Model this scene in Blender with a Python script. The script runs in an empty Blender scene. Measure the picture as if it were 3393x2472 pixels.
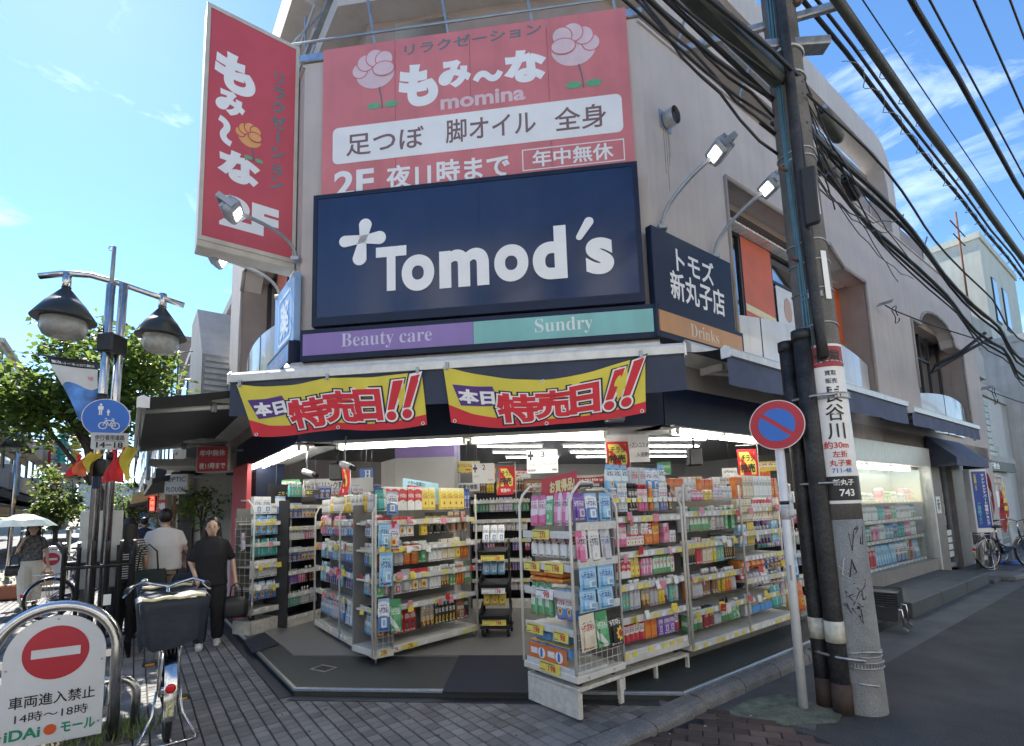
import bpy, bmesh, math, random
from mathutils import Vector, Matrix
random.seed(7)
SC = bpy.context.scene
COL = SC.collection
rad = math.radians

# ------------------------------------------------------------------ camera
FPX, CX, CY, CAMH = 1674.0, 1704.7, 1496.2, 1.6     # pixels of the 3393 x 2472 photograph
c_f = Vector((0, math.cos(rad(6.67)), math.sin(rad(6.67))))
c_r = Vector((0.99951, 0.0036, -0.0309)); c_r = (c_r - c_f * c_r.dot(c_f)).normalized()
c_u = c_r.cross(c_f)
CAMPOS = Vector((0, 0, CAMH))
cam = bpy.data.cameras.new('camera')
cam.sensor_width = 36.0
cam.lens = 36.0 * FPX / 3393.0
cam.shift_x = (3393 / 2 - CX) / 3393.0
cam.shift_y = (CY - 2472 / 2) / 3393.0
cam.clip_start = 0.05
cam.clip_end = 3000
camo = bpy.data.objects.new('camera', cam)
COL.objects.link(camo)
M = Matrix((( c_r.x, c_u.x, -c_f.x, 0), (c_r.y, c_u.y, -c_f.y, 0), (c_r.z, c_u.z, -c_f.z, CAMH), (0, 0, 0, 1)))
camo.matrix_world = M
SC.camera = camo

# ------------------------------------------------------------------ light
SUN_AZ, SUN_EL = -44.5, 46.0           # degrees; azimuth from +Y towards +X
world = bpy.data.worlds.new('World')
SC.world = world
world.use_nodes = True
wn, wl = world.node_tree.nodes, world.node_tree.links
wn.clear()
w_out = wn.new('ShaderNodeOutputWorld')
w_bg = wn.new('ShaderNodeBackground')
sky = wn.new('ShaderNodeTexSky')
sky.sky_type = 'NISHITA'
sky.sun_disc = False
sky.sun_elevation = rad(SUN_EL)
sky.sun_rotation = rad(SUN_AZ)
sky.air_density = 1.0
sky.dust_density = 0.08
sky.ozone_density = 3.5
tc = wn.new('ShaderNodeTexCoord')
mp = wn.new('ShaderNodeMapping'); mp.inputs['Scale'].default_value = (1.6, 1.6, 4.2)
mp.inputs['Rotation'].default_value = (0.25, 0.3, 0.5)
cn = wn.new('ShaderNodeTexNoise'); cn.inputs['Scale'].default_value = 2.1; cn.inputs['Detail'].default_value = 9; cn.inputs['Roughness'].default_value = 0.62
cn.inputs['Distortion'].default_value = 0.6
cr = wn.new('ShaderNodeValToRGB')
cr.color_ramp.elements[0].position = 0.575; cr.color_ramp.elements[0].color = (0, 0, 0, 1)
cr.color_ramp.elements[1].position = 0.86; cr.color_ramp.elements[1].color = (0.5, 0.5, 0.5, 1)
mx = wn.new('ShaderNodeMix'); mx.data_type = 'RGBA'
mx.inputs['B'].default_value = (8.5, 9.3, 10.4, 1)
wl.new(tc.outputs['Generated'], mp.inputs['Vector']); wl.new(mp.outputs['Vector'], cn.inputs['Vector'])
wl.new(cn.outputs['Fac'], cr.inputs['Fac']); wl.new(cr.outputs['Color'], mx.inputs['Factor'])
hs = wn.new('ShaderNodeHueSaturation'); hs.inputs['Saturation'].default_value = 1.14; hs.inputs['Value'].default_value = .86
wl.new(sky.outputs['Color'], hs.inputs['Color']); wl.new(hs.outputs['Color'], mx.inputs['A']); wl.new(mx.outputs['Result'], w_bg.inputs['Color'])
wl.new(w_bg.outputs['Background'], w_out.inputs['Surface'])
w_bg.inputs['Strength'].default_value = 0.11
sun = bpy.data.lights.new('sun', 'SUN')
sun.energy = 4.2
sun.angle = rad(0.53)
sun.color = (1.0, 0.95, 0.87)
suno = bpy.data.objects.new('sun', sun)
COL.objects.link(suno)
_a, _e = rad(SUN_AZ), rad(SUN_EL)
_sd = Vector((math.sin(_a) * math.cos(_e), math.cos(_a) * math.cos(_e), math.sin(_e)))
suno.rotation_euler = _sd.to_track_quat('Z', 'Y').to_euler()
suno.location = (-20, 20, 40)
SC.view_settings.view_transform = 'Standard'
SC.view_settings.look = 'None'
SC.view_settings.exposure = 1.62
SC.view_settings.gamma = 1.0
SC.cycles.max_bounces = 8
SC.cycles.transparent_max_bounces = 12
SC.cycles.sample_clamp_indirect = 6.0

# ------------------------------------------------------------------ pixel -> place helpers (source photo is 3393 x 2472)
def ray(px, py):
    return ((px - CX) / FPX * c_r - (py - CY) / FPX * c_u + c_f).normalized()
def gz(px, py, z=0.0):
    d = ray(px, py)
    return CAMPOS + d * ((z - CAMH) / d.z)
def at(px, py, Y):
    d = ray(px, py)
    return CAMPOS + d * (Y / d.y)
def azv(a):
    return Vector((math.sin(rad(a)), math.cos(rad(a)), 0))
class Frame:
    """a vertical facade plane: x to the right seen from outside, y into the building, z up (ks, kd: units along and across)"""
    def __init__(self, org, az, ks=1.0, kd=1.0):
        self.o = Vector((org[0], org[1], 0)); self.x = azv(az); self.y = Vector((-self.x.y, self.x.x, 0))
        self.rz = math.atan2(self.x.y, self.x.x); self.ks = ks; self.kd = kd
    def S(self, px, py, d=0.0):
        d_ = ray(px, py); o = self.o - self.y * (d * self.kd)
        t = (o - CAMPOS).dot(self.y) / d_.dot(self.y)
        P = CAMPOS + d_ * t; v = P - self.o
        return v.dot(self.x) / self.ks, P.z
    def W(self, s, d=0.0, z=0.0):
        return self.o + self.x * (s * self.ks) - self.y * (d * self.kd) + Vector((0, 0, z))
PR, PL = (1.56, 5.18), (-2.44, 5.642)
FC, FR, FL = Frame(PL, 96.6, .9911, .6558), Frame(PR, 53.2, .8192, .7935), Frame(PL, 142.5, .7331, .8866)
MR, ML, MC = Frame(PR, 53.2), Frame(PL, 142.5), Frame(PL, 96.6)          # the same planes in metres
CW = (Vector((PR[0], PR[1], 0)) - Vector((PL[0], PL[1], 0))).length / FC.ks     # width of the cut-off corner
# ------------------------------------------------------------------ materials
def lin(c):
    c = c / 255.0
    return c / 12.92 if c <= 0.04045 else ((c + 0.055) / 1.055) ** 2.4
def rgb(r, g, b):
    return (lin(r), lin(g), lin(b))
MATS = {}
def mat(name, col, rough=0.6, metal=0.0, var=0.10, scale=6.0, bump=0.0, bscale=60.0, emit=0.0, spec=0.5, streak=0.0, alpha=None, trans=0.0, coat=0.0, fine=0.0):
    """procedural principled material: colour with soft noise wear, optional rain streaks and fine relief"""
    if name in MATS:
        return MATS[name]
    m = bpy.data.materials.new(name); m.use_nodes = True
    n, l = m.node_tree.nodes, m.node_tree.links
    b = n['Principled BSDF']
    b.inputs['Roughness'].default_value = rough; b.inputs['Metallic'].default_value = metal
    b.inputs['Specular IOR Level'].default_value = spec
    if coat: b.inputs['Coat Weight'].default_value = coat
    base = (*col, 1)
    if var > 0:
        tcn = n.new('ShaderNodeTexCoord'); no = n.new('ShaderNodeTexNoise')
        no.inputs['Scale'].default_value = scale; no.inputs['Detail'].default_value = 6; no.inputs['Roughness'].default_value = 0.6
        l.new(tcn.outputs['Object'], no.inputs['Vector'])
        rp = n.new('ShaderNodeValToRGB')
        rp.color_ramp.elements[0].position = 0.30; rp.color_ramp.elements[1].position = 0.72
        rp.color_ramp.elements[0].color = (*[max(0, c * (1 - var)) for c in col], 1)
        rp.color_ramp.elements[1].color = (*[min(1, c * (1 + var * 0.7)) for c in col], 1)
        l.new(no.outputs['Fac'], rp.inputs['Fac'])
        last = rp.outputs['Color']
        if streak > 0:
            mpn = n.new('ShaderNodeMapping'); mpn.inputs['Scale'].default_value = (4.5, 4.5, 0.5)
            l.new(tcn.outputs['Object'], mpn.inputs['Vector'])
            n2 = n.new('ShaderNodeTexNoise'); n2.inputs['Scale'].default_value = 1.3; n2.inputs['Detail'].default_value = 5
            l.new(mpn.outputs['Vector'], n2.inputs['Vector'])
            r2 = n.new('ShaderNodeValToRGB'); r2.color_ramp.elements[0].position = 0.45; r2.color_ramp.elements[1].position = 0.75
            r2.color_ramp.elements[0].color = (1, 1, 1, 1); k = 1 - streak; r2.color_ramp.elements[1].color = (k, k, k * 0.97, 1)
            l.new(n2.outputs['Fac'], r2.inputs['Fac'])
            mm = n.new('ShaderNodeMix'); mm.data_type = 'RGBA'; mm.blend_type = 'MULTIPLY'; mm.inputs['Factor'].default_value = 1
            l.new(last, mm.inputs['A']); l.new(r2.outputs['Color'], mm.inputs['B']); last = mm.outputs['Result']
        if fine > 0:
            n3 = n.new('ShaderNodeTexNoise'); n3.inputs['Scale'].default_value = bscale * 1.7; n3.inputs['Detail'].default_value = 3
            l.new(tcn.outputs['Object'], n3.inputs['Vector'])
            r3 = n.new('ShaderNodeValToRGB'); r3.color_ramp.elements[0].position = 0.35; r3.color_ramp.elements[1].position = 0.65
            k = 1 - fine; r3.color_ramp.elements[0].color = (k, k, k, 1); k = 1 + fine; r3.color_ramp.elements[1].color = (k, k, k, 1)
            l.new(n3.outputs['Fac'], r3.inputs['Fac'])
            m3 = n.new('ShaderNodeMix'); m3.data_type = 'RGBA'; m3.blend_type = 'MULTIPLY'; m3.inputs['Factor'].default_value = 1
            l.new(last, m3.inputs['A']); l.new(r3.outputs['Color'], m3.inputs['B']); last = m3.outputs['Result']
        l.new(last, b.inputs['Base Color'])
        rv = n.new('ShaderNodeMapRange'); rv.inputs['To Min'].default_value = max(0.02, rough - 0.08); rv.inputs['To Max'].default_value = min(1, rough + 0.08)
        l.new(no.outputs['Fac'], rv.inputs['Value']); l.new(rv.outputs['Result'], b.inputs['Roughness'])
        if bump > 0:
            nb = n.new('ShaderNodeTexNoise'); nb.inputs['Scale'].default_value = bscale; nb.inputs['Detail'].default_value = 4
            l.new(tcn.outputs['Object'], nb.inputs['Vector'])
            bp = n.new('ShaderNodeBump'); bp.inputs['Strength'].default_value = bump; bp.inputs['Distance'].default_value = 0.01
            l.new(nb.outputs['Fac'], bp.inputs['Height']); l.new(bp.outputs['Normal'], b.inputs['Normal'])
    else:
        b.inputs['Base Color'].default_value = base
    if emit > 0:
        b.inputs['Emission Color'].default_value = base; b.inputs['Emission Strength'].default_value = emit
    if trans > 0:
        b.inputs['Transmission Weight'].default_value = trans; b.inputs['IOR'].default_value = 1.45
    if alpha is not None:
        b.inputs['Alpha'].default_value = alpha
    MATS[name] = m
    return m
def thin_glass(name, tint=(0.75, 0.85, 0.85), see=0.5, rough=0.04):
    """pane: part clear, part mirror-like, so what lies behind is dimmed and the sky is reflected"""
    if name in MATS: return MATS[name]
    m = bpy.data.materials.new(name); m.use_nodes = True
    n, l = m.node_tree.nodes, m.node_tree.links; n.clear()
    o = n.new('ShaderNodeOutputMaterial'); g = n.new('ShaderNodeBsdfGlossy'); t = n.new('ShaderNodeBsdfTransparent'); s = n.new('ShaderNodeMixShader')
    g.inputs['Roughness'].default_value = rough; t.inputs['Color'].default_value = (*tint, 1)
    lw = n.new('ShaderNodeLayerWeight'); lw.inputs['Blend'].default_value = .5
    f = n.new('ShaderNodeMath'); f.operation = 'POWER'; f.inputs[1].default_value = 5.0; l.new(lw.outputs['Facing'], f.inputs[0])
    a = n.new('ShaderNodeMath'); a.operation = 'ADD'; a.inputs[1].default_value = 1 - see; a.use_clamp = True
    l.new(f.outputs[0], a.inputs[0]); l.new(a.outputs[0], s.inputs['Fac']); l.new(t.outputs[0], s.inputs[1]); l.new(g.outputs[0], s.inputs[2])
    l.new(s.outputs[0], o.inputs['Surface']); MATS[name] = m
    return m

# ------------------------------------------------------------------ mesh helpers
class MB:
    """collects shapes, then links them as ONE mesh object"""
    def __init__(self):
        self.v = []; self.f = []; self.m = []; self.s = []; self.cur = 0
    def add(self, vs, fs, smooth=False):
        o = len(self.v); self.v += [tuple(p) for p in vs]
        for f in fs:
            self.f.append([i + o for i in f]); self.m.append(self.cur); self.s.append(smooth)
        return self
    def box(self, x0, x1, y0, y1, z0, z1, b=0.0):
        if b <= 0:
            vs = [(x, y, z) for z in (z0, z1) for y in (y0, y1) for x in (x0, x1)]
            return self.add(vs, [(0, 2, 3, 1), (4, 5, 7, 6), (0, 1, 5, 4), (2, 6, 7, 3), (0, 4, 6, 2), (1, 3, 7, 5)])
        b = min(b, (x1 - x0) * .45, (y1 - y0) * .45, (z1 - z0) * .45)
        vs = []; idx = {}
        for ix, x in enumerate((x0, x1)):
            for iy, y in enumerate((y0, y1)):
                for iz, z in enumerate((z0, z1)):
                    sx, sy, sz = (1 if ix == 0 else -1), (1 if iy == 0 else -1), (1 if iz == 0 else -1)
                    for a in range(3):
                        p = [x + sx * b, y + sy * b, z + sz * b]; p[a] = (x, y, z)[a]
                        idx[(ix, iy, iz, a)] = len(vs); vs.append(p)
        fs = []
        g = lambda ix, iy, iz, a: idx[(ix, iy, iz, a)]
        for a in range(3):
            o1, o2 = [i for i in range(3) if i != a]
            for e in (0, 1):
                c = []
                for q1, q2 in ((0, 0), (1, 0), (1, 1), (0, 1)):
                    t = [0, 0, 0]; t[a] = e; t[o1] = q1; t[o2] = q2; c.append(g(*t, a))
                fs.append(c if (e == 1) ^ (a == 1) else c[::-1])
        for a in range(3):            # edges along axis a
            o1, o2 = [i for i in range(3) if i != a]
            for q1 in (0, 1):
                for q2 in (0, 1):
                    t0 = [0, 0, 0]; t0[o1] = q1; t0[o2] = q2; t1 = list(t0); t1[a] = 1
                    fs.append([g(*t0, o1), g(*t1, o1), g(*t1, o2), g(*t0, o2)])
        for ix in (0, 1):
            for iy in (0, 1):
                for iz in (0, 1):
                    fs.append([g(ix, iy, iz, a) for a in range(3)])
        return self.add(vs, fs)
    def quad(self, a, b, c, d):
        return self.add([a, b, c, d], [(0, 1, 2, 3)])
    def prism(self, poly, z0, z1, axis='z'):
        """poly: 2-D outline; extruded along axis"""
        n = len(poly)
        if axis == 'z': vs = [(x, y, z0) for x, y in poly] + [(x, y, z1) for x, y in poly]
        elif axis == 'y': vs = [(x, z0, y) for x, y in poly] + [(x, z1, y) for x, y in poly]
        else: vs = [(z0, x, y) for x, y in poly] + [(z1, x, y) for x, y in poly]
        fs = [tuple(range(n))[::-1], tuple(range(n, 2 * n))] + [(i, (i + 1) % n, n + (i + 1) % n, n + i) for i in range(n)]
        return self.add(vs, fs)
    def tube(self, pts, r, n=8, closed=False, cap=True, r2=None):
        pts = [Vector(p) for p in pts]; k = len(pts); rings = []
        up = Vector((0, 0, 1)); prev = None
        for i, p in enumerate(pts):
            if closed: t = (pts[(i + 1) % k] - pts[i - 1])
            else: t = pts[min(i + 1, k - 1)] - pts[max(i - 1, 0)]
            if t.length < 1e-9: t = Vector((0, 0, 1))
            t.normalize()
            if prev is None:
                a = t.cross(up) if abs(t.z) < 0.95 else t.cross(Vector((1, 0, 0)))
            else:
                a = prev - t * prev.dot(t)
                if a.length < 1e-6: a = t.cross(up)
            a.normalize(); b = t.cross(a); prev = a
            rr = r if not isinstance(r, (list, tuple)) else r[i]
            rings.append([p + (a * math.cos(2 * math.pi * j / n) + b * math.sin(2 * math.pi * j / n)) * rr for j in range(n)])
        vs = [q for ring in rings for q in ring]; fs = []
        for i in range(k if closed else k - 1):
            i2 = (i + 1) % k
            for j in range(n):
                fs.append((i * n + j, i * n + (j + 1) % n, i2 * n + (j + 1) % n, i2 * n + j))
        self.add(vs, fs, True)
        if cap and not closed:
            o = len(self.v) - len(vs)
            self.f.append([o + j for j in range(n)][::-1]); self.f.append([o + (k - 1) * n + j for j in range(n)])
            self.m += [self.cur] * 2; self.s += [False] * 2
        return self
    def lathe(self, prof, n=16, c=(0, 0, 0), smooth=True, sx=1.0, sy=1.0):
        """prof: (radius, z) from bottom to top"""
        vs = []; fs = []
        for r, z in prof:
            for j in range(n):
                a = 2 * math.pi * j / n
                vs.append((c[0] + r * sx * math.cos(a), c[1] + r * sy * math.sin(a), c[2] + z))
        for i in range(len(prof) - 1):
            for j in range(n):
                fs.append((i * n + j, i * n + (j + 1) % n, (i + 1) * n + (j + 1) % n, (i + 1) * n + j))
        self.add(vs, fs, smooth)
        o = len(self.v) - len(vs)
        for i, rev in ((0, True), (len(prof) - 1, False)):
            if prof[i][0] > 1e-4:
                c_ = [o + i * n + j for j in range(n)]
                self.f.append(c_[::-1] if rev else c_); self.m.append(self.cur); self.s.append(False)
        return self
    def grid(self, fn, nu, nv, smooth=True):
        vs = [fn(i / nu, j / nv) for j in range(nv + 1) for i in range(nu + 1)]
        fs = [(j * (nu + 1) + i, j * (nu + 1) + i + 1, (j + 1) * (nu + 1) + i + 1, (j + 1) * (nu + 1) + i) for j in range(nv) for i in range(nu)]
        return self.add(vs, fs, smooth)
    def mesh(self, name, mats):
        me = bpy.data.meshes.new(name)
        me.from_pydata([tuple(p) for p in self.v], [], self.f)
        for mt in (mats if isinstance(mats, (list, tuple)) else [mats]): me.materials.append(mt)
        me.polygons.foreach_set('material_index', self.m); me.polygons.foreach_set('use_smooth', self.s)
        me.validate(); me.update()
        return me
    def build(self, name, mats, parent=None, loc=None, rz=0.0, rot=None):
        o = bpy.data.objects.new(name, self.mesh(name, mats)); COL.objects.link(o)
        if parent is not None: o.parent = parent
        if loc is not None: o.location = loc
        o.rotation_euler = rot if rot is not None else (0, 0, rz)
        return o
def obj(name, me, parent=None, loc=(0, 0, 0), rot=(0, 0, 0), sc=None):
    o = bpy.data.objects.new(name, me); COL.objects.link(o)
    if parent is not None: o.parent = parent
    o.location = loc; o.rotation_euler = rot
    if sc is not None: o.scale = sc
    return o
def tag(o, label=None, cat=None, group=None, kind=None):
    if label: o['label'] = label
    if cat: o['category'] = cat
    if group: o['group'] = group
    if kind: o['kind'] = kind
    return o
def thing(name, label, cat, loc=(0, 0, 0), rz=0.0, group=None):
    o = bpy.data.objects.new(name, None); COL.objects.link(o); o.empty_display_size = 0.2
    o.location = loc; o.rotation_euler = (0, 0, rz)
    return tag(o, label, cat, group)
def fthing(fr, name, label, cat, s, d=0.0, z=0.0, group=None):
    o = thing(name, label, cat, fr.W(s, d, z), fr.rz, group); o.scale = (fr.ks, fr.kd, 1)
    return o
def struct(name, mb, m, parent=None, **k):
    o = mb.build(name, m, parent, **k)
    if parent is None: o['kind'] = 'structure'
    return o
def copy_tree(o, parent=None, loc=None, rz=None, label=None, group=None):
    c = o.copy(); COL.objects.link(c)
    if parent is not None: c.parent = parent
    if loc is not None: c.location = loc
    if rz is not None: c.rotation_euler = (0, 0, rz)
    if label: c['label'] = label
    if group: c['group'] = group
    for ch in list(o.children): copy_tree(ch, c)
    return c

# ------------------------------------------------------------------ lettering (Blender's built-in font), stands in the x-z plane facing -y
_TX = {}
def text_mesh(body, bold=0.0, slant=0.0, depth=0.004, spacing=1.0):
    key = (body, bold, slant, spacing)
    if key in _TX: return _TX[key]
    cu = bpy.data.curves.new('lettering', 'FONT')
    cu.body = body; cu.size = 1.0; cu.shear = slant; cu.space_character = spacing
    cu.resolution_u = 10 if len(body) <= 2 else 3
    if bold > 0:
        cu.bevel_depth = bold; cu.bevel_resolution = 1; cu.extrude = 0.0
    elif bold < 0: cu.offset = bold
    ob = bpy.data.objects.new('lettering', cu)
    me = bpy.data.meshes.new_from_object(ob)
    bpy.data.objects.remove(ob); bpy.data.curves.remove(cu)
    vs = [v.co.copy() for v in me.vertices]
    fs = [list(p.vertices) for p in me.polygons if bold <= 0 or min(me.vertices[i].co.z for i in p.vertices) > -1e-6]
    bpy.data.meshes.remove(me)
    if not vs: vs = [Vector((0, 0, 0))]
    x0 = min(v.x for v in vs); x1 = max(v.x for v in vs); y0 = min(v.y for v in vs); y1 = max(v.y for v in vs)
    _TX[key] = (vs, fs, x0, x1, y0, y1)
    return _TX[key]
def text(body, s0, s1, z0, z1, m, parent=None, y=-0.003, bold=0.0, slant=0.0, name='lettering', keep=False, rot=0.0, spacing=1.0, z_shear=0.0, flip=False):
    """fit the words into the rectangle s0..s1, z0..z1 of the parent's x-z plane (keep: keep the proportions, fit the height, centre)"""
    vs, fs, x0, x1, y0, y1 = text_mesh(body, bold, slant, spacing=spacing)
    kx = (s1 - s0) / max(1e-6, x1 - x0); kz = (z1 - z0) / max(1e-6, y1 - y0)
    ox = s0
    if keep:
        kx = min(kx, kz); kz = kx; ox = (s0 + s1) / 2 - kx * (x1 - x0) / 2
        z0 = (z0 + z1) / 2 - kz * (y1 - y0) / 2
    kd = 0.02
    out = []
    cxm, czm = (s0 + s1) / 2, (z0 + z1) / 2
    for v in vs:
        X = ox + (v.x - x0) * kx; Z = z0 + (v.y - y0) * kz
        if flip: X = s0 + s1 - X
        if rot:
            dx, dz = X - cxm, Z - czm
            X = cxm + dx * math.cos(rot) - dz * math.sin(rot); Z = czm + dx * math.sin(rot) + dz * math.cos(rot)
        Z += z_shear * (X - s0)
        out.append((X, y - abs(v.z) * kd * kx, Z))
    mb = MB(); mb.add(out, fs)
    return mb.build(name, m, parent)
def vtext(body, sc_, z1, z0, w, m, parent, y=-0.003, bold=0.0, name='lettering'):
    """vertical writing: one character under another between z1 (top) and z0, centred on sc_, w wide"""
    n = len(body); h = (z1 - z0) / n; mb = MB()
    for i, ch in enumerate(body):
        if ch in (' ', '\u3000'): continue
        vs, fs, x0, x1, y0, y1 = text_mesh(ch, bold)
        full = 1.0
        k = min(w, h * 0.95) / 1.0
        cx_, cy_ = (0.5, 0.38) if ord(ch) > 255 else ((x0 + x1) / 2, (y0 + y1) / 2)
        zc = z1 - (i + 0.5) * h
        out = []
        for v in vs:
            dx, dz = (v.x - cx_) * k, (v.y - cy_) * k
            if ch in '\u30fc\u301c~': dx, dz = dz, -dx
            out.append((sc_ + dx, y - abs(v.z) * 0.02 * k, zc + dz))
        mb.add(out, fs)
    return mb.build(name, m, parent)
def disc(mb, c, r, y, n=28, rx=None):
    rx = rx or r
    vs = [(c[0] + rx * math.cos(2 * math.pi * i / n), y, c[1] + r * math.sin(2 * math.pi * i / n)) for i in range(n)]
    mb.add(vs, [tuple(range(n))])
    return mb
def rrect(x0, x1, z0, z1, r, n=5):
    """rounded rectangle outline"""
    out = []
    for cx_, cz_, a0 in ((x1 - r, z1 - r, 0), (x0 + r, z1 - r, 90), (x0 + r, z0 + r, 180), (x1 - r, z0 + r, 270)):
        for i in range(n + 1):
            a = rad(a0 + 90 * i / n); out.append((cx_ + r * math.cos(a), cz_ + r * math.sin(a)))
    return out
# ================================================================== GROUND
def tile_mat(name, c0, c1, rough=0.75, bump=0.25, gum=0.0):
    m = bpy.data.materials.new(name); m.use_nodes = True
    n, l = m.node_tree.nodes, m.node_tree.links; b = n['Principled BSDF']
    g = n.new('ShaderNodeNewGeometry'); oi = n.new('ShaderNodeObjectInfo')
    ad = n.new('ShaderNodeMath'); ad.operation = 'ADD'; fr = n.new('ShaderNodeMath'); fr.operation = 'FRACT'
    l.new(g.outputs['Random Per Island'], ad.inputs[0]); l.new(oi.outputs['Random'], ad.inputs[1]); l.new(ad.outputs[0], fr.inputs[0])
    r = n.new('ShaderNodeValToRGB'); r.color_ramp.elements[0].color = (*c0, 1); r.color_ramp.elements[1].color = (*c1, 1)
    l.new(fr.outputs[0], r.inputs['Fac'])
    no = n.new('ShaderNodeTexNoise'); no.inputs['Scale'].default_value = 1.1; no.inputs['Detail'].default_value = 8; no.inputs['Roughness'].default_value = .65
    l.new(g.outputs['Position'], no.inputs['Vector'])
    r2 = n.new('ShaderNodeValToRGB'); r2.color_ramp.elements[0].position = .3; r2.color_ramp.elements[1].position = .7
    r2.color_ramp.elements[0].color = (.62, .62, .62, 1); r2.color_ramp.elements[1].color = (1.1, 1.1, 1.1, 1)
    l.new(no.outputs['Fac'], r2.inputs['Fac'])
    mm = n.new('ShaderNodeMix'); mm.data_type = 'RGBA'; mm.blend_type = 'MULTIPLY'; mm.inputs['Factor'].default_value = 1
    l.new(r.outputs['Color'], mm.inputs['A']); l.new(r2.outputs['Color'], mm.inputs['B'])
    n4 = n.new('ShaderNodeTexNoise'); n4.inputs['Scale'].default_value = 90; n4.inputs['Detail'].default_value = 3
    l.new(g.outputs['Position'], n4.inputs['Vector'])
    r4 = n.new('ShaderNodeValToRGB'); r4.color_ramp.elements[0].color = (.75, .75, .75, 1); r4.color_ramp.elements[1].color = (1.2, 1.2, 1.2, 1)
    l.new(n4.outputs['Fac'], r4.inputs['Fac'])
    m4 = n.new('ShaderNodeMix'); m4.data_type = 'RGBA'; m4.blend_type = 'MULTIPLY'; m4.inputs['Factor'].default_value = 1
    l.new(mm.outputs['Result'], m4.inputs['A']); l.new(r4.outputs['Color'], m4.inputs['B'])
    l.new(m4.outputs['Result'], b.inputs['Base Color'])
    bp = n.new('ShaderNodeBump'); bp.inputs['Strength'].default_value = bump; bp.inputs['Distance'].default_value = .006
    l.new(n4.outputs['Fac'], bp.inputs['Height']); l.new(bp.outputs['Normal'], b.inputs['Normal'])
    b.inputs['Roughness'].default_value = rough
    MATS[name] = m
    return m
m_asphalt = mat('asphalt', (0.050, 0.050, 0.050), .9, var=.55, scale=1.3, bump=1.0, bscale=70, fine=.6)
m_grout = mat('paver_grout', (0.022, 0.023, 0.026), .9, var=.3, scale=8)
m_concrete = mat('concrete', (0.16, 0.16, 0.155), .85, var=.35, scale=2.2, bump=.4, bscale=90, fine=.25)
m_concd = mat('damp_concrete', (0.085, 0.087, 0.088), .8, var=.4, scale=2.0, bump=.4, bscale=90, fine=.3)
m_kerb = mat('kerb_granite', (0.15, 0.147, 0.14), .85, var=.45, scale=5, bump=.7, bscale=70, fine=.35)
m_moss = mat('mossy_concrete', (0.13, 0.15, 0.115), .9, var=.6, scale=7, bump=.6, bscale=60, fine=.3)
m_paver = tile_mat('grey_paver', (0.125, 0.122, 0.118), (0.235, 0.228, 0.218))
m_brick = tile_mat('brown_paving_brick', (0.060, 0.040, 0.034), (0.135, 0.095, 0.078))
m_apron = mat('apron_floor', (0.044, 0.051, 0.048), .55, var=.3, scale=1.6, bump=.15, bscale=120, fine=.15)
m_steel = mat('stainless_steel', (0.62, 0.60, 0.57), .22, 1.0, var=.12, scale=12)
m_trim = mat('aluminium_trim', (0.68, 0.69, 0.70), .35, 1.0, var=.15, scale=20)

ZP, ZA = 0.06, 0.12         # plaza, apron height above the road
struct('road', MB().box(-220, 260, -60, 420, -0.5, 0.0), m_asphalt)

def poly_sheet(pts, z, zb):
    return MB().prism([(p[0], p[1]) for p in pts], zb, z)
KA = FR.x
kerb0 = Vector((1.33, 4.26, 0))
def K(t, off=0.0):            # along the kerb, off = towards the road
    return kerb0 + KA * t + Vector((FR.y.x, FR.y.y, 0)) * -off
aL0, aC0, aR0 = .28, 1.36, .70
A1 = FL.W(-6.3, aL0); A2 = Vector((-1.98, 4.61, 0)); A3 = Vector((1.28, 4.22, 0))
plaza_pts = [K(-14, 0), K(0, 0), A3, A2, A1, FL.W(-6.3, -1.5), FL.W(-120, -1.5), FL.W(-120, 26), FL.W(26, 26)]
plaza = struct('mall_paving', poly_sheet(plaza_pts, ZP - .014, -.2), m_grout)

# individual pavers near the camera (children), the rest one mass
def inside(p, poly):
    c = False; n = len(poly)
    for i in range(n):
        x1, y1 = poly[i][0], poly[i][1]; x2, y2 = poly[(i + 1) % n][0], poly[(i + 1) % n][1]
        if (y1 > p.y) != (y2 > p.y) and p.x < (x2 - x1) * (p.y - y1) / (y2 - y1) + x1: c = not c
    return c
def project(P):
    d = Vector(P) - CAMPOS; zc = d.dot(c_f)
    if zc < .1: return None
    return CX + FPX * d.dot(c_r) / zc, CY - FPX * d.dot(c_u) / zc
TW, TL = .1, .1
tu, tv = azv(53.2), azv(-36.8)
cells = []
for i in range(-110, 90):
    for j in range(-30, 150):
        c = tu * (i * TW) + tv * (j * TL)
        if c.y > 13 or c.y < 2: continue
        q = project((c.x, c.y, ZP))
        if q is None or not (-150 < q[0] < 2400 and 1700 < q[1] < 2640): continue
        if not inside(c, plaza_pts): continue
        # keep clear of the drain strip along the apron
        cells.append((c.y * 1.0 + abs(c.x) * .1, c, i, j, q))
cells.sort(key=lambda t: t[0])
def paver(mb, c, h=0.0):
    a, b = TW / 2 - .0045, TL / 2 - .0022
    z1 = ZP + h; z0 = ZP - .02; e = .004
    def q(x, y, z): p = c + tu * x + tv * y; return (p.x, p.y, z)
    vs = [q(-a, -b, z0), q(a, -b, z0), q(a, b, z0), q(-a, b, z0), q(-a, -b, z1 - e), q(a, -b, z1 - e), q(a, b, z1 - e), q(-a, b, z1 - e),
          q(-a + e, -b + e, z1), q(a - e, -b + e, z1), q(a - e, b - e, z1), q(-a + e, b - e, z1)]
    mb.add(vs, [(0, 1, 5, 4), (1, 2, 6, 5), (2, 3, 7, 6), (3, 0, 4, 7), (4, 5, 9, 8), (5, 6, 10, 9), (6, 7, 11, 10), (7, 4, 8, 11), (8, 9, 10, 11)])
pm = MB(); paver(pm, Vector((0, 0, 0)), -0.0)
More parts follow.
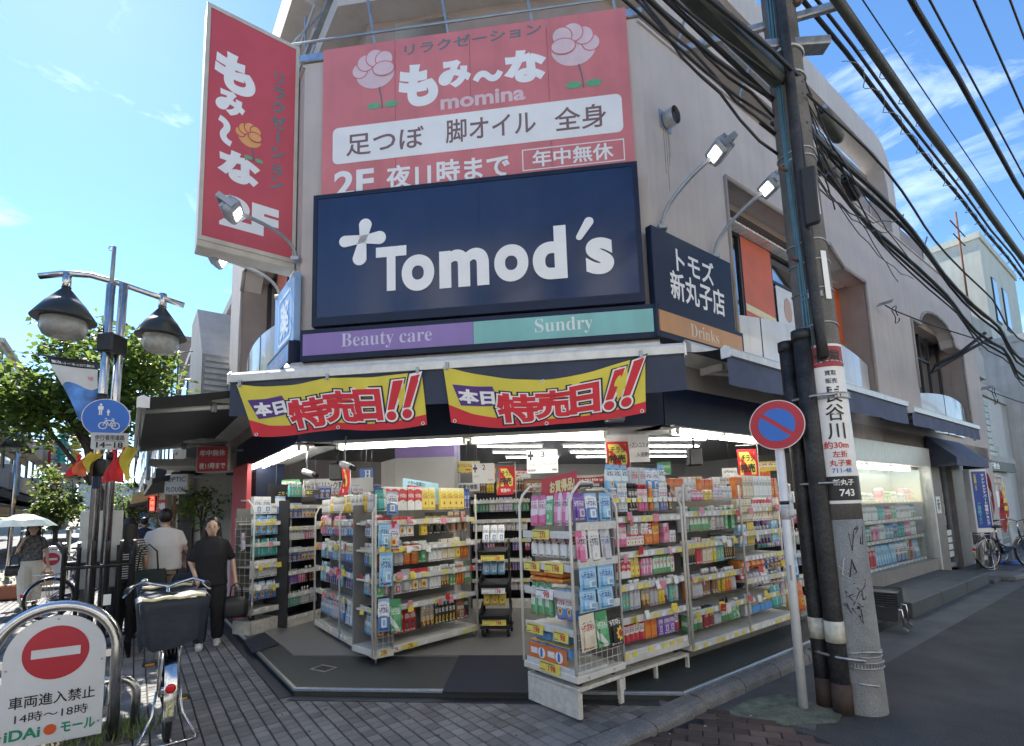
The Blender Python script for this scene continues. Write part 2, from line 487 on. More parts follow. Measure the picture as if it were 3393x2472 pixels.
pm.v = [(x, y, z - ZP) for x, y, z in pm.v]
pmesh = pm.mesh('paver', m_paver)
vis = [t for t in cells if 0 <= t[4][0] < 3393 and t[4][1] < 2500]
near = vis[:300]; ns = set((t[2], t[3]) for t in near)
for t in near:
    o = obj('paver', pmesh, plaza, (t[1].x, t[1].y, ZP + random.uniform(-.0015, .0015)), (random.uniform(-.006, .006), random.uniform(-.006, .006), 0))
mass = MB()
for t in cells:
    if (t[2], t[3]) not in ns: paver(mass, t[1], random.uniform(-.0015, .0015))
tag(mass.build('paver_field', m_paver, plaza), kind='stuff')
# far part of the mall: stone surface where single pavers can no longer be told apart
far_mat = mat('far_pavers', (0.23, 0.225, 0.22), .8, var=.3, scale=.8, fine=.2, bscale=14)
struct('far_mall_paving', poly_sheet([Vector((-6.6, 12.95, 0)), FL.W(-150, -1.5), FL.W(-150, 25), Vector((-90, 12.95, 0))], ZP + .001, .0), far_mat)

# shop apron (raised, dark green-grey coating) with metal nosings
ap = [A1, A2, A3, FR.W(-.05, aR0), FR.W(4.9, aR0), FR.W(4.9, -.5), FC.W(CW, -.6), FC.W(0, -.6), FL.W(-6.3, -.6)]
apron = struct('shop_apron', poly_sheet(ap, ZA, -.1), m_apron)
def strip(name, a, b, w, z0, z1, m, parent):
    d = (b - a); L = d.length; mb = MB().box(0, L, -w / 2, w / 2, z0, z1, .004)
    return mb.build(name, m, parent, loc=(a.x, a.y, 0), rz=math.atan2(d.y, d.x))
A2z = A2.copy()
strip('nosing', FL.W(-6.2, aL0), A2, .035, ZA - .02, ZA + .006, m_trim, apron)
strip('nosing', A2, A3, .035, ZA - .02, ZA + .006, m_trim, apron)
strip('nosing', A3, FR.W(4.9, aR0), .03, ZA - .02, ZA + .006, m_trim, apron)
m_drain = mat('drain_strip', (0.035, 0.037, 0.042), .7, var=.3)
drain = MB()
nC = -FC.y; nL = -FL.y
for a, b, n_ in ((A2, A3 + (A2 - A3) * .06, nC), (FL.W(-6.0, aL0), A2, nL)):
    d = b - a; L = d.length
    mb = MB().box(0, L, -.12, -.018, ZP, ZP + .006)
    o = mb.build('drain_strip', m_drain, apron, loc=(a.x, a.y, 0), rz=math.atan2(d.y, d.x))
ins = gz(1072, 2215, ZA)
hm = MB().box(-.11, .11, -.08, .08, ZA - .01, ZA + .003); hm.cur = 1; hm.box(-.085, .085, -.055, .055, ZA, ZA + .005)
hm.build('floor_hatch', [m_trim, m_drain], apron, loc=(ins.x, ins.y, 0), rz=rad(-30))

# kerb stones
kerb = tag(thing('kerb', None, None), kind='structure')
kerb.location = kerb0
km = {}
def kerb_stone(t0, t1, h0, h1, w=.15, off=0.0):
    L = t1 - t0 - .012
    mb = MB()
    n = 5
    pr = [(0, -.05), (0, 1.0), (w * .62, 1.0), (w * .9, .82), (w, .55), (w, -.05)]
    vs = []; fs = []
    for k in range(n + 1):
        f = k / n; h = h0 + (h1 - h0) * f
        for (y, z) in pr:
            jit = random.uniform(-.004, .004)
            vs.append((f * L, -y + jit, z * h + (jit if z > .3 else 0)))
    q = len(pr)
    for k in range(n):
        for j in range(q - 1):
            fs.append((k * q + j, k * q + j + 1, (k + 1) * q + j + 1, (k + 1) * q + j))
    fs += [tuple(range(q))[::-1], tuple(n * q + j for j in range(q))]
    mb.add(vs, fs)
    p = K(t0, off) - kerb0
    return mb.build('kerb_stone', m_kerb, kerb, loc=(p.x, p.y, 0), rz=FR.rz)
t = -8.4
while t < -.02:
    e = min(t + .6, 0); kerb_stone(t, e, ZP + .012, ZP + .012 if e < -.01 else ZP + .04, .17); t = e
t = 0
while t < 3.2:
    kerb_stone(t, t + .6, .105, .105, .15); t += .6
# gutter and damp concrete between kerb and road, mossy patch round the posts
struct('gutter', poly_sheet([K(0.05, .15), K(30, .15), K(30, .55), K(.05, .62)], .004, -.1), m_concd)
cp = [K(.25, .62), K(3.2, .6), K(3.2, .62), gz(2560, 2240, 0), gz(2740, 2330, 0), gz(2800, 2400, 0), gz(2690, 2425, 0), gz(2480, 2385, 0), gz(2330, 2345, 0)]
struct('post_footing', poly_sheet([gz(2480, 2320, 0), gz(2600, 2300, 0), gz(2700, 2330, 0), gz(2795, 2360, 0), gz(2775, 2395, 0), gz(2690, 2400, 0), gz(2600, 2405, 0), gz(2500, 2385, 0), gz(2400, 2365, 0)], .008, -.1), m_moss)
struct('pavement_slab', poly_sheet([K(.05, .15), K(3.2, .55), gz(2740, 2290, 0), gz(2700, 2420, 0), gz(2300, 2345, 0)], .0045, -.1), m_concd)
# brown brick paving, laid in rows across the lane mouth
bp_poly = [gz(2300, 2340, 0), gz(2520, 2388, 0), gz(2700, 2440, 0), gz(2830, 2500, 0), gz(2900, 2720, 0), K(-4.6, .17), K(-.2, .17)]
bp_poly = [Vector((p.x, p.y, 0)) for p in bp_poly]
bpav = struct('brick_paving', poly_sheet(bp_poly, .002, -.1), m_grout)
bu, bv = azv(110), azv(20)
bm = MB().box(-.098, .098, -.048, .048, -.03, 0, .005); bme = bm.mesh('paving_brick', m_brick)
k = 0; brs = []
for j in range(-40, 60):
    for i in range(-30, 30):
        c = bu * ((i + .5 * (j % 2)) * .203) + bv * (j * .104)
        if not inside(c, bp_poly): continue
        q = project((c.x, c.y, 0))
        if q is None or not (1700 < q[0] < 3000 and q[1] < 2540): continue
        brs.append((c.y, c))
brs.sort(key=lambda t: t[0])
for _, c in brs[:330]:
    obj('paving_brick', bme, bpav, (c.x, c.y, .014 + random.uniform(-.003, .003)), (random.uniform(-.012, .012), random.uniform(-.012, .012), math.atan2(bu.y, bu.x) + random.uniform(-.015, .015)))
# dark stone step in front of the shop window, and the pavement beyond
m_step = mat('dark_stone_step', (0.055, 0.06, 0.062), .6, var=.35, scale=3, bump=.2)
st = struct('window_step', MB(), m_step)
for a, b in ((4.92, 6.5), (6.515, 8.2), (8.215, 10.05)):
    o = MB().box(a, b, -.98, -.02, 0, .21, .012).build('step_stone', m_step, st, loc=FR.W(0), rz=FR.rz); o.scale = (FR.ks, FR.kd, 1)
struct('pavement', MB().box(8.25, 26, -.84, 0, -.1, .07, .01), m_concd, loc=FR.W(0), rz=FR.rz)
cov = gz(3330, 1905, .07)
MB().box(-.4, .4, -.25, .25, .0, .10, .02).build('ramp_plate', m_concrete, None, loc=(cov.x, cov.y, .0), rz=FR.rz - .1)
tag(bpy.data.objects['ramp_plate'], 'grey concrete kerb ramp plate lying at the road edge before the parked bicycle', 'ramp')

# small litter, gum and dry leaves on the ground
m_gum = mat('gum_spot', (.03, .03, .03), .8, var=.2); m_scrap = mat('paper_scrap', (.6, .6, .56), .8, var=.1); m_dry = mat('dry_leaf', (.26, .19, .08), .8, var=.3)
rl_ = random.Random(31)
for i in range(14):
    p = gz(rl_.uniform(900, 1750), rl_.uniform(2320, 2460), ZP); k_ = MB(); r0 = rl_.uniform(.006, .016); k_.lathe([(r0, 0), (r0 * .8, .0018)], 9, sx=rl_.uniform(.7, 1.3)); tag(k_.build('gum_spot', m_gum, plaza, loc=(p.x, p.y, ZP + .0005)))
for i in range(16):
    p = gz(rl_.uniform(1950, 2500), rl_.uniform(2360, 2465), 0); a_ = rl_.uniform(0, 6); s_ = rl_.uniform(.008, .02)
    k_ = MB().add([(0, 0, 0), (s_, .2 * s_, .004), (1.3 * s_, s_, .002), (.2 * s_, .8 * s_, .006)], [(0, 1, 2, 3)]); tag(k_.build('litter_scrap', m_scrap if i % 2 else m_dry, bpav, loc=(p.x, p.y, .018), rz=a_))
# ================================================================== CORNER SHOP BUILDING
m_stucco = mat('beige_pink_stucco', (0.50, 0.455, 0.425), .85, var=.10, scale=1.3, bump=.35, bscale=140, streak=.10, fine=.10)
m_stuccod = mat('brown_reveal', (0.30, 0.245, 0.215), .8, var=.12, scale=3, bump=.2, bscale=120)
m_navy = mat('navy_panel', (0.010, 0.018, 0.045), .5, var=.3, scale=2.5, spec=.3)
m_navyl = mat('navy_sign_face', (0.017, 0.031, 0.085), .16, var=.18, scale=1.2, spec=.6, streak=.12)
m_white = mat('white_enamel', (0.74, 0.74, 0.72), .4, var=.12, scale=7)
m_wpanel = mat('glossy_white_panel', (0.66, 0.68, 0.68), .12, var=.10, scale=1.5, streak=.15)
m_dark = mat('dark_window_frame', (0.02, 0.02, 0.022), .45, var=.2)
m_glassU = thin_glass('window_glass', (.55, .62, .63), .45)
m_glassS = thin_glass('shop_glass', (.97, .99, .98), .99)
m_floor = mat('shop_floor', (0.19, 0.185, 0.175), .35, var=.12, scale=2)
m_ceil = mat('shop_ceiling', (0.42, 0.43, 0.44), .8, var=.06, scale=2)
m_inwall = mat('shop_wall', (0.46, 0.455, 0.43), .7, var=.08, scale=2)
m_purple = mat('purple_band', (0.25, 0.17, 0.40), .5, var=.1)
m_orange = mat('orange_film', (0.62, 0.13, 0.045), .5, var=.12, scale=3)
m_cream = mat('cream_film', (0.75, 0.68, 0.40), .5, var=.08)
m_metal = mat('zinc_cap', (0.55, 0.56, 0.57), .32, .9, var=.3, scale=9, bump=.4, bscale=14)
m_grey = mat('grey_metal', (0.33, 0.35, 0.37), .45, .6, var=.2)
m_beige = mat('beige_soffit', (0.36, 0.32, 0.285), .8, var=.15, scale=2, streak=.1)
m_stone = mat('grey_brown_stone', (0.20, 0.18, 0.16), .55, var=.25, scale=6, fine=.2)
m_redtext = mat('red_print', (0.50, 0.045, 0.035), .5, var=.05)

bld = thing('drugstore_building', 'two-storey beige corner drugstore with a cut-off corner and navy fascia', 'building', (0, 0, 0))
def fpart(fr, name, mb, m, parent=bld):
    o = mb.build(name, m, parent, loc=fr.W(0), rz=fr.rz); o.scale = (fr.ks, fr.kd, 1)
    return o
TH = .35
ZT = 7.1
# ---- right facade upper wall with its two deep window openings
w = MB()
w.box(0.0, 1.96, 0, TH, 2.86, ZT)
w.prism([(1.96, 5.84), (5.85, 5.87), (6.45, 5.60), (7.60, 5.58), (7.60, ZT), (1.96, ZT)], 0, TH, 'y')
w.box(1.96, 7.60, 0, TH, 2.86, 3.48)
w.box(7.60, 10.60, 0, TH, 2.5, ZT)
arch = [(10.6, 5.40), (11.35, 5.40)] + [(12.95 - 1.6 * math.cos(math.pi * i / 10), 5.38 + .50 * math.sin(math.pi * i / 10)) for i in range(0, 11)] + [(14.6, 5.34), (15.4, 5.34), (15.4, ZT), (10.6, ZT)]
w.prism(arch, 0, TH, 'y')
w.box(10.60, 15.40, 0, TH, 2.5, 3.35)
w.box(15.40, 17.3, 0, TH, 2.5, ZT)
w.box(17.0, 17.3, TH, 9, 0, ZT)
fpart(FR, 'right_wall', w, m_stucco)
w = MB(); w.box(0, CW, 0, TH, 2.86, ZT + .06); fpart(FC, 'corner_wall', w, m_stucco)
w = MB()
w.prism([(-5.5, 5.75), (-5.2, 6.05), (-1.0, 6.05), (-.75, 5.8), (-.75, ZT), (-5.5, ZT)], 0, TH, 'y')
w.box(-7.25, -5.5, 0, TH, 2.86, ZT); w.box(-.75, 0, 0, TH, 2.86, ZT); w.box(-5.5, -.75, 0, TH, 2.86, 4.0)
w.box(-7.25, -6.95, TH, 8, 0, ZT)
fpart(FL, 'left_wall', w, m_stucco)
# reveals (brown jambs, soffit) of the recessed windows
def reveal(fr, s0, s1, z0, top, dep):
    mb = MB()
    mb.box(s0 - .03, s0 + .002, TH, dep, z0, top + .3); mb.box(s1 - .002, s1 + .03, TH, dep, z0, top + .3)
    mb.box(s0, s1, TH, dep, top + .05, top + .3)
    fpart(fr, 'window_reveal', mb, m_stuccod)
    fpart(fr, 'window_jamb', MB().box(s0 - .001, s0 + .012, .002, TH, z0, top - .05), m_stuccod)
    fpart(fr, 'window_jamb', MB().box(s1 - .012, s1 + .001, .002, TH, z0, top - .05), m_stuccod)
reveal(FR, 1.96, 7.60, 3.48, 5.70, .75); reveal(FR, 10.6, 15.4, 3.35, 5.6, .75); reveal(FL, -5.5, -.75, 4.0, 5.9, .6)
def moulding(fr, pts, r=.035):
    mb = MB()
    for a, b in zip(pts[:-1], pts[1:]): mb.tube([(a[0], -.012, a[1]), (b[0], -.012, b[1])], r, 6)
    fpart(fr, 'window_moulding', mb, m_beige)
moulding(FR, [(1.96, 3.5), (1.96, 5.84), (5.85, 5.87), (6.45, 5.6), (7.6, 5.58), (7.6, 3.0)])
moulding(FR, [(10.6, 3.9), (10.6, 5.4)] + arch[1:-2] + [(15.4, 3.0)])
moulding(FL, [(-5.5, 3.3), (-5.5, 5.75), (-5.2, 6.05), (-1.0, 6.05)])

def window(fr, s0, s1, z0, z1, y, mull, trans, name='window'):
    mb = MB(); fw = .05
    mb.box(s0, s1, y - .03, y + .05, z1 - fw, z1); mb.box(s0, s1, y - .03, y + .05, z0, z0 + fw)
    for m_ in [s0 + fw / 2, s1 - fw / 2] + list(mull): mb.box(m_ - fw / 2, m_ + fw / 2, y - .035, y + .055, z0, z1)
    for (a, b, zt) in trans: mb.box(a, b, y - .032, y + .052, zt - fw / 2, zt + fw / 2)
    w_ = fpart(fr, name, mb, m_dark)
    xs = [s0] + sorted(mull) + [s1]
    for a, b in zip(xs[:-1], xs[1:]):
        p = MB().box(a + .02, b - .02, y + .005, y + .012, z0 + .02, z1 - .02)
        g = p.build('pane', m_glassU, w_)
    return w_
w1 = window(FR, 2.0, 7.56, 4.0, 5.60, .58, [2.45, 3.25, 3.4, 4.4, 5.6, 6.3], [(3.4, 6.3, 5.1)])
w2 = window(FR, 10.65, 15.35, 3.75, 5.85, .62, [11.55, 12.55, 13.45, 14.25], [(11.55, 14.25, 5.0)])
w3 = window(FL, -5.45, -.8, 4.1, 5.95, .5, [-4.4, -3.4, -2.2], [(-3.4, -.8, 5.2)])
# rooms behind the upstairs windows
rm = MB(); rm.box(1.9, 16.5, 3.0, 3.1, 3.4, 6.4); rm.box(1.9, 16.5, .9, 3.1, 3.3, 3.4); rm.box(1.9, 16.5, .9, 3.1, 6.4, 6.5)
fpart(FR, 'upper_room', rm, m_inwall)
# soffit grille, orange films and poster in the big window
sg = MB()
for i in range(36): sg.box(2.0 + i * .155, 2.13 + i * .155, .36, .56, 5.60, 5.63)
fpart(FR, 'soffit_grille', sg, m_white)
for pa_, pb_ in ((2462, 2562), (2738, 2782)):
    a, b = FR.S(pa_, 900, -.54)[0], FR.S(pb_, 960, -.54)[0]
    f = fpart(FR, 'orange_panel', MB().box(a, b, .54, .552, 4.02, 5.58), m_orange)
    f2 = MB(); f2.prism([(a + .002, 4.42), (b - .002, 4.36), (b - .002, 4.47), (a + .002, 4.53)], .534, .539, 'y'); fpart(FR, 'cream_stripe', f2, m_cream)
a, b = FR.S(2572, 960, -.54)[0], FR.S(2640, 1000, -.54)[0]
po = fpart(FR, 'window_poster', MB().box(a, b, .545, .552, 4.02, 5.06), m_white)
text('足つぼ', a + .08, b - .05, 4.06, 4.34, m_redtext, po, y=.542, bold=.03)
pb = MB(); pb.lathe([(.01, 0), (.13, .05), (.17, .2), (.12, .36), (.02, .42)], 12, ((a + b) / 2, .541, 4.5), sy=.03)
pb.build('poster_figure', mat('poster_skin', (.55, .38, .30), .6), po)
for a, b in ((-3.2, -2.4),):
    fpart(FL, 'orange_panel', MB().box(-4.38, -3.42, .47, .48, 4.15, 5.9), m_orange)
fpart(FL, 'window_poster', MB().box(-3.3, -.9, .47, .48, 4.15, 5.1), m_white)
# bowed glossy panels under the windows
def bowed(fr, s0, s1, z0, z1, joints):
    mb = MB()
    n = 28
    def fn(u, v):
        s = s0 + (s1 - s0) * u; b = 1 - (2 * u - 1) ** 2
        return (s, .12 - .20 * b, z0 + (z1 + .10 * b - z0) * v)
    mb.grid(fn, n, 3)
    def fn2(u, v):
        s = s0 + (s1 - s0) * u; b = 1 - (2 * u - 1) ** 2
        return (s, .12 - .20 * b + v * .5, z1 + .10 * b)
    mb.grid(fn2, n, 1)
    o = fpart(fr, 'bowed_panel', mb, m_wpanel)
    for j in joints:
        b = 1 - (2 * (j - s0) / (s1 - s0) - 1) ** 2
        MB().box(j - .008, j + .008, .112 - .20 * b, .13 - .20 * b, z0, z1 + .10 * b).build('joint', m_dark, o)
bowed(FR, 2.0, 7.56, 3.2, 4.02, [2.75, 3.9, 5.6]); bowed(FR, 10.65, 15.3, 3.0, 3.80, [12.4, 14.6]); bowed(FL, -5.4, -.8, 3.5, 4.15, [-3.9, -2.6])
# ---- parapet cap and terrace
cap = MB().box(-.02, 17.32, -.03, .40, ZT, ZT + .035); fpart(FR, 'parapet_cap', cap, m_stucco)
cap = MB().box(-7.27, .02, -.03, .40, ZT, ZT + .035); fpart(FL, 'parapet_cap', cap, m_stucco)
cap = MB().box(-.05, CW + .05, -.05, .40, ZT + .07, ZT + .16); fpart(FC, 'zinc_flashing', cap, m_metal)
def ringpoly(d, sL, sR):
    """building outline inset by -d from each facade"""
    def meet(f1, f2):
        a, b = f1.W(0, d), f2.W(0, d); x1, x2 = f1.x, f2.x
        den = x1.x * x2.y - x1.y * x2.x; t_ = ((b.x - a.x) * x2.y - (b.y - a.y) * x2.x) / den
        return a + x1 * t_
    return [FL.W(sL, d), meet(FL, FC), meet(FC, FR), FR.W(sR, d)]
tp = ringpoly(-.05, -7.2, 17.2); tp = [(p.x, p.y) for p in tp]
bld_floor = MB().prism(tp, 6.85, 6.95); bld_floor.build('terrace_slab', m_beige, bld)
tp2 = [(p.x, p.y) for p in ringpoly(-.9, -7.1, 16.6)]
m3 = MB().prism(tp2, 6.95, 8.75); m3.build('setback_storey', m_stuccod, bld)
tp3 = [(p.x, p.y) for p in ringpoly(-.45, -7.3, 10.2)]
MB().prism(tp3, 8.25, 8.52).build('eave', m_stucco, bld)
tp4 = [(p.x, p.y) for p in ringpoly(-.38, -7.3, 10.2)]
MB().prism(tp4, 8.525, 8.60).build('gutter_edge', m_grey, bld)
tp5 = [(p.x, p.y) for p in ringpoly(-1.6, -6.5, 14)]
# roof frame (concrete pergola) with its rounded end
def beam_path(fr, pts, y0, y1, name):
    """pts: outline in s,z; extruded across y0..y1"""
    mb = MB().prism(pts, y0, y1, 'y')
    return fpart(fr, name, mb, m_stucco)
cur_o = [(10.55 - .0 + .0, 7.15)]
outer = [(.9, 9.30)] + [(9.6 + 1.0 * math.sin(rad(a)), 8.30 + 1.0 * math.cos(rad(a))) for a in range(0, 91, 15)] + [(10.6, 7.12)]
inner = [(10.05, 7.12)] + [(9.45 + .6 * math.sin(rad(a)), 8.15 + .6 * math.cos(rad(a))) for a in range(90, -1, -15)] + [(.9, 8.75)]
beam_path(FR, outer + inner, .0, .45, 'pergola_beam')
for s_ in (2.9, 6.3): beam_path(FR, [(s_, 8.80), (s_ + .75, 8.80), (s_ + .75, 9.25), (s_, 9.25)], .45, 4.5, 'pergola_beam')
beam_path(FL, [(-6.9, 8.75), (-.9, 8.75), (-.9, 9.30), (-6.9, 9.30)], .0, .45, 'pergola_beam')
beam_path(FC, [(-.2, 8.75), (.35, 8.75), (.35, 9.30), (-.2, 9.30)], .6, 3.0, 'pergola_beam')
beam_path(FC, [(.35, 8.75), (3.7, 8.75), (3.7, 9.30), (.35, 9.30)], .6, 1.05, 'pergola_beam')
m_wallw = mat('pale_roof_wall', (.55, .54, .50), .85, var=.15, scale=2, streak=.2)
fpart(FC, 'roof_wall', MB().box(.95, 1.7, .9, 1.0, 7.1, 8.2), m_wallw)
# roof railing of grey pipes
rl = MB()
for z in (7.42, 7.62): rl.tube([(-.3, .22, z), (CW - .1, .22, z)], .018, 6)
for s_ in (.9, 1.85, 2.9, 3.9): rl.tube([(s_, .24, 7.1), (s_ - .18, .24, 8.3)], .02, 6)
rl.tube([(-.3, .24, 7.62), (.0, .6, 8.3)], .016, 6)
fpart(FC, 'roof_railing', rl, m_grey)
rl = MB()
for y, z in ((.10, 7.42), (.10, 7.65), (.10, 8.0)): rl.tube([(-6.8, y, z), (.1, y, z)], .02, 6)
for s_ in (-6.5, -5, -3.5, -2, -.5): rl.tube([(s_, .1, 7.1), (s_, .1, 8.2)], .018, 6)
fpart(FL, 'roof_railing', rl, m_grey)
for s_ in (1.0, 2.75, 4.6, 6.6, 8.6, 10.6, 12.6): fpart(FR, 'cable_bracket', MB().tube([(s_, .02, 7.05), (s_ - .02, .02, 7.35), (s_ + .12, -.1, 7.75)], .022, 6), m_grey)
# exhaust hood on the right wall
vent = fthing(FR, 'exhaust_hood', 'round steel exhaust hood with rust streaks high on the beige wall', 'vent', .48, 0, 6.05)
hd = MB()
hd.tube([(0, 0, 0), (0, -.13, 0)], .095, 18)
hd.tube([(0, -.04, 0), (0, -.19, -.01)], .105, 18, cap=False)
hd.build('hood', m_metal, vent)
MB().tube([(0, -.135, 0), (0, -.145, 0)], .09, 18).build('opening', m_dark, vent)
MB().box(-.13, .13, -.012, 0, -.12, .12, .005).build('base_plate', m_grey, vent)

for dx_, h_ in ((-.05, .55), (.0, .75), (.045, .42), (.07, .3)): MB().box(dx_ - .008, dx_ + .006, -.002, 0, -.12 - h_, -.11).build('rust_streak', mat('rust_stain', (.30, .245, .205), .85, var=.3, scale=14), vent)
# ---- ground floor: fascia, band, openings
def poly_band(name, z0, z1, d, m, sL, sR):
    for fr, a, b in ((FL, sL, .0), (FC, 0, CW), (FR, 0, sR)):
        fpart(fr, name, MB().box(a, b, -d, .3, z0, z1), m)
for fr, a, b in ((FL, -6.9, .0), (FC, 0, CW), (FR, 0, 4.95)):
    fpart(fr, 'fascia', MB().box(a, b, -.02, .12, 2.44, 2.86), m_navy)
    fpart(fr, 'soffit_band', MB().box(a, b, -.01, .25, 2.865, 3.2), m_beige)
for s_ in (2.0, 4.0): fpart(FR, 'fascia_joint', MB().box(s_ - .004, s_ + .004, -.023, -.02, 2.45, 2.85), m_dark)
fpart(FC, 'fascia_joint', MB().box(2.0, 2.008, -.023, -.02, 2.45, 2.85), m_dark)
fpart(FR, 'upper_band', MB().box(4.95, 17.0, 0, .3, 2.57, 2.86), m_beige)
fl = [FL.W(-7, .0), FL.W(0, 0), FC.W(CW, 0), FR.W(10.2, 0), FR.W(10.2, -7), FL.W(-7, -5)]
fl = [(p.x, p.y) for p in fl]
MB().prism(fl, .0, .135).build('shop_floor', m_floor, bld)
fl2 = [FL.W(-7, -.13), FL.W(0, -.13), FC.W(CW, -.13), FR.W(10.2, -.13), FR.W(10.2, -7.2), FL.W(-7, -5.2)]
MB().prism([(p.x, p.y) for p in fl2], 2.80, 2.86).build('shop_ceiling', m_ceil, bld)
bwA, bwB, bwC = FL.W(-7, -.13), FL.W(-7, -5), FR.W(10.2, -7)
for i, (a, b) in enumerate(((bwA, bwB), (bwB, bwC), (bwC, FR.W(10.2, 0)))):
    d = b - a
    MB().box(0, d.length, 0, .1, .13, 2.8).build('back_wall', m_inwall, bld, loc=(a.x, a.y, 0), rz=math.atan2(d.y, d.x))
# soffit boards just behind the fascia that carry the outer tube lights
for fr, a, b in ((FL, -4.2, .0), (FC, 0, CW), (FR, 0, 4.95)):
    fpart(fr, 'light_soffit', MB().box(a, b, .12, .6, 2.44, 2.47), m_ceil)
# plinth of pale tiles under the right rack
pls = MB()
for i in range(4): fpart(FR, 'plinth_tile', MB().box(.05 + i * .72, .05 + i * .72 + .712, -.10, .2, .12, .27, .005), m_concrete)
# end walls and shop window bay
fpart(FR, 'wall_pier', MB().box(4.95, 5.55, 0, .5, .0, 2.57), m_stone)
bay = FR
m_frame = mat('pale_window_frame', (.55, .56, .54), .45, .3, var=.1)
for i, (a, b) in enumerate(((5.5, 7.2), (7.21, 8.75), (8.76, 10.22))): fpart(FR, 'header_panel', MB().box(a, b, -.13, .1, 2.22, 2.58, .006), m_frame)
fpart(FR, 'window_post', MB().box(10.14, 10.24, -.12, .12, 0.05, 2.22), m_frame)
fpart(FR, 'window_post', MB().box(5.5, 5.58, -.1, .12, .2, 2.22), m_frame)
fpart(FR, 'window_base', MB().box(5.5, 10.2, -.08, .3, .05, .42), m_stone)
fpart(FR, 'shop_window', MB().box(5.58, 10.14, -.01, .0, .42, 2.2), m_glassS)
fpart(FR, 'display_back', MB().box(5.5, 10.2, .85, .9, .1, 2.8), m_inwall)
fpart(FR, 'display_side', MB().box(10.14, 10.2, .05, .9, .1, 2.8), m_inwall)
fpart(FR, 'stone_pillar', MB().box(10.26, 11.15, -.06, .5, .05, 2.45, .01), m_stone)
dr = fpart(FR, 'side_door', MB().box(11.2, 11.26, .12, .2, .1, 2.4), m_grey)
for a, b, z0, z1 in ((12.45, 12.52, .1, 2.4), (11.2, 12.52, 2.34, 2.4), (11.2, 12.52, .1, .2)): MB().box(a, b, .115, .205, z0, z1).build('door_frame', m_grey, dr)
MB().box(11.26, 12.45, .15, .16, .2, 2.34).build('pane', m_glassS, dr)
m_post2 = mat('pale_flyer', (.66, .62, .66), .6, var=.35, scale=14)
for i in range(4):
    MB().box(11.32, 12.0, .14, .146, 1.75 - i * .25, 1.97 - i * .25).build('flyer', mat('blue_flyer', (.10, .16, .42), .6, var=.5, scale=12) if i == 0 else m_post2, dr)
for i in range(4): MB().box(11.35, 12.2, .10, .145, .32 + i * .15, .44 + i * .15, .008).build('letter_box', m_white, dr)
fpart(FR, 'door_pier', MB().box(12.52, 13.6, .0, .5, .05, 2.57), m_stone)
fpart(FR, 'recess_back', MB().box(11.2, 17.0, 1.6, 1.7, .0, 2.6), m_stone)
fpart(FR, 'wall_pier', MB().box(13.6, 17.3, .0, .4, 0.05, 2.57), m_stucco)
pn = fpart(FR, 'notice', MB().box(10.52, 10.86, -.07, -.062, 1.28, 1.62), m_white)
text('禾', 10.58, 10.80, 1.33, 1.57, m_dark, pn, y=-.074, bold=.03)
# left end of the ground floor: pier, red stair entrance board
fpart(FL, 'navy_pier', MB().box(-4.2, -3.45, .05, .5, .1, 2.44), m_navy)
fpart(FL, 'white_frame', MB().box(-4.3, -4.2, -.02, .5, .1, 2.44), m_white)
fpart(FL, 'wall_pier', MB().box(-6.95, -4.9, .3, .6, .1, 2.44), m_stucco)
# ================================================================== SIGNS ON THE BUILDING
def Z4(x, y): return 1000 + x * .66593, y * .66593
def Z5(x, y): return 2000 + x * .6659, y * .6659
def Z3(x, y): return 600 + x * .48426, y * .48426
def R1(x, y): return 2100 + x * .36314, 900 + y * .36314
def R4(x, y): return 400 + x * .36314, 1050 + y * .36314
def R5(x, y): return 900 + x * .36314, 1000 + y * .36314
def R6(x, y): return 1500 + x * .36314, 1000 + y * .36314
def R7(x, y): return 600 + x * .39348, 600 + y * .39348
def prect(fr, zf, x0, x1, y0, y1, d):
    xm, ym = (x0 + x1) / 2, (y0 + y1) / 2
    return fr.S(*zf(x0, ym), d)[0], fr.S(*zf(x1, ym), d)[0], fr.S(*zf(xm, y1), d)[1], fr.S(*zf(xm, y0), d)[1]
m_red = mat('hazed_red_vinyl', (0.60, 0.185, 0.19), .45, var=.12, scale=1.5, streak=.10)  # red lightened towards pink, lens flare haze put into the colour
m_red2 = mat('deep_red_vinyl', (0.52, 0.075, 0.09), .45, var=.1, scale=1.5)
m_signw = mat('white_vinyl', (0.78, 0.78, 0.76), .4, var=.05, scale=3)
m_letter = mat('white_acrylic', (0.80, 0.80, 0.78), .3, var=.06, scale=3)
m_green = mat('grey_green_print', (0.12, 0.19, 0.19), .5, var=.1)
m_leaf_p = mat('green_print', (0.12, 0.38, 0.20), .5, var=.1)
m_brownp = mat('brown_print', (0.20, 0.12, 0.12), .5, var=.05)
m_pinkw = mat('pale_pink_print', (0.66, 0.50, 0.52), .5, var=.08)
m_gold = mat('orange_print', (0.72, 0.36, 0.12), .5, var=.08)
m_black = mat('black_print', (0.012, 0.012, 0.014), .5, var=.1)
m_strip_p = mat('purple_strip', (0.26, 0.17, 0.42), .35, var=.10, scale=2, streak=.1)
m_strip_t = mat('teal_strip', (0.20, 0.48, 0.45), .35, var=.10, scale=2, streak=.1)
m_strip_o = mat('orange_strip', (0.52, 0.25, 0.07), .35, var=.12, scale=2, streak=.1)
m_strip_b = mat('blue_strip', (0.16, 0.27, 0.50), .35, var=.10, scale=2)
m_bluesign = mat('pale_blue_sign', (0.24, 0.38, 0.58), .3, var=.08, scale=1.5)
m_ivory = mat('ivory_frame', (0.52, 0.48, 0.41), .5, var=.15, scale=4, streak=.1)

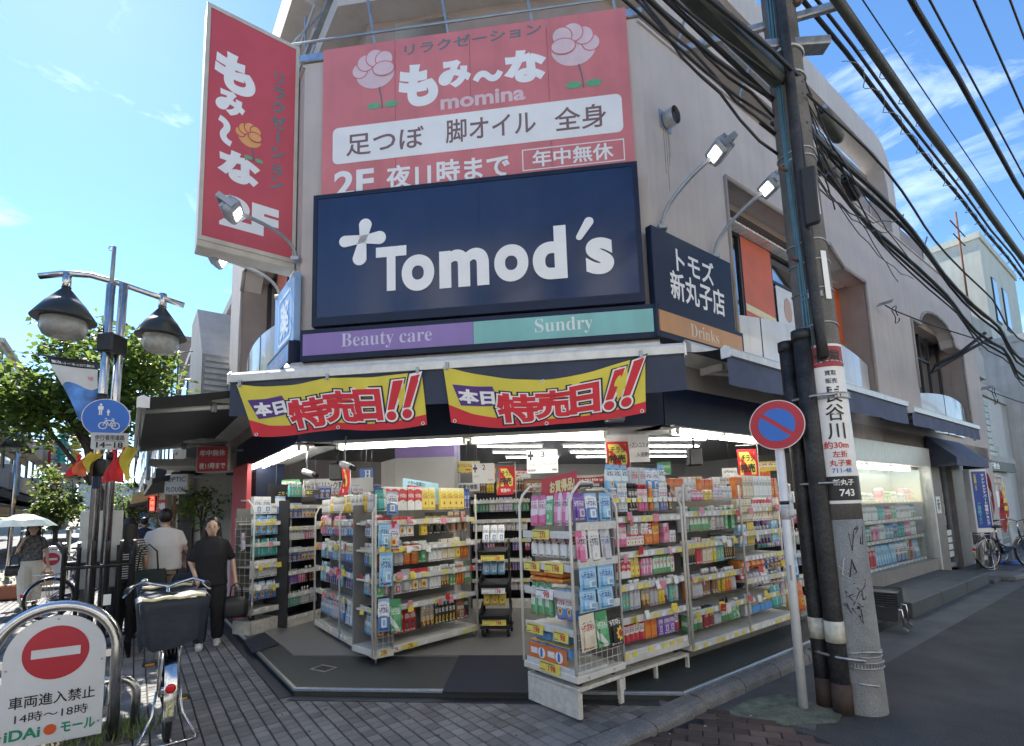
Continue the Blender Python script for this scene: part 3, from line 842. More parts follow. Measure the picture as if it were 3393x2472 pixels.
m_sb = mat('sign_blue', (.012, .13, .50), .35, var=.06); m_sr = mat('sign_red', (.42, .012, .03), .35, var=.06); m_srim = mat('sign_rim', (.66, .62, .60), .4, var=.05)
# ---- main sign
DF = .30
ms = fthing(FC, 'shop_sign', "large navy shop sign with white cross and the word Tomod's over the corner entrance", 'sign', 0, 0, 0)
L0, L1 = FC.S(1040, 648, DF)[0], FC.S(2110, 536, DF)[0]
z1 = FC.S(1575, 592, DF)[1]; z0 = 3.70
b_ = MB().box(L0, L1, -DF + .012, -.02, z0, z1); b_.build('cabinet', m_navy, ms)
fr_ = MB(); fw = .05
fr_.box(L0, L1, -DF - .01, -DF + .012, z1 - fw, z1); fr_.box(L0, L1, -DF - .01, -DF + .012, z0, z0 + fw + .05)
fr_.box(L0, L0 + fw, -DF - .01, -DF + .012, z0 + fw + .05, z1 - fw); fr_.box(L1 - fw, L1, -DF - .01, -DF + .012, z0 + fw + .05, z1 - fw)
fr_.build('frame', m_navy, ms)
MB().box(L0 + fw, L1 - fw, -DF, -DF + .012, z0 + fw + .05, z1 - fw).build('face', m_navyl, ms)
MB().box((L0 + L1) / 2 + .1, (L0 + L1) / 2 + .104, -DF - .001, -DF, z0 + .1, z1 - fw).build('panel_joint', m_navy, ms)
for ch, r_, bd in (('T', (370, 522, 1228, 1448), .045), ('o', (498, 660, 1268, 1448), .045), ('m', (685, 932, 1240, 1428), .045), ('o', (958, 1128, 1217, 1402), .045), ('d', (1148, 1318, 1128, 1392), .045), ('s', (1413, 1552, 1183, 1366), .045)):
    s0_, s1_, a_, b2 = prect(FC, Z4, *r_, DF)
    text(ch, s0_, s1_, a_, b2, m_letter, ms, y=-DF - .012, bold=bd, name='letter')
# cross and apostrophe drawn as tapering strokes
def stroke(fr, zf, p0, p1, w0, w1, d, m, parent, name='letter', n=10):
    a = fr.S(*zf(*p0), d); b = fr.S(*zf(*p1), d)
    dx, dz = b[0] - a[0], b[1] - a[1]; L = math.hypot(dx, dz); ux, uz = dx / L, dz / L; nx, nz = -uz, ux
    pts = []
    for i in range(n + 1):
        t = math.pi / 2 + math.pi * i / n; pts.append((a[0] + ux * (w0 + math.cos(t) * w0) + nx * math.sin(t) * w0, a[1] + uz * (w0 + math.cos(t) * w0) + nz * math.sin(t) * w0))
    for i in range(n + 1):
        t = -math.pi / 2 + math.pi * i / n; pts.append((b[0] - ux * (w1 - math.cos(t) * w1) + nx * math.sin(t) * w1, b[1] - uz * (w1 - math.cos(t) * w1) + nz * math.sin(t) * w1))
    return MB().prism(pts, -d - .016, -d - .006, 'y').build(name, m, parent)
for a, b, q0, q1 in (((322, 1090), (306, 1205), .075, .045), ((284, 1322), (306, 1180), .082, .045), ((188, 1208), (315, 1190), .068, .05), ((420, 1180), (295, 1195), .078, .05), ((1440, 1085), (1372, 1195), .05, .034)):
    stroke(FC, Z4, a, b, q0, q1, DF, m_letter, ms)
# ---- category strip below
cs = fthing(FC, 'category_strip', 'purple and teal strip reading Beauty care and Sundry under the big navy sign', 'sign', 0, 0, 0)
DS = .36
p0 = FC.S(1003, 1140, DS)[0]; pm_ = FC.S(*R5(1838, 270), DS)[0]; p1 = FC.S(2180, 1050, DS)[0]
sz0, sz1 = FC.S(*R5(1200, 430), DS)[1], FC.S(*R5(1200, 230), DS)[1]
MB().box(p0 - .03, p1 + .02, -DS + .006, -.02, sz0 - .06, sz1 + .05).build('housing', m_navy, cs)
MB().box(p0, pm_, -DS, -DS + .006, sz0, sz1).build('purple_panel', m_strip_p, cs)
MB().box(pm_ + .004, p1, -DS, -DS + .006, sz0, sz1).build('teal_panel', m_strip_t, cs)
m_lav = mat('lavender_letter', (.55, .52, .66), .4, var=.05); m_palet = mat('pale_teal_letter', (.66, .74, .72), .4, var=.05)
s0_, s1_, a_, b2 = prect(FC, R5, 635, 1462, 270, 402, DS); text('𝐁𝐞𝐚𝐮𝐭𝐲 𝐜𝐚𝐫𝐞', s0_, s1_, a_ - .02, b2 + .01, m_lav, cs, y=-DS - .003, bold=-.006)
s0_, s1_, a_, b2 = prect(FC, R6, 750, 1278, 140, 272, DS); text('𝐒𝐮𝐧𝐝𝐫𝐲', s0_, s1_, a_ - .03, b2, m_palet, cs, y=-DS - .003, bold=-.006)
# ---- right-hand sign and strip
rs = fthing(FR, 'side_sign', 'dark navy side sign with white Japanese lettering on the right wall', 'sign', 0, 0, 0)
DR = .12
r0, r1 = -.16, FR.S(*Z5(640, 1420), DR)[0]
rz1 = FR.S(*Z5(440, 1215), DR)[1]
MB().box(r0, r1, -DR, -.02, 3.66, rz1, .008).build('cabinet', m_navy, rs)
s0_, s1_, a_, b2 = prect(FR, Z5, 362, 545, 1255, 1400, DR); text('トモズ', s0_, s1_, FR.S(*Z5(450, 1385), DR)[1], FR.S(*Z5(450, 1270), DR)[1], m_letter, rs, y=-DR - .003, bold=.02)
s0_, s1_, a_, b2 = prect(FR, Z5, 335, 597, 1400, 1520, DR); text('新丸子店', s0_, s1_, FR.S(*Z5(465, 1530), DR)[1], FR.S(*Z5(465, 1395), DR)[1], m_letter, rs, y=-DR - .003, bold=.02)
rs2 = fthing(FR, 'category_strip', 'orange strip reading Drinks under the navy side sign', 'sign', 0, 0, 0)
DQ = .20
q0, q1 = FR.S(*R1(232, 420), DQ)[0], FR.S(*R1(990, 650), DQ)[0]
qz1, qz0 = FR.S(*R1(600, 465), DQ)[1], FR.S(*R1(600, 640), DQ)[1]
MB().box(q0 - .05, q1 + .05, -DQ + .006, -.02, qz0 - .06, qz1 + .05).build('housing', m_navy, rs2)
MB().box(q0, q1, -DQ, -DQ + .006, qz0, qz1).build('orange_panel', m_strip_o, rs2)
s0_, s1_ = FR.S(*R1(520, 540), DQ)[0], FR.S(*R1(776, 620), DQ)[0]
text('𝐃𝐫𝐢𝐧𝐤𝐬', s0_, s1_, FR.S(*R1(650, 628), DQ)[1], FR.S(*R1(650, 515), DQ)[1], mat('peach_letter', (.68, .56, .42), .4), rs2, y=-DQ - .003, bold=-.006)
# ---- left-hand pale blue medicine sign and strip
ls = fthing(FL, 'medicine_sign', 'pale blue sign with the white medicine character on the left wall', 'sign', 0, 0, 0)
MB().box(-1.2, .10, -.10, -.02, 3.60, 4.42).build('cabinet', m_bluesign, ls)
ol = rrect(-.93, -.05, 3.68, 4.30, .12); il = rrect(-.90, -.08, 3.72, 4.26, .10)
mb = MB(); n_ = len(ol)
mb.add([(x, -.104, z) for x, z in ol] + [(x, -.104, z) for x, z in il], [(i, (i + 1) % n_, n_ + (i + 1) % n_, n_ + i) for i in range(n_)]); mb.build('border', m_letter, ls)
text('薬', -.78, -.2, 3.76, 4.2, m_letter, ls, y=-.104, bold=.03)
ls2 = fthing(FL, 'category_strip', 'blue strip reading Health care under the pale blue medicine sign', 'sign', 0, 0, 0)
MB().box(-1.35, .14, -.16, -.02, 3.30, 3.58).build('housing', m_navy, ls2)
MB().box(-1.3, .12, -.165, -.16, 3.34, 3.54).build('blue_panel', m_strip_b, ls2)
text('𝐇𝐞𝐚𝐥𝐭𝐡 𝐜𝐚𝐫𝐞', -1.05, -.1, 3.38, 3.51, m_lav, ls2, y=-.168, bold=-.006)

# ---- relaxation billboard above
bb = fthing(FC, 'billboard', 'haze-paled red relaxation billboard with white fist flowers above the navy sign', 'sign', 0, 0, 0)
DB = .06
B0, B1 = FC.S(1068, 400, DB)[0], FC.S(2090, 300, DB)[0]
BT = FC.S(1575, 95, DB)[1]; BBt = 5.0
npan = 4; pw = (B1 - B0) / npan
for i in range(npan):
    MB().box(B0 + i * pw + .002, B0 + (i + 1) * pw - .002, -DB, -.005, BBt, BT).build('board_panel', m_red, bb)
def bt(body, x0, x1, y0, y1, m, bold=.03, **k):
    s0_, s1_, a_, b2 = prect(FC, Z4, x0, x1, y0, y1, DB + .004)
    return text(body, s0_, s1_, a_, b2, m, bb, y=-DB - k.pop('off', .004), bold=bold, **k)
bt('リラクゼーション', 510, 1195, 175, 232, m_green, .02, z_shear=.03)
bt('も', 482, 678, 318, 530, m_signw, .07); bt('み', 680, 842, 298, 436, m_signw, .07); bt('〜', 850, 1002, 348, 408, m_signw, .07); bt('な', 1004, 1218, 246, 410, m_signw, .07)
bt('momina', 690, 1112, 450, 522, m_pinkw, .03)
c4 = [FC.S(*Z4(*q), DB + .004) for q in ((155, 640), (1590, 465), (1600, 655), (155, 820))]
sA, sB = c4[0][0], c4[1][0]; zA = (c4[2][1] + c4[3][1]) / 2; zB = (c4[0][1] + c4[1][1]) / 2
MB().prism(rrect(sA, sB, zA, zB, .07), -DB - .006, -DB - .001, 'y').build('white_field', m_signw, bb)
bt('足つぼ', 222, 608, 648, 758, m_brownp, .012, off=.009); bt('脚オイル', 716, 1165, 572, 690, m_brownp, .012, off=.009); bt('全身', 1256, 1516, 525, 645, m_brownp, .012, off=.009)
bt('2F', 160, 358, 845, 975, m_signw, .03); bt('夜11時まで', 420, 1036, 792, 912, m_signw, .025); bt('年中無休', 1146, 1552, 728, 812, m_signw, .02)
e_ = [FC.S(*Z4(*q), DB + .004) for q in ((1095, 745), (1603, 690), (1605, 795), (1097, 855))]
eb = MB(); x0, x1 = e_[0][0], e_[1][0]; zt, zb = (e_[0][1] + e_[1][1]) / 2, (e_[2][1] + e_[3][1]) / 2; wv = .012
for q in ((x0, x1, zt - wv, zt), (x0, x1, zb, zb + wv), (x0, x0 + wv, zb + wv, zt - wv), (x1 - wv, x1, zb + wv, zt - wv)): eb.box(q[0], q[1], -DB - .006, -DB - .001, q[2], q[3])
eb.build('box_outline', m_signw, bb)
def flower(fr, parent, c, r, y, m_f, m_o, lean=1):
    """fist-shaped flower: palm, four knuckles, thumb, stem and two leaves"""
    base = MB(); 
    disc(base, (c[0], c[1] - .12 * r), .82 * r, y, 26, .95 * r)
    base.build('flower_palm', m_f, parent)
    for i, (dx, dz, rr) in enumerate(((-.75, .05, .36), (-.45, .42, .40), (0, .62, .42), (.45, .50, .40))):
        k = MB(); disc(k, (c[0] + lean * dx * r, c[1] + dz * r), rr * r + .014, y - .001 - .002 * i, 20); k.build('knuckle_outline', m_o, parent)
        k = MB(); disc(k, (c[0] + lean * dx * r, c[1] + dz * r), rr * r, y - .002 - .002 * i, 20); k.build('knuckle', m_f, parent)
    k = MB(); disc(k, (c[0] + lean * .42 * r, c[1] + .02 * r), .34 * r + .014, y - .010, 22, .50 * r + .014); k.build('thumb_outline', m_o, parent)
    k = MB(); disc(k, (c[0] + lean * .42 * r, c[1] + .02 * r), .34 * r, y - .011, 22, .50 * r); k.build('thumb', m_f, parent)
    MB().tube([(c[0] + .2 * r, y, c[1] - .9 * r), (c[0] + .32 * r, y, c[1] - 1.5 * r), (c[0] + .36 * r, y, c[1] - 2.0 * r)], .008, 6).build('stem', m_green, parent)
    for s_ in (-1, 1):
        k = MB(); disc(k, (c[0] + .36 * r + s_ * .42 * r, c[1] - 1.95 * r + .12 * r), .16 * r, y - .002, 16, .33 * r); k.build('leaf', m_leaf_p, parent)
fc1 = FC.S(*Z4(365, 350), DB); fc2 = FC.S(*Z4(1350, 228), DB); R_ = (FC.S(*Z4(1475, 228), DB)[0] - fc2[0])
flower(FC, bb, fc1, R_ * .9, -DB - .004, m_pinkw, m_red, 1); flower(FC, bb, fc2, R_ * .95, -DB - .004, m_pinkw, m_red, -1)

# ---- projecting sign on the left wall
FP = Frame(FL.W(-.3), 52.5, .8866, .7331)
ps = thing('projecting_sign', 'tall red projecting lightbox sign with white hiragana and 2F, ivory frame', 'sign', FP.W(0), FP.rz); ps.scale = (FP.ks, FP.kd, 1)
a0, a1 = -1.16, -.02; pz0, pz1 = 4.70, 7.55
MB().box(a0, a1, 0, .34, pz0 - .12, pz1, .012).build('cabinet', m_ivory, ps)
MB().box(a0 + .045, a1 - .045, -.008, 0, pz0 + .0, pz1 - .05).build('red_face', m_red2, ps)
fm = MB()
fm.box(a0, a0 + .045, -.02, 0, pz0 - .05, pz1); fm.box(a1 - .045, a1, -.02, 0, pz0 - .05, pz1); fm.box(a0 + .045, a1 - .045, -.02, 0, pz1 - .05, pz1); fm.box(a0 + .045, a1 - .045, -.02, 0, pz0 - .05, pz0)
fm.build('frame', m_ivory, ps)
def pt(body, x0, x1, y0, y1, m, bold, **k):
    s0_, s1_, a_, b2 = prect(FP, Z3, x0, x1, y0, y1, .01)
    return text(body, s0_, s1_, a_, b2, m, ps, y=-.012, bold=bold, **k)
pt('も', 228, 512, 375, 640, m_signw, .07); pt('み', 235, 440, 625, 790, m_signw, .07); pt('な', 248, 542, 1045, 1255, m_signw, .07)
s0_, s1_, a_, b2 = prect(FP, Z3, 250, 352, 800, 990, .01); text('〜', s0_ - .1, s1_ + .1, a_ + .1, b2 - .1, m_signw, ps, y=-.012, bold=.07, rot=rad(-78))
pt('2F', 262, 668, 1375, 1590, m_signw, .06)
s0_, s1_, a_, b2 = prect(FP, Z3, 610, 715, 480, 1310, .01); vtext('リラクゼーション', (s0_ + s1_) / 2, b2, a_, s1_ - s0_, m_green, ps, y=-.012, bold=.03)
fc3 = FP.S(*Z3(470, 930), .01); flower(FP, ps, fc3, (FP.S(*Z3(570, 930), .01)[0] - FP.S(*Z3(375, 930), .01)[0]) / 2 * .9, -.011, m_gold, m_red2, 1)
br = MB(); br.box(-.02, .22, .1, .16, 7.0, 7.06); br.box(-.02, .22, .1, .16, 5.0, 5.06); br.box(.16, .24, .04, .22, 6.4, 7.1); br.box(.16, .24, .04, .22, 4.9, 5.4)
br.build('bracket', mat('rusty_bracket', (.33, .24, .16), .7, .3, var=.4, scale=9), ps)

# ---- floodlights on curved arms
m_flood = mat('grey_floodlight', (.34, .37, .40), .45, .4, var=.15)
m_led = mat('lit_led', (1.0, .93, .80), .4, var=0, emit=4)
def floodlight(label, base, head, aim, rz):
    t_ = thing('floodlight', label, 'floodlight', base, 0, 'floodlights over the shop sign')
    b = Vector((0, 0, 0)); h = Vector(head) - Vector(base)
    up = Vector((0, 0, .32)); 
    pts = [b]
    for i in range(1, 9):
        u = i / 8; pts.append(b * (1 - u) ** 2 + (b + up) * 2 * u * (1 - u) + h * u * u)
    MB().tube(pts, .022, 8).build('arm', m_flood, t_)
    MB().box(-.05, .05, -.05, .05, -.02, .03, .006).build('clamp', m_flood, t_)
    hd = MB(); hd.box(-.13, .13, -.09, .09, -.05, .06, .02)
    for i in range(7): hd.box(-.12 + i * .036, -.105 + i * .036, -.085, .085, .06, .085)
    rot = Vector(aim).to_track_quat('-Z', 'Y').to_euler()
    o = hd.build('lamp_head', m_flood, t_, loc=h, rot=rot)
    MB().box(-.075, .075, -.05, .05, -.056, -.051).build('lens', m_led, o)
    y = MB(); y.box(-.15, -.135, -.03, .03, -.03, .14); y.box(.135, .15, -.03, .03, -.03, .14); y.box(-.15, .15, -.03, .03, .14, .155); y.build('yoke', m_flood, o)
floodlight('grey floodlight on a bent arm, first on the right wall beside the billboard', FR.W(.16, .06, 4.62), FR.W(.34, .85, 5.20), (-.75, -.1, -.6), 0)
floodlight('grey floodlight on a bent arm next to the utility pole', FR.W(1.39, .06, 4.58), FR.W(1.63, .85, 5.22), (-.75, -.1, -.6), 0)
hp = at(775, 700, 4.95)
floodlight('grey floodlight on a bent arm in front of the projecting sign', FL.W(-.02, .06, 4.60), hp, (.75, .25, -.55), 0)
floodlight('small floodlight half hidden below the projecting sign', FL.W(-1.1, .06, 4.42), at(728, 856, 5.6), (.75, .25, -.55), 0)

# ================================================================== AWNINGS
m_canvas = mat('navy_canvas', (0.035, 0.045, 0.075), .75, var=.25, scale=3, bump=.3, bscale=200, fine=.12)
m_canvasg = mat('charcoal_canvas', (0.055, 0.06, 0.068), .8, var=.25, scale=2, bump=.3, bscale=200, fine=.12)
m_canvasb = mat('faded_blue_canvas', (0.075, 0.095, 0.165), .8, var=.3, scale=2.5, bump=.3, bscale=160, fine=.1)
m_arm = mat('white_aluminium', (.60, .60, .57), .4, .2, var=.15, scale=8, streak=.1)
def awning(fr, label, s0, s1, d, zb, zw, val, m_top, m_val, arms, sag=.02, group=None, cassette=True):
    t_ = fthing(fr, 'awning', label, 'awning', s0, 0, 0, group); L = s1 - s0
    n = 24
    def top(u, v): return (u * L, -.12 - v * (d - .12), zw + (zb + .03 - zw) * v - sag * math.sin(math.pi * v))
    MB().grid(top, n, 6).build('canopy', m_top, t_)
    def vf(u, v): return (u * L + .0, -d - .012 + .012 * math.sin(u * 55) * v, zb - .03 - val * v - .006 * math.sin(u * 23) * v)
    MB().grid(vf, 60, 4).build('valance', m_val, t_)
    fb = MB(); fb.prism([(-d - .05, zb - .05), (-d + .03, zb - .05), (-d + .03, zb + .035), (-d - .02, zb + .045), (-d - .05, zb + .02)], 0, L, 'x'); fb.build('front_bar', m_arm, t_)
    for x in (-.012, L - .002): MB().prism([(-d - .06, zb - .07), (-d + .06, zb - .07), (-d + .06, zb + .03), (-d, zb + .06), (-d - .06, zb + .03)], x, x + .014, 'x').build('end_cap', m_white, t_)
    if cassette:
        cs_ = MB(); cs_.prism([(-.30, zw - .04), (-.02, zw - .10), (-.02, zw + .12), (-.22, zw + .12), (-.30, zw + .06)], .05, L - .05, 'x'); cs_.build('cassette', m_arm, t_)
    for a in arms:
        x = a - s0
        am = MB(); am.box(x - .03, x + .03, -.55 * d, -.1, zw - .2, zw - .12, .008); 
        am.tube([(x, -.1, zw - .16), (x + .25, -.55 * d, zw - .16 + (zb - zw) * .4), (x + .05, -d + .03, zb - .03)], .028, 6)
        am.build('arm', m_arm, t_)
        MB().lathe([(.035, -.05), (.04, 0), (.035, .05)], 10, (x + .25, -.55 * d, zw - .16 + (zb - zw) * .4)).build('elbow', m_grey, t_)
    return t_
aw = awning(FC, 'navy awning over the corner entrance with two sale banners hanging from it', -.12, CW + .03, 1.5, 2.935, 3.2, .34, m_canvas, m_canvas, [.6, 3.4])
awning(FR, 'navy awning over the right racks, partly behind the utility pole', .22, 6.45, .8, 3.08, 3.22, .30, m_canvas, m_canvasb, [.75, 5.6])
awning(FR, 'faded blue-grey awning above the paper goods window', 6.75, 11.85, .8, 3.03, 3.2, .24, m_canvas, m_canvasb, [7.4, 11.2])
awning(FL, 'charcoal awning reaching over the mall on the left wall', -7.0, -.25, 1.60, 2.80, 3.15, .42, m_canvasg, m_canvasg, [-.9, -5.9])
# small fixed door awning
sa = fthing(FR, 'door_awning', 'short blue fixed awning above the side door', 'awning', 10.35, 0, 0)
c_ = MB(); c_.prism([(-.05, 2.86), (-.62, 2.38), (-.62, 2.22), (-.58, 2.22), (-.58, 2.36), (-.05, 2.80)], 0, 3.1, 'x'); c_.build('canopy', m_canvasb, sa)
for x in (-.004, 3.1): MB().prism([(-.05, 2.86), (-.62, 2.38), (-.62, 2.22), (-.05, 2.22)], x, x + .004, 'x').build('cheek', m_canvas, sa)

# ---- banners hanging from the corner awning
m_yel = mat('yellow_banner', (.62, .52, .06), .7, var=.12, scale=3, bump=.15, bscale=90)
m_bred = mat('banner_red', (.55, .02, .03), .7, var=.08)
m_bwht = mat('banner_white', (.72, .70, .68), .7, var=.05)
m_bblk = mat('banner_black', (.02, .015, .02), .7, var=.05)
m_bpur = mat('banner_purple', (.075, .03, .17), .7, var=.08)
DBn = 1.56
def banner(label, quad, sag_t, lean, seed):
    """quad: TL,TR,BR,BL in photo pixels on the awning front plane"""
    q = [FC.S(*p, DBn) for p in quad]
    o = thing('sale_banner', label, 'banner', FC.W(0), FC.rz, 'sale banners on the corner awning'); o.scale = (FC.ks, FC.kd, 1)
    rr = random.Random(seed); ph = rr.uniform(0, 6)
    def mp_(u, v, off=0.0):            # u left-right, v bottom-top
        s = (q[3][0] * (1 - u) + q[2][0] * u) * (1 - v) + (q[0][0] * (1 - u) + q[1][0] * u) * v
        z = (q[3][1] * (1 - u) + q[2][1] * u) * (1 - v) + (q[0][1] * (1 - u) + q[1][1] * u) * v
        sg = sag_t(u)
        z -= sg * v + sg * .45 * (1 - v) + .012 * math.sin(u * 9 + ph) * (1 - v)
        y = -DBn + .022 * math.sin(u * 13 + ph + v) * (1 - .5 * v) + .010 * math.sin(u * 31 + v * 4)
        return (s, y - off, z)
    MB().grid(lambda u, v: mp_(u, v), 60, 16).build('cloth', m_yel, o)
    def redw(u, v):
        top = .17 + .05 * math.sin(u * 5.5 + 1.2) + (.10 if u < .12 else 0) * (1 - u / .12)
        return mp_(u, v * top, .003)
    MB().grid(redw, 60, 3).build('red_wave', m_bred, o)
    def btxt(body, u0, u1, v0, v1, m, bold, off, name='lettering', tilt=0.0):
        vs, fs, x0, x1, y0, y1 = text_mesh(body, bold)
        pad = 0
        out = []
        vs0, fs0, X0, X1, Y0, Y1 = text_mesh(body, 0.0)
        for v in vs:
            u = u0 + (v.x - X0) / (X1 - X0) * (u1 - u0); vv = v0 + (v.y - Y0) / (Y1 - Y0) * (v1 - v0) + tilt * (u - u0)
            out.append(mp_(min(1, max(0, u)), vv, off))
        MB().add(out, fs).build(name, m, o)
    def bquad(pts, m, off, name):
        MB().add([mp_(u, v, off) for u, v in pts], [tuple(range(len(pts)))]).build(name, m, o)
    MB().grid(lambda u, v: mp_(.035 + .03 * (1 - v) + u * .21, .34 + .06 * (1 - v) * 0 + .36 * v + .10 * u, .004), 12, 6).build('purple_field', m_bpur, o)
    btxt('本日', .065, .245, .40, .64, m_bwht, .05, .008, tilt=.35)
    for ch, u0, u1, v0, v1 in (('特', .265, .455, .12, .66), ('売', .46, .625, .17, .72), ('日', .635, .765, .20, .74)):
        for m_, bd, of in ((m_bblk, .13, .006), (m_bwht, .085, .010), (m_bred, .045, .014)): btxt(ch, u0, u1, v0, v1, m_, bd, of)
    for (u0, w_, lean_) in ((.80, .052, .05), (.885, .052, .06)):
        for m_, g_, of in ((m_bblk, .026, .006), (m_bwht, .014, .010), (m_bred, 0, .014)):
            top = .88 if u0 < .85 else .95
            bquad([(u0 - g_ * .6, .36 - g_ * 2.2), (u0 + w_ * .72 + g_ * .6, .36 - g_ * 2.2), (u0 + w_ + lean_ + g_ * .6, top + g_ * 2), (u0 + lean_ - g_ * .6, top + g_ * 2)], m_, of, 'lettering')
            c = (u0 + .018, .25); pts = [(c[0] + (.026 + g_ * .7) * math.cos(2 * math.pi * i / 18), c[1] + (.085 + g_ * 2.4) * math.sin(2 * math.pi * i / 18)) for i in range(18)]
            bquad(pts, m_, of, 'lettering')
    for u in (.02, .5, .98):
        for v in (.965, .035):
            p = mp_(u, v, .008)
            MB().tube([(p[0] + .014 * math.cos(a), p[1], p[2] + .014 * math.sin(a)) for a in [i * math.pi / 5 for i in range(10)]], .004, 5, closed=True).build('eyelet', m_trim, o)
        p = mp_(u, .98, .004)
        if not (u == .5 and seed == 2): MB().box(p[0] - .015, p[0] + .015, p[1] - .02, p[1] + .02, p[2] - .01, p[2] + .045 + (sag_t(u)), .004).build('clip', m_grey, o)
banner('yellow and red sale banner on the left half of the corner awning', (R4(1055, 615), R5(1365, 625), R5(1415, 1125), R4(1205, 1078)), lambda u: .05 * math.sin(math.pi * min(1, u * 2)) * (u < .5) + .03 * math.sin(math.pi * (2 * u - 1)) * (u >= .5), 0, 1)
banner('yellow and red sale banner sagging on the right half of the corner awning', (R5(1565, 590), R6(1757, 480), R6(1762, 1000), R5(1640, 1108)), lambda u: .17 * math.sin(math.pi * u), 0, 2)

# ================================================================== TUBE LIGHTS
m_tube = mat('lit_tube', (1.0, .97, .90), .4, var=0, emit=9)
m_tubei = mat('lit_tube_inside', (.97, .98, 1.0), .4, var=0, emit=9.0)
m_tray = mat('light_tray', (.62, .61, .56), .4, .1, var=.12, scale=5)
def light_row(fr, label, s0, s1, y, z, segs, name='tube_light'):
    t_ = fthing(fr, name, label, 'light', s0, 0, 0); L = s1 - s0
    MB().prism([(y - .16, z), (y + .10, z), (y + .07, z + .06), (y - .12, z + .06)], 0, L, 'x').build('tray', m_tray, t_)
    sl = L / segs
    for i in range(segs):
        for dy in (-.09, .02):
            MB().tube([(i * sl + .06, y + dy, z - .035), ((i + 1) * sl - .05, y + dy, z - .035)], .017, 8).build('tube', m_tube, t_)
            for x in (i * sl + .03, (i + 1) * sl - .05): MB().box(x, x + .035, y + dy - .022, y + dy + .022, z - .06, z + .004, .004).build('lamp_holder', m_tray, t_)
light_row(FC, 'lit twin tube light along the top of the corner entrance', .42, 3.48, .14, 2.40, 2)
light_row(FR, 'lit twin tube light above the right-hand racks', .30, 4.7, .14, 2.42, 4)
light_row(FL, 'lit twin tube light above the left-hand rack', -3.9, -.15, .14, 2.42, 3)
light_row(FR, 'lit twin tube light inside the paper goods window', 5.7, 9.9, .30, 2.20, 3)
# ================================================================== RACKS AND GOODS
m_rack = mat('white_rack_steel', (.66, .64, .58), .45, .1, var=.16, scale=6, streak=.08)
m_rackrust = mat('chipped_rack_base', (.60, .57, .50), .6, .1, var=.25, scale=18)
m_rail = mat('clear_price_rail', (.60, .60, .57), .2, var=.15, scale=30)
m_blackp = mat('black_plastic', (.015, .015, .017), .5, var=.2)
m_rubber = mat('black_rubber', (.018, .018, .018), .8, var=.2)
m_backp = mat('shaded_rack_back', (.20, .195, .185), .6, var=.1)  # grey panel, darkened further for the shade between the goods
m_blackback = mat('black_shelf', (.03, .03, .035), .5, var=.2)

PAL = {   # adjective: colours from bottom to top, printed patch colour
 'white and red': [(.72, .72, .70), (.72, .72, .70), (.55, .05, .06), (.72, .72, .70)], 'white and blue': [(.12, .25, .55), (.70, .73, .75), (.70, .73, .75), (.30, .45, .68)],
 'plain white': [(.70, .70, .68), (.66, .66, .65), (.72, .72, .70), (.70, .70, .68)], 'pink': [(.62, .16, .32), (.68, .30, .42), (.72, .60, .64), (.62, .14, .30)],
 'green': [(.10, .34, .14), (.16, .42, .20), (.66, .70, .62), (.08, .28, .12)], 'yellow': [(.66, .50, .05), (.70, .58, .12), (.72, .68, .45), (.66, .45, .04)],
 'orange': [(.62, .16, .03), (.66, .22, .04), (.70, .45, .10), (.60, .12, .02)], 'purple': [(.16, .08, .34), (.24, .14, .42), (.60, .56, .68), (.14, .06, .30)],
 'black and gold': [(.03, .028, .025), (.05, .04, .03), (.42, .30, .10), (.03, .028, .025)], 'teal': [(.05, .36, .34), (.10, .45, .42), (.55, .66, .62), (.05, .30, .30)],
 'silver': [(.50, .51, .53), (.44, .46, .50), (.55, .56, .58), (.38, .40, .46)], 'brown': [(.20, .10, .05), (.28, .15, .08), (.50, .40, .28), (.18, .08, .04)],
 'cream': [(.64, .58, .44), (.68, .62, .50), (.62, .52, .34), (.66, .60, .48)], 'sky blue': [(.22, .46, .68), (.34, .56, .74), (.62, .70, .74), (.20, .42, .66)],
 'dark blue': [(.03, .06, .24), (.06, .11, .36), (.34, .40, .58), (.02, .05, .20)], 'red': [(.50, .03, .04), (.55, .05, .06), (.68, .60, .56), (.45, .02, .03)],
 'black and red': [(.03, .03, .035), (.38, .03, .03), (.05, .05, .05), (.50, .44, .36)], 'lilac': [(.50, .46, .62), (.62, .60, .70), (.66, .65, .70), (.46, .40, .60)]}
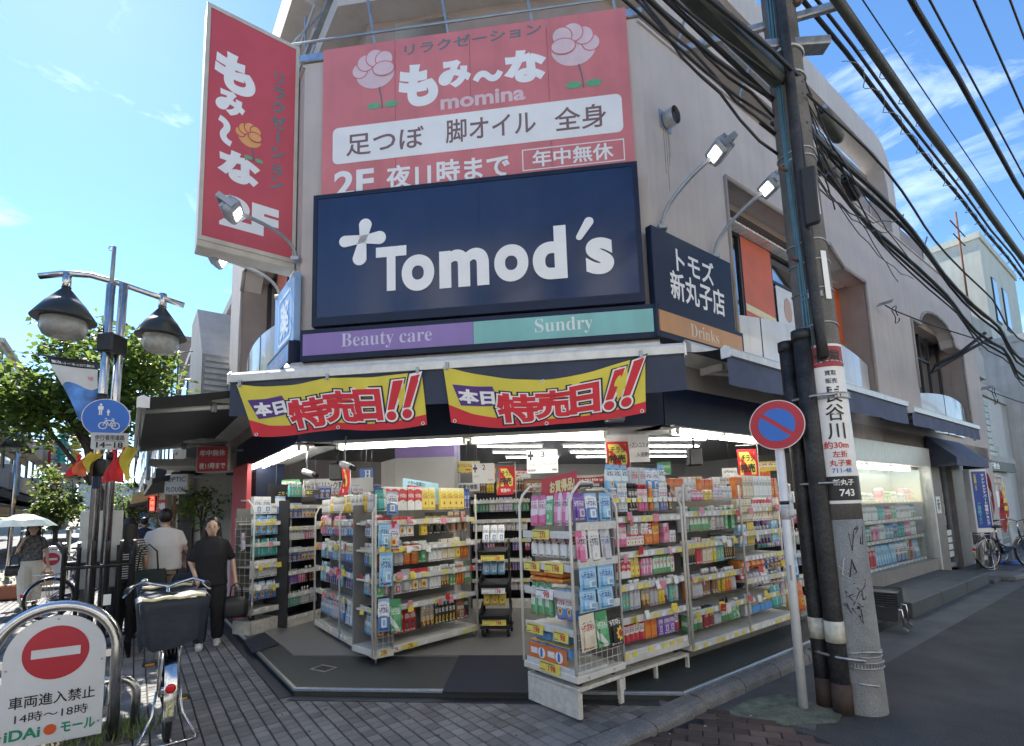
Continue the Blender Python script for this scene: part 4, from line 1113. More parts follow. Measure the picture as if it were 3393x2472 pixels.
def pmat(adj, rough=.35, var=0):
    """printed packaging: base colour, coloured band, name block in blocky lettering, round picture, lines of small print"""
    key = 'goods_%s_%d' % (adj, var)
    if key in MATS: return MATS[key]
    rr = random.Random(adj + str(var)); c = list(PAL[adj])
    if var: c = [c[0], c[2], c[1], c[3]] if var == 1 else [c[1], c[1], c[0], c[2]]
    motif = rr.choice(('circle', 'diag', 'split', 'burst', 'block', 'plain'))
    m = bpy.data.materials.new(key); m.use_nodes = True
    n, l = m.node_tree.nodes, m.node_tree.links; b = n['Principled BSDF']; b.inputs['Roughness'].default_value = rough
    tcn = n.new('ShaderNodeTexCoord'); sp = n.new('ShaderNodeSeparateXYZ'); l.new(tcn.outputs['Generated'], sp.inputs[0])
    def mth(op, a_, b_=None, c_=None):
        q = n.new('ShaderNodeMath'); q.operation = op
        for i, v in enumerate((a_, b_, c_)):
            if v is None: continue
            if isinstance(v, (int, float)): q.inputs[i].default_value = v
            else: l.new(v, q.inputs[i])
        return q.outputs[0]
    X_, Z_ = sp.outputs['X'], sp.outputs['Z']
    def between(v, lo, hi): return mth('MULTIPLY', mth('GREATER_THAN', v, lo), mth('LESS_THAN', v, hi))
    def over(col, fac, new):
        q = n.new('ShaderNodeMix'); q.data_type = 'RGBA'; l.new(fac, q.inputs['Factor'])
        if isinstance(col, tuple): q.inputs['A'].default_value = (*col, 1)
        else: l.new(col, q.inputs['A'])
        if isinstance(new, tuple): q.inputs['B'].default_value = (*new, 1)
        else: l.new(new, q.inputs['B'])
        return q.outputs['Result']
    zt = mth('ADD', Z_, mth('MULTIPLY', mth('SINE', mth('MULTIPLY', X_, 4.0)), rr.uniform(-.06, .06)))
    col = over(c[1], mth('LESS_THAN', zt, rr.uniform(.25, .45)), c[0])
    col = over(col, mth('GREATER_THAN', zt, rr.uniform(.80, .9)), c[3])
    dark = tuple(q * .22 for q in c[0]); lum = sum(c[1]) / 3; ink = (.72, .71, .68) if lum < .3 else ((.42, .03, .04) if rr.random() < .4 else (.04, .06, .22) if rr.random() < .5 else (.05, .05, .05))
    # round picture
    cx_, cz_, R_ = rr.uniform(.3, .7), rr.uniform(.22, .34), rr.uniform(.12, .22)
    acc = tuple(min(1, q * .6 + .12) for q in c[3])
    dx, dz = mth('SUBTRACT', X_, cx_), mth('MULTIPLY', mth('SUBTRACT', Z_, cz_), 1.6)
    rr2 = mth('ADD', mth('MULTIPLY', dx, dx), mth('MULTIPLY', dz, dz))
    if motif == 'circle': col = over(col, mth('LESS_THAN', rr2, R_ * R_ * 1.8), c[2]); col = over(col, mth('LESS_THAN', rr2, R_ * R_ * .5), acc)
    elif motif == 'diag': col = over(col, between(mth('ADD', Z_, mth('MULTIPLY', X_, rr.choice((-.6, .6)))), .30, .52), c[2])
    elif motif == 'split': col = over(col, mth('GREATER_THAN', X_, rr.uniform(.55, .75)), c[2]); col = over(col, between(Z_, .12, .16), acc)
    elif motif == 'burst':
        an_ = mth('ARCTAN2', dz, dx); col = over(col, mth('LESS_THAN', rr2, mth('MULTIPLY', mth('ADD', mth('SINE', mth('MULTIPLY', an_, 9.0)), 3.0), R_ * R_ * .6)), (.70, .55, .08)); col = over(col, mth('LESS_THAN', rr2, R_ * R_ * .5), (.50, .04, .04))
    elif motif == 'block': col = over(col, mth('MULTIPLY', between(X_, cx_ - .22, cx_ + .22), between(Z_, .14, .42)), c[2]); col = over(col, mth('MULTIPLY', between(X_, cx_ - .1, cx_ + .12), between(Z_, .18, .36)), acc)
    # blocky name lettering: columns of characters cut by noise
    z0 = rr.uniform(.50, .58); hgt = rr.uniform(.14, .2)
    mpn = n.new('ShaderNodeMapping'); mpn.inputs['Scale'].default_value = (26, 1, 40); l.new(tcn.outputs['Generated'], mpn.inputs['Vector'])
    wn_ = n.new('ShaderNodeTexWhiteNoise'); wn_.noise_dimensions = '2D'
    fl_ = n.new('ShaderNodeVectorMath'); fl_.operation = 'FLOOR'; l.new(mpn.outputs['Vector'], fl_.inputs[0])
    sw = n.new('ShaderNodeSeparateXYZ'); l.new(fl_.outputs[0], sw.inputs[0]); cb_ = n.new('ShaderNodeCombineXYZ'); l.new(sw.outputs['X'], cb_.inputs['X']); l.new(sw.outputs['Z'], cb_.inputs['Y']); l.new(cb_.outputs[0], wn_.inputs['Vector'])
    bits = mth('GREATER_THAN', wn_.outputs['Value'], .42)
    gaps = mth('GREATER_THAN', mth('FRACT', mth('MULTIPLY', X_, rr.choice((4.0, 5.0, 3.0)))), .16)
    area = mth('MULTIPLY', between(Z_, z0, z0 + hgt), between(X_, .1, .9)); col = over(col, mth('MULTIPLY', mth('MULTIPLY', area, bits), gaps), ink)
    sm = mth('MULTIPLY', mth('MULTIPLY', between(Z_, z0 + hgt + .04, z0 + hgt + .08), between(X_, .18, .8)), bits); col = over(col, sm, dark)
    sm = mth('MULTIPLY', mth('MULTIPLY', between(Z_, .04, .10), between(X_, .12, .88)), bits); col = over(col, sm, ink)
    if isinstance(col, tuple): b.inputs['Base Color'].default_value = (*col, 1)
    else: l.new(col, b.inputs['Base Color'])
    MATS[key] = m
    return m
m_capw = mat('white_cap', (.72, .72, .70), .35, var=.05); m_capr = mat('red_cap', (.50, .02, .03), .35, var=.05); m_capb = mat('blue_cap', (.06, .16, .46), .35, var=.05); m_capk = mat('black_cap', (.02, .02, .02), .35, var=.05)
m_clearp = mat('blue_clear_tub', (.14, .33, .66), .25, var=.1)
CAPS = {'white': m_capw, 'red': m_capr, 'blue': m_capb, 'black': m_capk}
_PM = {}
def goods_mesh(kind, adj, w, d, h, cap='white', var=0):
    key = (kind, adj, round(w, 3), round(d, 3), round(h, 3), cap, var)
    if key in _PM: return _PM[key]
    mb = MB(); mats = [pmat(adj, .35, var), CAPS[cap]]
    if kind == 'box': mb.box(-w / 2, w / 2, 0, d, 0, h, .003)
    elif kind in ('bottle', 'jar'):
        r = w / 2; nr = .36 if kind == 'bottle' else .8; sh = .74 if kind == 'bottle' else .84
        mb.lathe([(r * .85, 0), (r, .02 * h), (r, sh * h * .9), (r * .8, sh * h), (r * nr, (sh + .06) * h)], 12, (0, d / 2, 0), sy=min(1, d / w))
        mb.cur = 1; mb.lathe([(r * (nr + .08), (sh + .06) * h), (r * (nr + .08), .97 * h), (r * nr * .8, h)], 10, (0, d / 2, 0))
    elif kind == 'can':
        r = w / 2
        mb.lathe([(r * .95, 0), (r, .01), (r, .80 * h), (r * .9, .83 * h)], 12, (0, d / 2, 0)); mb.cur = 1
        mb.lathe([(r * .92, .83 * h), (r * .9, .98 * h), (r * .7, h)], 12, (0, d / 2, 0))
    elif kind == 'pouch':
        vs = []; fs = []; n = 14; lv = [(0, 1, .92), (.08, 1, 1), (.45, .85, 1), (.8, .4, .97), (.94, .08, .9), (1, .05, .86)]
        for z, t_, ww in lv:
            for i in range(n):
                a = 2 * math.pi * i / n; ca, sa = math.cos(a), math.sin(a)
                vs.append((math.copysign(abs(ca) ** .45, ca) * w / 2 * ww, d / 2 + math.copysign(abs(sa) ** .8, sa) * d / 2 * t_, z * h))
        for k in range(len(lv) - 1):
            for i in range(n): fs.append((k * n + i, k * n + (i + 1) % n, (k + 1) * n + (i + 1) % n, (k + 1) * n + i))
        fs += [tuple(range(n))[::-1], tuple((len(lv) - 1) * n + i for i in range(n))]
        mb.add(vs, fs, True)
    elif kind == 'spray bottle':
        r = w / 2
        mb.lathe([(r * .9, 0), (r, .02), (r, .45 * h), (r * .75, .56 * h), (r * .30, .68 * h), (r * .28, .76 * h)], 12, (0, d / 2, 0), sy=.7); mb.cur = 1
        mb.box(-r * .4, r * .75, d / 2 - .02, d / 2 + .02, .76 * h, h, .012); mb.box(r * .3, r * .5, d / 2 - .012, d / 2 + .012, .58 * h, .77 * h, .004)
        mb.box(r * .75, r * 1.0, d / 2 - .012, d / 2 + .012, .86 * h, .97 * h, .004)
    elif kind == 'blister':
        mb.box(-w / 2, w / 2, d * .8, d * .9, 0, h); mb.box(-w * .32, w * .32, 0, d * .8, h * .08, h * .55, d * .3)
    elif kind == 'pack':       # soft wrapped pack
        mb.box(-w / 2, w / 2, 0, d, 0, h, min(w, d, h) * .22)
    elif kind == 'tub':
        mats = [m_clearp, pmat(adj, .35, var)]
        mb.box(-w / 2, w / 2, 0, d, 0, h * .9, w * .18); mb.cur = 1; mb.box(-w * .52, w * .52, -.002, d + .002, h * .9, h, .003)
    me = mb.mesh(kind.replace(' ', '_'), mats); _PM[key] = me
    return me
ORD = ['bottom', 'second lowest', 'third lowest', 'fourth lowest', 'fifth lowest', 'sixth lowest']
def place_goods(frame_o, rackname, level, z, x0, x1, spec, depth=.02, y=.03, tilt=0.0, jit=.004, yj=.012, gh=1.18):
    """rows of goods on one shelf: spec = list of (kind, colour, count, w, d, h[, cap])"""
    rz = frame_o.rotation_euler.z; base = Vector(frame_o.location)
    X = Vector((math.cos(rz), math.sin(rz), 0)); Y = Vector((-X.y, X.x, 0))
    x = x0; k = 0
    nm_level = level if isinstance(level, str) else ORD[level] + ' shelf'
    while x < x1 and k < 60:
        it = spec[k % len(spec)]; k += 1
        kind, adj, cnt, w, d, h = it[:6]; h = min(h * gh, max(h, .25)) * (1 + .05 * math.sin(k * 2.7 + z * 9)); w *= (.80 if kind in ('box', 'can', 'bottle', 'jar') else .88); cnt = max(1, round(cnt * 1.15)); cap = it[6] if len(it) > 6 else 'white'
        me = goods_mesh(kind, adj, w, d, round(h, 2), cap, int(z * 100 + k + x0 * 10) % 3)
        nm = {'box': 'product_box', 'can': 'spray_can', 'pouch': 'refill_pouch', 'blister': 'blister_pack', 'pack': 'soft_pack', 'tub': 'plastic_tub', 'jar': 'jar', 'bottle': 'bottle', 'spray bottle': 'spray_bottle'}[kind]
        word = {'box': 'product box', 'can': 'spray can', 'pouch': 'refill pouch', 'blister': 'blister pack', 'pack': 'soft pack', 'tub': 'plastic tub'}.get(kind, kind)
        for i in range(cnt):
            if x + w > x1: x = x1; break
            if random.random() < .035: x += w; continue
            p = base + X * (x + w / 2) + Y * (y + random.uniform(0, yj)) + Vector((0, 0, z + .001))
            o = obj(nm, me, None, p, (tilt, 0, rz + random.uniform(-.11, .11)))
            tag(o, '%s %s, %s, %s' % (adj, word, nm_level, rackname), word.split()[-1], '%s goods on the %s of the %s' % (adj, nm_level, rackname))
            x += w + random.uniform(.001, jit)
        x += random.uniform(.002, .012)
m_tagw = mat('white_price_tag', (.74, .73, .72), .4, var=.25, scale=45); m_tagy = mat('yellow_price_tag', (.72, .60, .10), .4, var=.22, scale=45)
tgw = MB().box(-.028, .028, -.002, 0, -.018, .018).mesh('price_tag', m_tagw); tgy = MB().box(-.030, .030, -.002, 0, -.020, .020).mesh('price_tag', m_tagy)
_pmk = MB().box(-.012, .02, -.0035, -.002, -.012, -.002).mesh('price_figure', m_redtext)
def shelf(parent, L, D, z, tags=8, lip=.045, m=None, y0=0.0, yel=.5, tilt_lip=True):
    m = m or m_rack
    o = MB().box(0.01, L - .01, y0 + .004, y0 + D, z - .02, z, .003).build('shelf_board', m, parent)
    MB().box(0.01, L - .01, y0 - .012, y0 + .003, z - .035, z - .035 + lip + .012, .003).build('price_rail', m_rail, o)
    if tags:
        st_ = L / tags
        for i in range(tags):
            if random.random() < .12: continue
            t_ = obj('price_tag', tgy if random.random() < yel else tgw, o, ((i + .5) * st_ + random.uniform(-.01, .01), y0 - .0145, z - .008 + random.uniform(-.003, .003)), (random.uniform(-.12, .02), random.uniform(-.04, .04), 0))
            if random.random() < .7: obj('price_figure', _pmk, t_, (0, 0, 0)) if False else None
    return o
def side_frame(parent, x, D, z0, z1, curved=True, y0=0.0, r=.012):
    pts = [(x, y0 - .02, z0), (x, y0 - .02, z1 - .16)]
    if curved: pts += [(x, y0 + .02, z1 - .07), (x, y0 + .10, z1), (x, y0 + D * .7, z1)]
    else: pts += [(x, y0 - .02, z1)]
    MB().tube(pts, r, 8).build('side_rail', m_rack, parent)
def wire_side(parent, x, D, z0, z1, y0=0.0, step=.06):
    mb = MB()
    k = int((z1 - z0) / step)
    for i in range(k + 1): mb.tube([(x, y0 - .01, z0 + i * step), (x, y0 + D, z0 + i * step)], .0025, 4, cap=False)
    for i in range(int(D / step) + 1): mb.tube([(x, y0 + i * step, z0), (x, y0 + i * step, z1)], .0025, 4, cap=False)
    mb.build('wire_side', m_rack, parent)
def caster(parent, x, y, ztop, zg):
    r = min(.05, (ztop - zg) * .42)
    mb = MB().tube([(x - .018, y, zg + r), (x + .018, y, zg + r)], r, 16); o = mb.build('caster', m_rubber, parent)
    MB().box(x - .026, x + .026, y - .018, y + .018, zg + r, ztop, .006).build('fork', m_grey, o)
def price_card(parent, x, y, z, w, h, body, yellow=True, tilt=-.1, wide=.55):
    c = MB().box(-w / 2, w / 2, -.003, 0, -h / 2, h / 2); o = c.build('price_card', m_tagy if yellow else m_tagw, parent, loc=(x, y, z), rot=(tilt, 0, 0))
    text(body, w * .5 - w * wide, w * .5 - w * .08 - (w * .12), -h * .36, h * .22, m_redtext, o, y=-.005, bold=.03)
    MB().box(-w * .46, w * .2, -.0045, -.003, h * .25, h * .36).build('small_print', m_brownp, o)
    MB().box(-w * .46, -w * .2, -.0045, -.003, -h * .38, -h * .30).build('small_print', m_brownp, o)

# ---------------------------------------------------------------- rack A: end rack at the corner, on casters over a white plinth
Apl = Vector((.05, 4.30, ZP)); azA = 141.4
rzA = rad(90 - azA)
WA, DA = .575, .50
RA_ = thing('display_rack', 'white wheeled end rack nearest the kerb with bleach sprays and a red bargain sign', 'rack', Apl, rzA)
pl_ = MB(); pl_.box(0, WA, 0, .02, .02, .22, .004); pl_.box(0, WA, 0, DA, .205, .235, .004); pl_.box(WA - .03, WA, .01, .04, .02, .2); pl_.box(WA - .03, WA, DA - .04, DA, .02, .2); pl_.box(0, .03, DA - .04, DA, .02, .2)
pl_.build('plinth', m_rackrust, RA_)
for x, y in ((.03, .04), (WA - .03, .04), (WA - .03, DA - .04)): MB().lathe([(.018, 0), (.018, .015), (.006, .02), (.006, .05)], 8, (x, y, 0)).build('adjuster_foot', m_blackp, RA_)
for x, y in ((.06, .06), (WA - .05, .06), (WA - .06, DA - .06), (.06, DA - .06)): caster(RA_, x, y, .30, .235)
tr = MB(); tr.box(-.02, WA + .02, -.02, DA + .02, .275, .325, .005); tr.build('base_tray', m_rack, RA_)
for x in (.02, .30): MB().lathe([(.008, 0), (.008, .004)], 8, (0, 0, 0)).build('screw', m_grey, RA_, loc=(WA + .02, x + .08, .30), rot=(0, rad(90), 0))
MB().box(.01, WA - .01, DA - .02, DA - .005, .33, 1.62).build('back_panel', m_backp, RA_)
zsA = [.345, .63, .90, 1.10, 1.35]
for i, z in enumerate(zsA): shelf(RA_, WA, .34, z, 0)
side_frame(RA_, -.012, .34, .33, 1.74); side_frame(RA_, WA + .012, .34, .33, 1.74)
MB().tube([(-.012, .25, 1.74), (WA + .012, .25, 1.74)], .011, 8).build('top_rail', m_rack, RA_)
nmA = 'end rack at the corner'
def ga(l, x0, x1, spec, dz=0, **k): place_goods(RA_, nmA, l, ZP + zsA[l] + dz, x0, x1, spec, **k)
place_goods(RA_, nmA, 'bottom tray', ZP + .345, .015, WA - .06, [('tub', 'orange', 5, .1, .09, .085)], y=.03, gh=1.0)
place_goods(RA_, nmA, 'bottom tray', ZP + .345 + .088, .03, WA - .06, [('tub', 'orange', 4, .11, .09, .085)], y=.05, gh=1.0)
bx_ = obj('detergent_carton', MB().box(0, WA - .14, 0, .012, 0, .13, .004).mesh('detergent_carton', mat('orange_carton', (.62, .17, .05), .4, var=.1)), None, RA_.matrix_basis @ Vector((.02, .008, .35)), (0, 0, rzA))
tag(bx_, 'orange carton front with two white circles on the bottom tray of the end rack', 'carton')
for i in (0, 1):
    k = MB(); disc(k, (.16 + i * .2, .066), .042, -.003, 20); k.build('white_circle', m_signw, bx_)
    k = MB(); k.box(.145 + i * .2, .170 + i * .2, -.006, -.003, .035, .09); k.box(.152 + i * .2, .163 + i * .2, -.006, -.003, .09, .105); k.build('bottle_print', m_capb, bx_)
    k = MB(); k.box(.03 + i * .2, .11 + i * .2, -.004, -.003, .05, .095); k.build('logo_print', m_tagw, bx_)
ga(1, .02, .32, [('pouch', 'green', 3, .095, .06, .22)]); ga(1, .33, WA - .01, [('pack', 'white and blue', 2, .11, .07, .19)])
for lay in range(3): place_goods(RA_, nmA, 'third lowest shelf', ZP + zsA[2] + lay * .048, .02 + .01 * lay, WA - .09, [('pack', 'orange', 2, .215, .13, .046)], jit=.01, gh=1.0)
ga(3, .03, WA - .02, [('spray bottle', 'plain white', 6, .095, .06, .19, 'red')], gh=1.0)
ga(4, .05, WA - .02, [('pouch', 'pink', 2, .105, .06, .24), ('pouch', 'green', 1, .09, .06, .22), ('pouch', 'pink', 2, .105, .06, .23)])
for (x, z, w_, b_, yl) in ((.25, 1.345, .20, '275', 1), (.13, 1.09, .19, '198', 1), (.39, 1.09, .21, '198', 1), (.27, .885, .20, '98', 0), (.14, .60, .20, '198', 1), (.44, .585, .16, '98', 1), (.30, .335, .23, '198', 1)):
    price_card(RA_, x, -.022, z, w_, .075, b_, bool(yl))
pop = MB().box(0, .42, 0, .006, 0, .20); pp = pop.build('bargain_sign', mat('red_pop_card', (.48, .025, .035), .4, var=.1), RA_, loc=(.14, .10, 1.60), rot=(-.08, rad(-5), 0))
text('お買得品!', .11, .40, .055, .16, mat('gold_letter', (.72, .60, .28), .5), pp, y=-.004, bold=.045)
# hanging side of rack A, towards the road
wire_side(RA_, WA + .02, DA - .03, .34, .70, .01)
def hang(parent, lst, rackname):
    """cards on hooks on the right-hand side face of a rack: (y, z top, w, h, colour)"""
    rz = parent.rotation_euler.z; base = Vector(parent.location); X = Vector((math.cos(rz), math.sin(rz), 0)); Y = Vector((-X.y, X.x, 0))
    for (xo, y, z, w, h, adj) in lst:
        me = goods_mesh('blister', adj, w, .03, h)
        p = base + X * xo + Y * y + Vector((0, 0, z - h))
        o = obj('blister_pack', me, None, p, (random.uniform(-.10, -.02), random.uniform(-.05, .05), rz + rad(90)))
        tag(o, '%s card hanging %.0f cm up, %s, %s' % (adj, (z - h - ZP) * 100, 'nearest the front' if y < .15 else ('in the middle' if y < .3 else 'at the back'), rackname), 'card', 'cards hanging on the %s' % rackname)
        MB().tube([(xo - .03, y, z - base.z - .012), (xo + .05, y, z - base.z - .012)], .003, 5).build('hook', m_trim, parent)
sx_ = WA + .055
hang(RA_, [(sx_, .07, 1.66, .12, .21, 'purple'), (sx_, .21, 1.66, .13, .22, 'white and blue'), (sx_, .36, 1.66, .13, .22, 'sky blue'), (sx_, .08, 1.38, .11, .26, 'pink'), (sx_, .22, 1.38, .12, .26, 'plain white'), (sx_, .36, 1.38, .11, .26, 'silver'),
          (sx_ + .01, .12, 1.10, .18, .17, 'sky blue'), (sx_ + .01, .32, 1.10, .18, .17, 'sky blue'), (sx_ + .02, .10, .94, .17, .16, 'sky blue'), (sx_ + .02, .30, .94, .17, .16, 'sky blue'), (sx_ + .02, .09, .76, .16, .26, 'cream'), (sx_ + .02, .25, .76, .13, .26, 'green'), (sx_ + .02, .40, .76, .15, .28, 'black and gold')], 'end rack')
for z in (1.405, 1.13, .80):
    o = MB().box(WA + .03, WA + .036, .02, DA - .03, z - .03, z + .03).build('price_rail', m_rail, RA_)

# ---------------------------------------------------------------- rack B: next along the kerb
def rack(name, label, p0, az_, L, D, zs, top, base_z, bays=1, back=None, wheels=False, curved=True, tags=9, wire=False, m_sh=None):
    t_ = thing(name, label, 'rack', (p0[0], p0[1], p0[2]), rad(90 - az_), 'open goods racks')
    MB().box(0, L, D - .02, D, base_z, top - .1).build('back_panel', back or m_backp, t_)
    MB().box(-.01, L + .01, -.015, D, base_z - .02, base_z + .045, .004).build('base_tray', m_sh or m_rack, t_)
    bl = L / bays
    for b in range(bays):
        for z in zs[b if isinstance(zs[0], (list, tuple)) else slice(None)] if isinstance(zs[0], (list, tuple)) else zs:
            s_ = shelf(t_, bl, D - .05, z, tags if z > 0 else 0, m=m_sh); s_.location.x = b * bl
    for b in range(bays + 1): side_frame(t_, b * bl, D, base_z, top, curved)
    return t_
zB = [.345 - .0, .60, .87, 1.14, 1.44]
zB = [.33, .60, .87, 1.14, 1.44]
RB = rack('display_rack', 'white rack between the corner end rack and the long right rack, with spray cans', (.83, 4.32, ZP), 53.4, .90, .45, zB, 1.70, .27)
lg = MB(); lg.box(0, .9, 0, .45, .16, .185); lg.box(0, .025, 0, .03, .0, .16); lg.box(.42, .445, 0, .03, .0, .16); lg.box(.875, .9, 0, .03, .04, .16)
lg.build('leg_frame', m_rackrust, RB)
for x in (.06, .84): caster(RB, x, .1, .27, .185)
nb = 'rack beside the end rack'
for l, spec in enumerate(([('pack', 'red', 4, .07, .1, .15), ('box', 'orange', 2, .10, .09, .17), ('box', 'purple', 3, .10, .09, .17)], [('bottle', 'dark blue', 1, .06, .05, .20), ('can', 'teal', 2, .055, .05, .2), ('can', 'silver', 3, .055, .05, .2), ('can', 'brown', 2, .055, .05, .2), ('bottle', 'silver', 2, .07, .05, .2), ('bottle', 'yellow', 2, .06, .05, .2)],
        [('box', 'white and red', 3, .07, .06, .14), ('pouch', 'yellow', 2, .07, .05, .15), ('box', 'pink', 3, .06, .05, .13), ('box', 'green', 4, .06, .05, .13)], [('box', 'pink', 2, .09, .06, .16), ('box', 'white and red', 4, .055, .05, .09), ('box', 'orange', 2, .07, .05, .10), ('box', 'orange', 1, .10, .05, .17)],
        [('jar', 'silver', 1, .09, .06, .18), ('can', 'white and blue', 3, .05, .05, .22, 'white'), ('can', 'black and gold', 3, .05, .05, .23, 'black'), ('can', 'pink', 3, .05, .05, .22, 'red'), ('can', 'orange', 2, .05, .05, .22)])):
    place_goods(RB, nb, l, ZP + zB[l], .03, .88, spec)
place_goods(RB, nb, 'fourth lowest shelf, second layer,', ZP + zB[3] + .093, .24, .55, [('box', 'white and red', 4, .055, .05, .08)])
place_goods(RB, nb, 'top ledge', ZP + 1.62, .03, .88, [('pouch', 'sky blue', 3, .11, .06, .22), ('pack', 'silver', 2, .12, .05, .18), ('pouch', 'white and blue', 2, .11, .06, .20)], y=.08)
MB().box(0, .9, .02, .4, 1.60, 1.62).build('top_ledge', m_rack, RB)
for i in range(12): obj('price_tag', tgy if i % 2 == 0 and i < 7 else tgw, RB, (.05 + i * .073, .008, 1.60), (-.1, 0, 0))
# ---------------------------------------------------------------- rack C: long rack along the right opening
C0 = (1.58, 4.855, ZA)
zC = [.17, .47, .78, 1.10, 1.40]; zC2 = [.17, .46, .66, .90, 1.16, 1.42]
RC = rack('display_rack', 'long white rack in the right shopfront on a pale tiled plinth', C0, 52.3, 2.06, .42, [zC, zC2], 1.68, .16, 2, tags=13, curved=False)
nc = 'long right rack'
rowsC = [[('pack', 'green', 1, .12, .09, .16), ('jar', 'green', 2, .09, .08, .17), ('pack', 'black and red', 2, .10, .08, .18), ('pack', 'silver', 1, .14, .08, .15), ('bottle', 'green', 3, .07, .06, .2, 'black')],
         [('can', 'orange', 2, .06, .05, .2), ('pouch', 'silver', 2, .1, .05, .2), ('can', 'brown', 5, .05, .05, .22), ('bottle', 'yellow', 3, .06, .05, .2)],
         [('can', 'black and gold', 4, .05, .05, .22), ('box', 'red', 2, .06, .05, .21), ('box', 'cream', 2, .08, .05, .23), ('box', 'yellow', 2, .06, .05, .2), ('box', 'teal', 2, .09, .06, .22)],
         [('jar', 'silver', 2, .09, .07, .2), ('box', 'green', 4, .075, .05, .2), ('can', 'green', 1, .05, .05, .2), ('can', 'white and red', 2, .05, .05, .22)],
         [('jar', 'plain white', 3, .09, .07, .12), ('pack', 'pink', 3, .07, .06, .09), ('pack', 'yellow', 2, .08, .06, .09), ('box', 'lilac', 3, .07, .06, .1)]]
for l, spec in enumerate(rowsC): place_goods(RC, nc, l, ZA + zC[l], .03, 1.02, spec)
rowsC2 = [[('box', 'silver', 2, .09, .06, .2), ('tub', 'orange', 4, .10, .08, .09), ('pouch', 'teal', 2, .13, .06, .22)],
          [('pack', 'black and red', 2, .10, .1, .14), ('pack', 'silver', 3, .09, .1, .13), ('box', 'white and red', 2, .09, .06, .17), ('bottle', 'green', 1, .07, .06, .17)],
          [('pack', 'orange', 4, .12, .16, .10), ('pack', 'dark blue', 3, .11, .14, .09)],
          [('box', 'sky blue', 2, .10, .06, .2), ('box', 'yellow', 2, .10, .06, .2), ('bottle', 'dark blue', 4, .09, .07, .18)],
          [('box', 'cream', 4, .075, .06, .2), ('box', 'white and red', 6, .08, .06, .21)],
          [('box', 'orange', 2, .09, .06, .2), ('box', 'cream', 3, .09, .06, .23), ('box', 'plain white', 5, .085, .06, .24)]]
for l, spec in enumerate(rowsC2): place_goods(RC, nc, 'right bay, ' + ORD[l] + ' shelf', ZA + zC2[l], 1.06, 2.03, spec, tilt=(-.25 if l in (1, 2) else 0))
place_goods(RC, nc, 'left bay, back row of the top shelf', ZA + zC[4], .05, 1.0, [('box', 'orange', 3, .09, .06, .2), ('box', 'plain white', 2, .09, .06, .2), ('box', 'cream', 2, .09, .06, .22)], y=.15)
# leaflet flag standing on rack C
def flag_pop(label, parent_loc, rz, w=.22, h=.40, lean=.12):
    t_ = thing('sale_flag', label, 'flag', parent_loc, rz, 'small sale flags standing in the racks')
    MB().tube([(w + .02, 0, -.25), (w + .02, 0, h + .05), (0, 0, h + .05)], .005, 6).build('wire_stand', m_white, t_)
    c = MB(); c.grid(lambda u, v: (u * w + lean * (v - .5) * .4 + .02 * math.sin(v * 4), .012 * math.sin(u * 5 + v * 3), v * h), 8, 8); c.build('flag_cloth', m_bred, t_)
    c = MB(); c.grid(lambda u, v: (.02 + u * (w - .05) + lean * (v * .62 + .30 - .5) * .4 + .02 * math.sin((v * .62 + .30) * 4), -.004 + .012 * math.sin(u * 5 + v * 3), h * .30 + v * h * .62), 8, 8); c.build('yellow_field', m_tagy, t_)
    text('チラシ', .04 + lean * .1, w - .04 + lean * .1, h * .66, h * .84, m_black, t_, y=-.02, bold=.02); text('特売', .03, w - .03, h * .36, h * .60, m_black, t_, y=-.02, bold=.03)
    text('実施中!', .03, w - .05, h * .08, h * .22, m_signw, t_, y=-.02, bold=.02)
p = MR.W(1.70, -.2, ZA + 1.70); flag_pop('red and yellow sale flag on top of the long right rack', p, rad(-5), .24, .46)
# ---------------------------------------------------------------- rack D: V-shaped pair in the entrance
zD = [.12, .52, .82, 1.12, 1.40]
D1 = rack('display_rack', 'white rack in the middle of the entrance with insecticides, facing right', (-1.45, 5.20, ZA), 42.4, 1.39, .42, zD, 1.69, .10, 1, tags=10, curved=False)
n1 = 'insecticide rack'
rowsD = [[('box', 'brown', 1, .14, .05, .20), ('box', 'black and red', 4, .09, .05, .21), ('box', 'yellow', 1, .10, .05, .24), ('can', 'brown', 3, .07, .06, .2), ('bottle', 'black and gold', 5, .06, .05, .21)],
         [('box', 'green', 1, .13, .05, .2), ('blister', 'white and red', 2, .12, .05, .19), ('blister', 'silver', 1, .12, .05, .2), ('blister', 'white and red', 2, .13, .05, .21), ('box', 'plain white', 3, .06, .05, .2), ('can', 'brown', 3, .05, .05, .23), ('can', 'green', 2, .05, .05, .22), ('can', 'orange', 3, .05, .05, .23)],
         [('bottle', 'orange', 4, .05, .04, .16), ('bottle', 'silver', 2, .08, .06, .22), ('jar', 'orange', 2, .12, .06, .22), ('blister', 'green', 1, .12, .05, .2), ('box', 'plain white', 3, .07, .06, .18), ('box', 'cream', 2, .12, .05, .21), ('pack', 'yellow', 1, .1, .06, .2)],
         [('box', 'white and red', 5, .115, .05, .17), ('box', 'yellow', 1, .1, .05, .16), ('blister', 'black and gold', 3, .12, .05, .22), ('blister', 'brown', 4, .11, .05, .22)],
         [('box', 'dark blue', 2, .05, .05, .24), ('box', 'white and red', 4, .12, .05, .25), ('box', 'yellow', 6, .11, .05, .23)]]
for l, spec in enumerate(rowsD): place_goods(D1, n1, l, ZA + zD[l] + .0, .04, 1.36, spec)
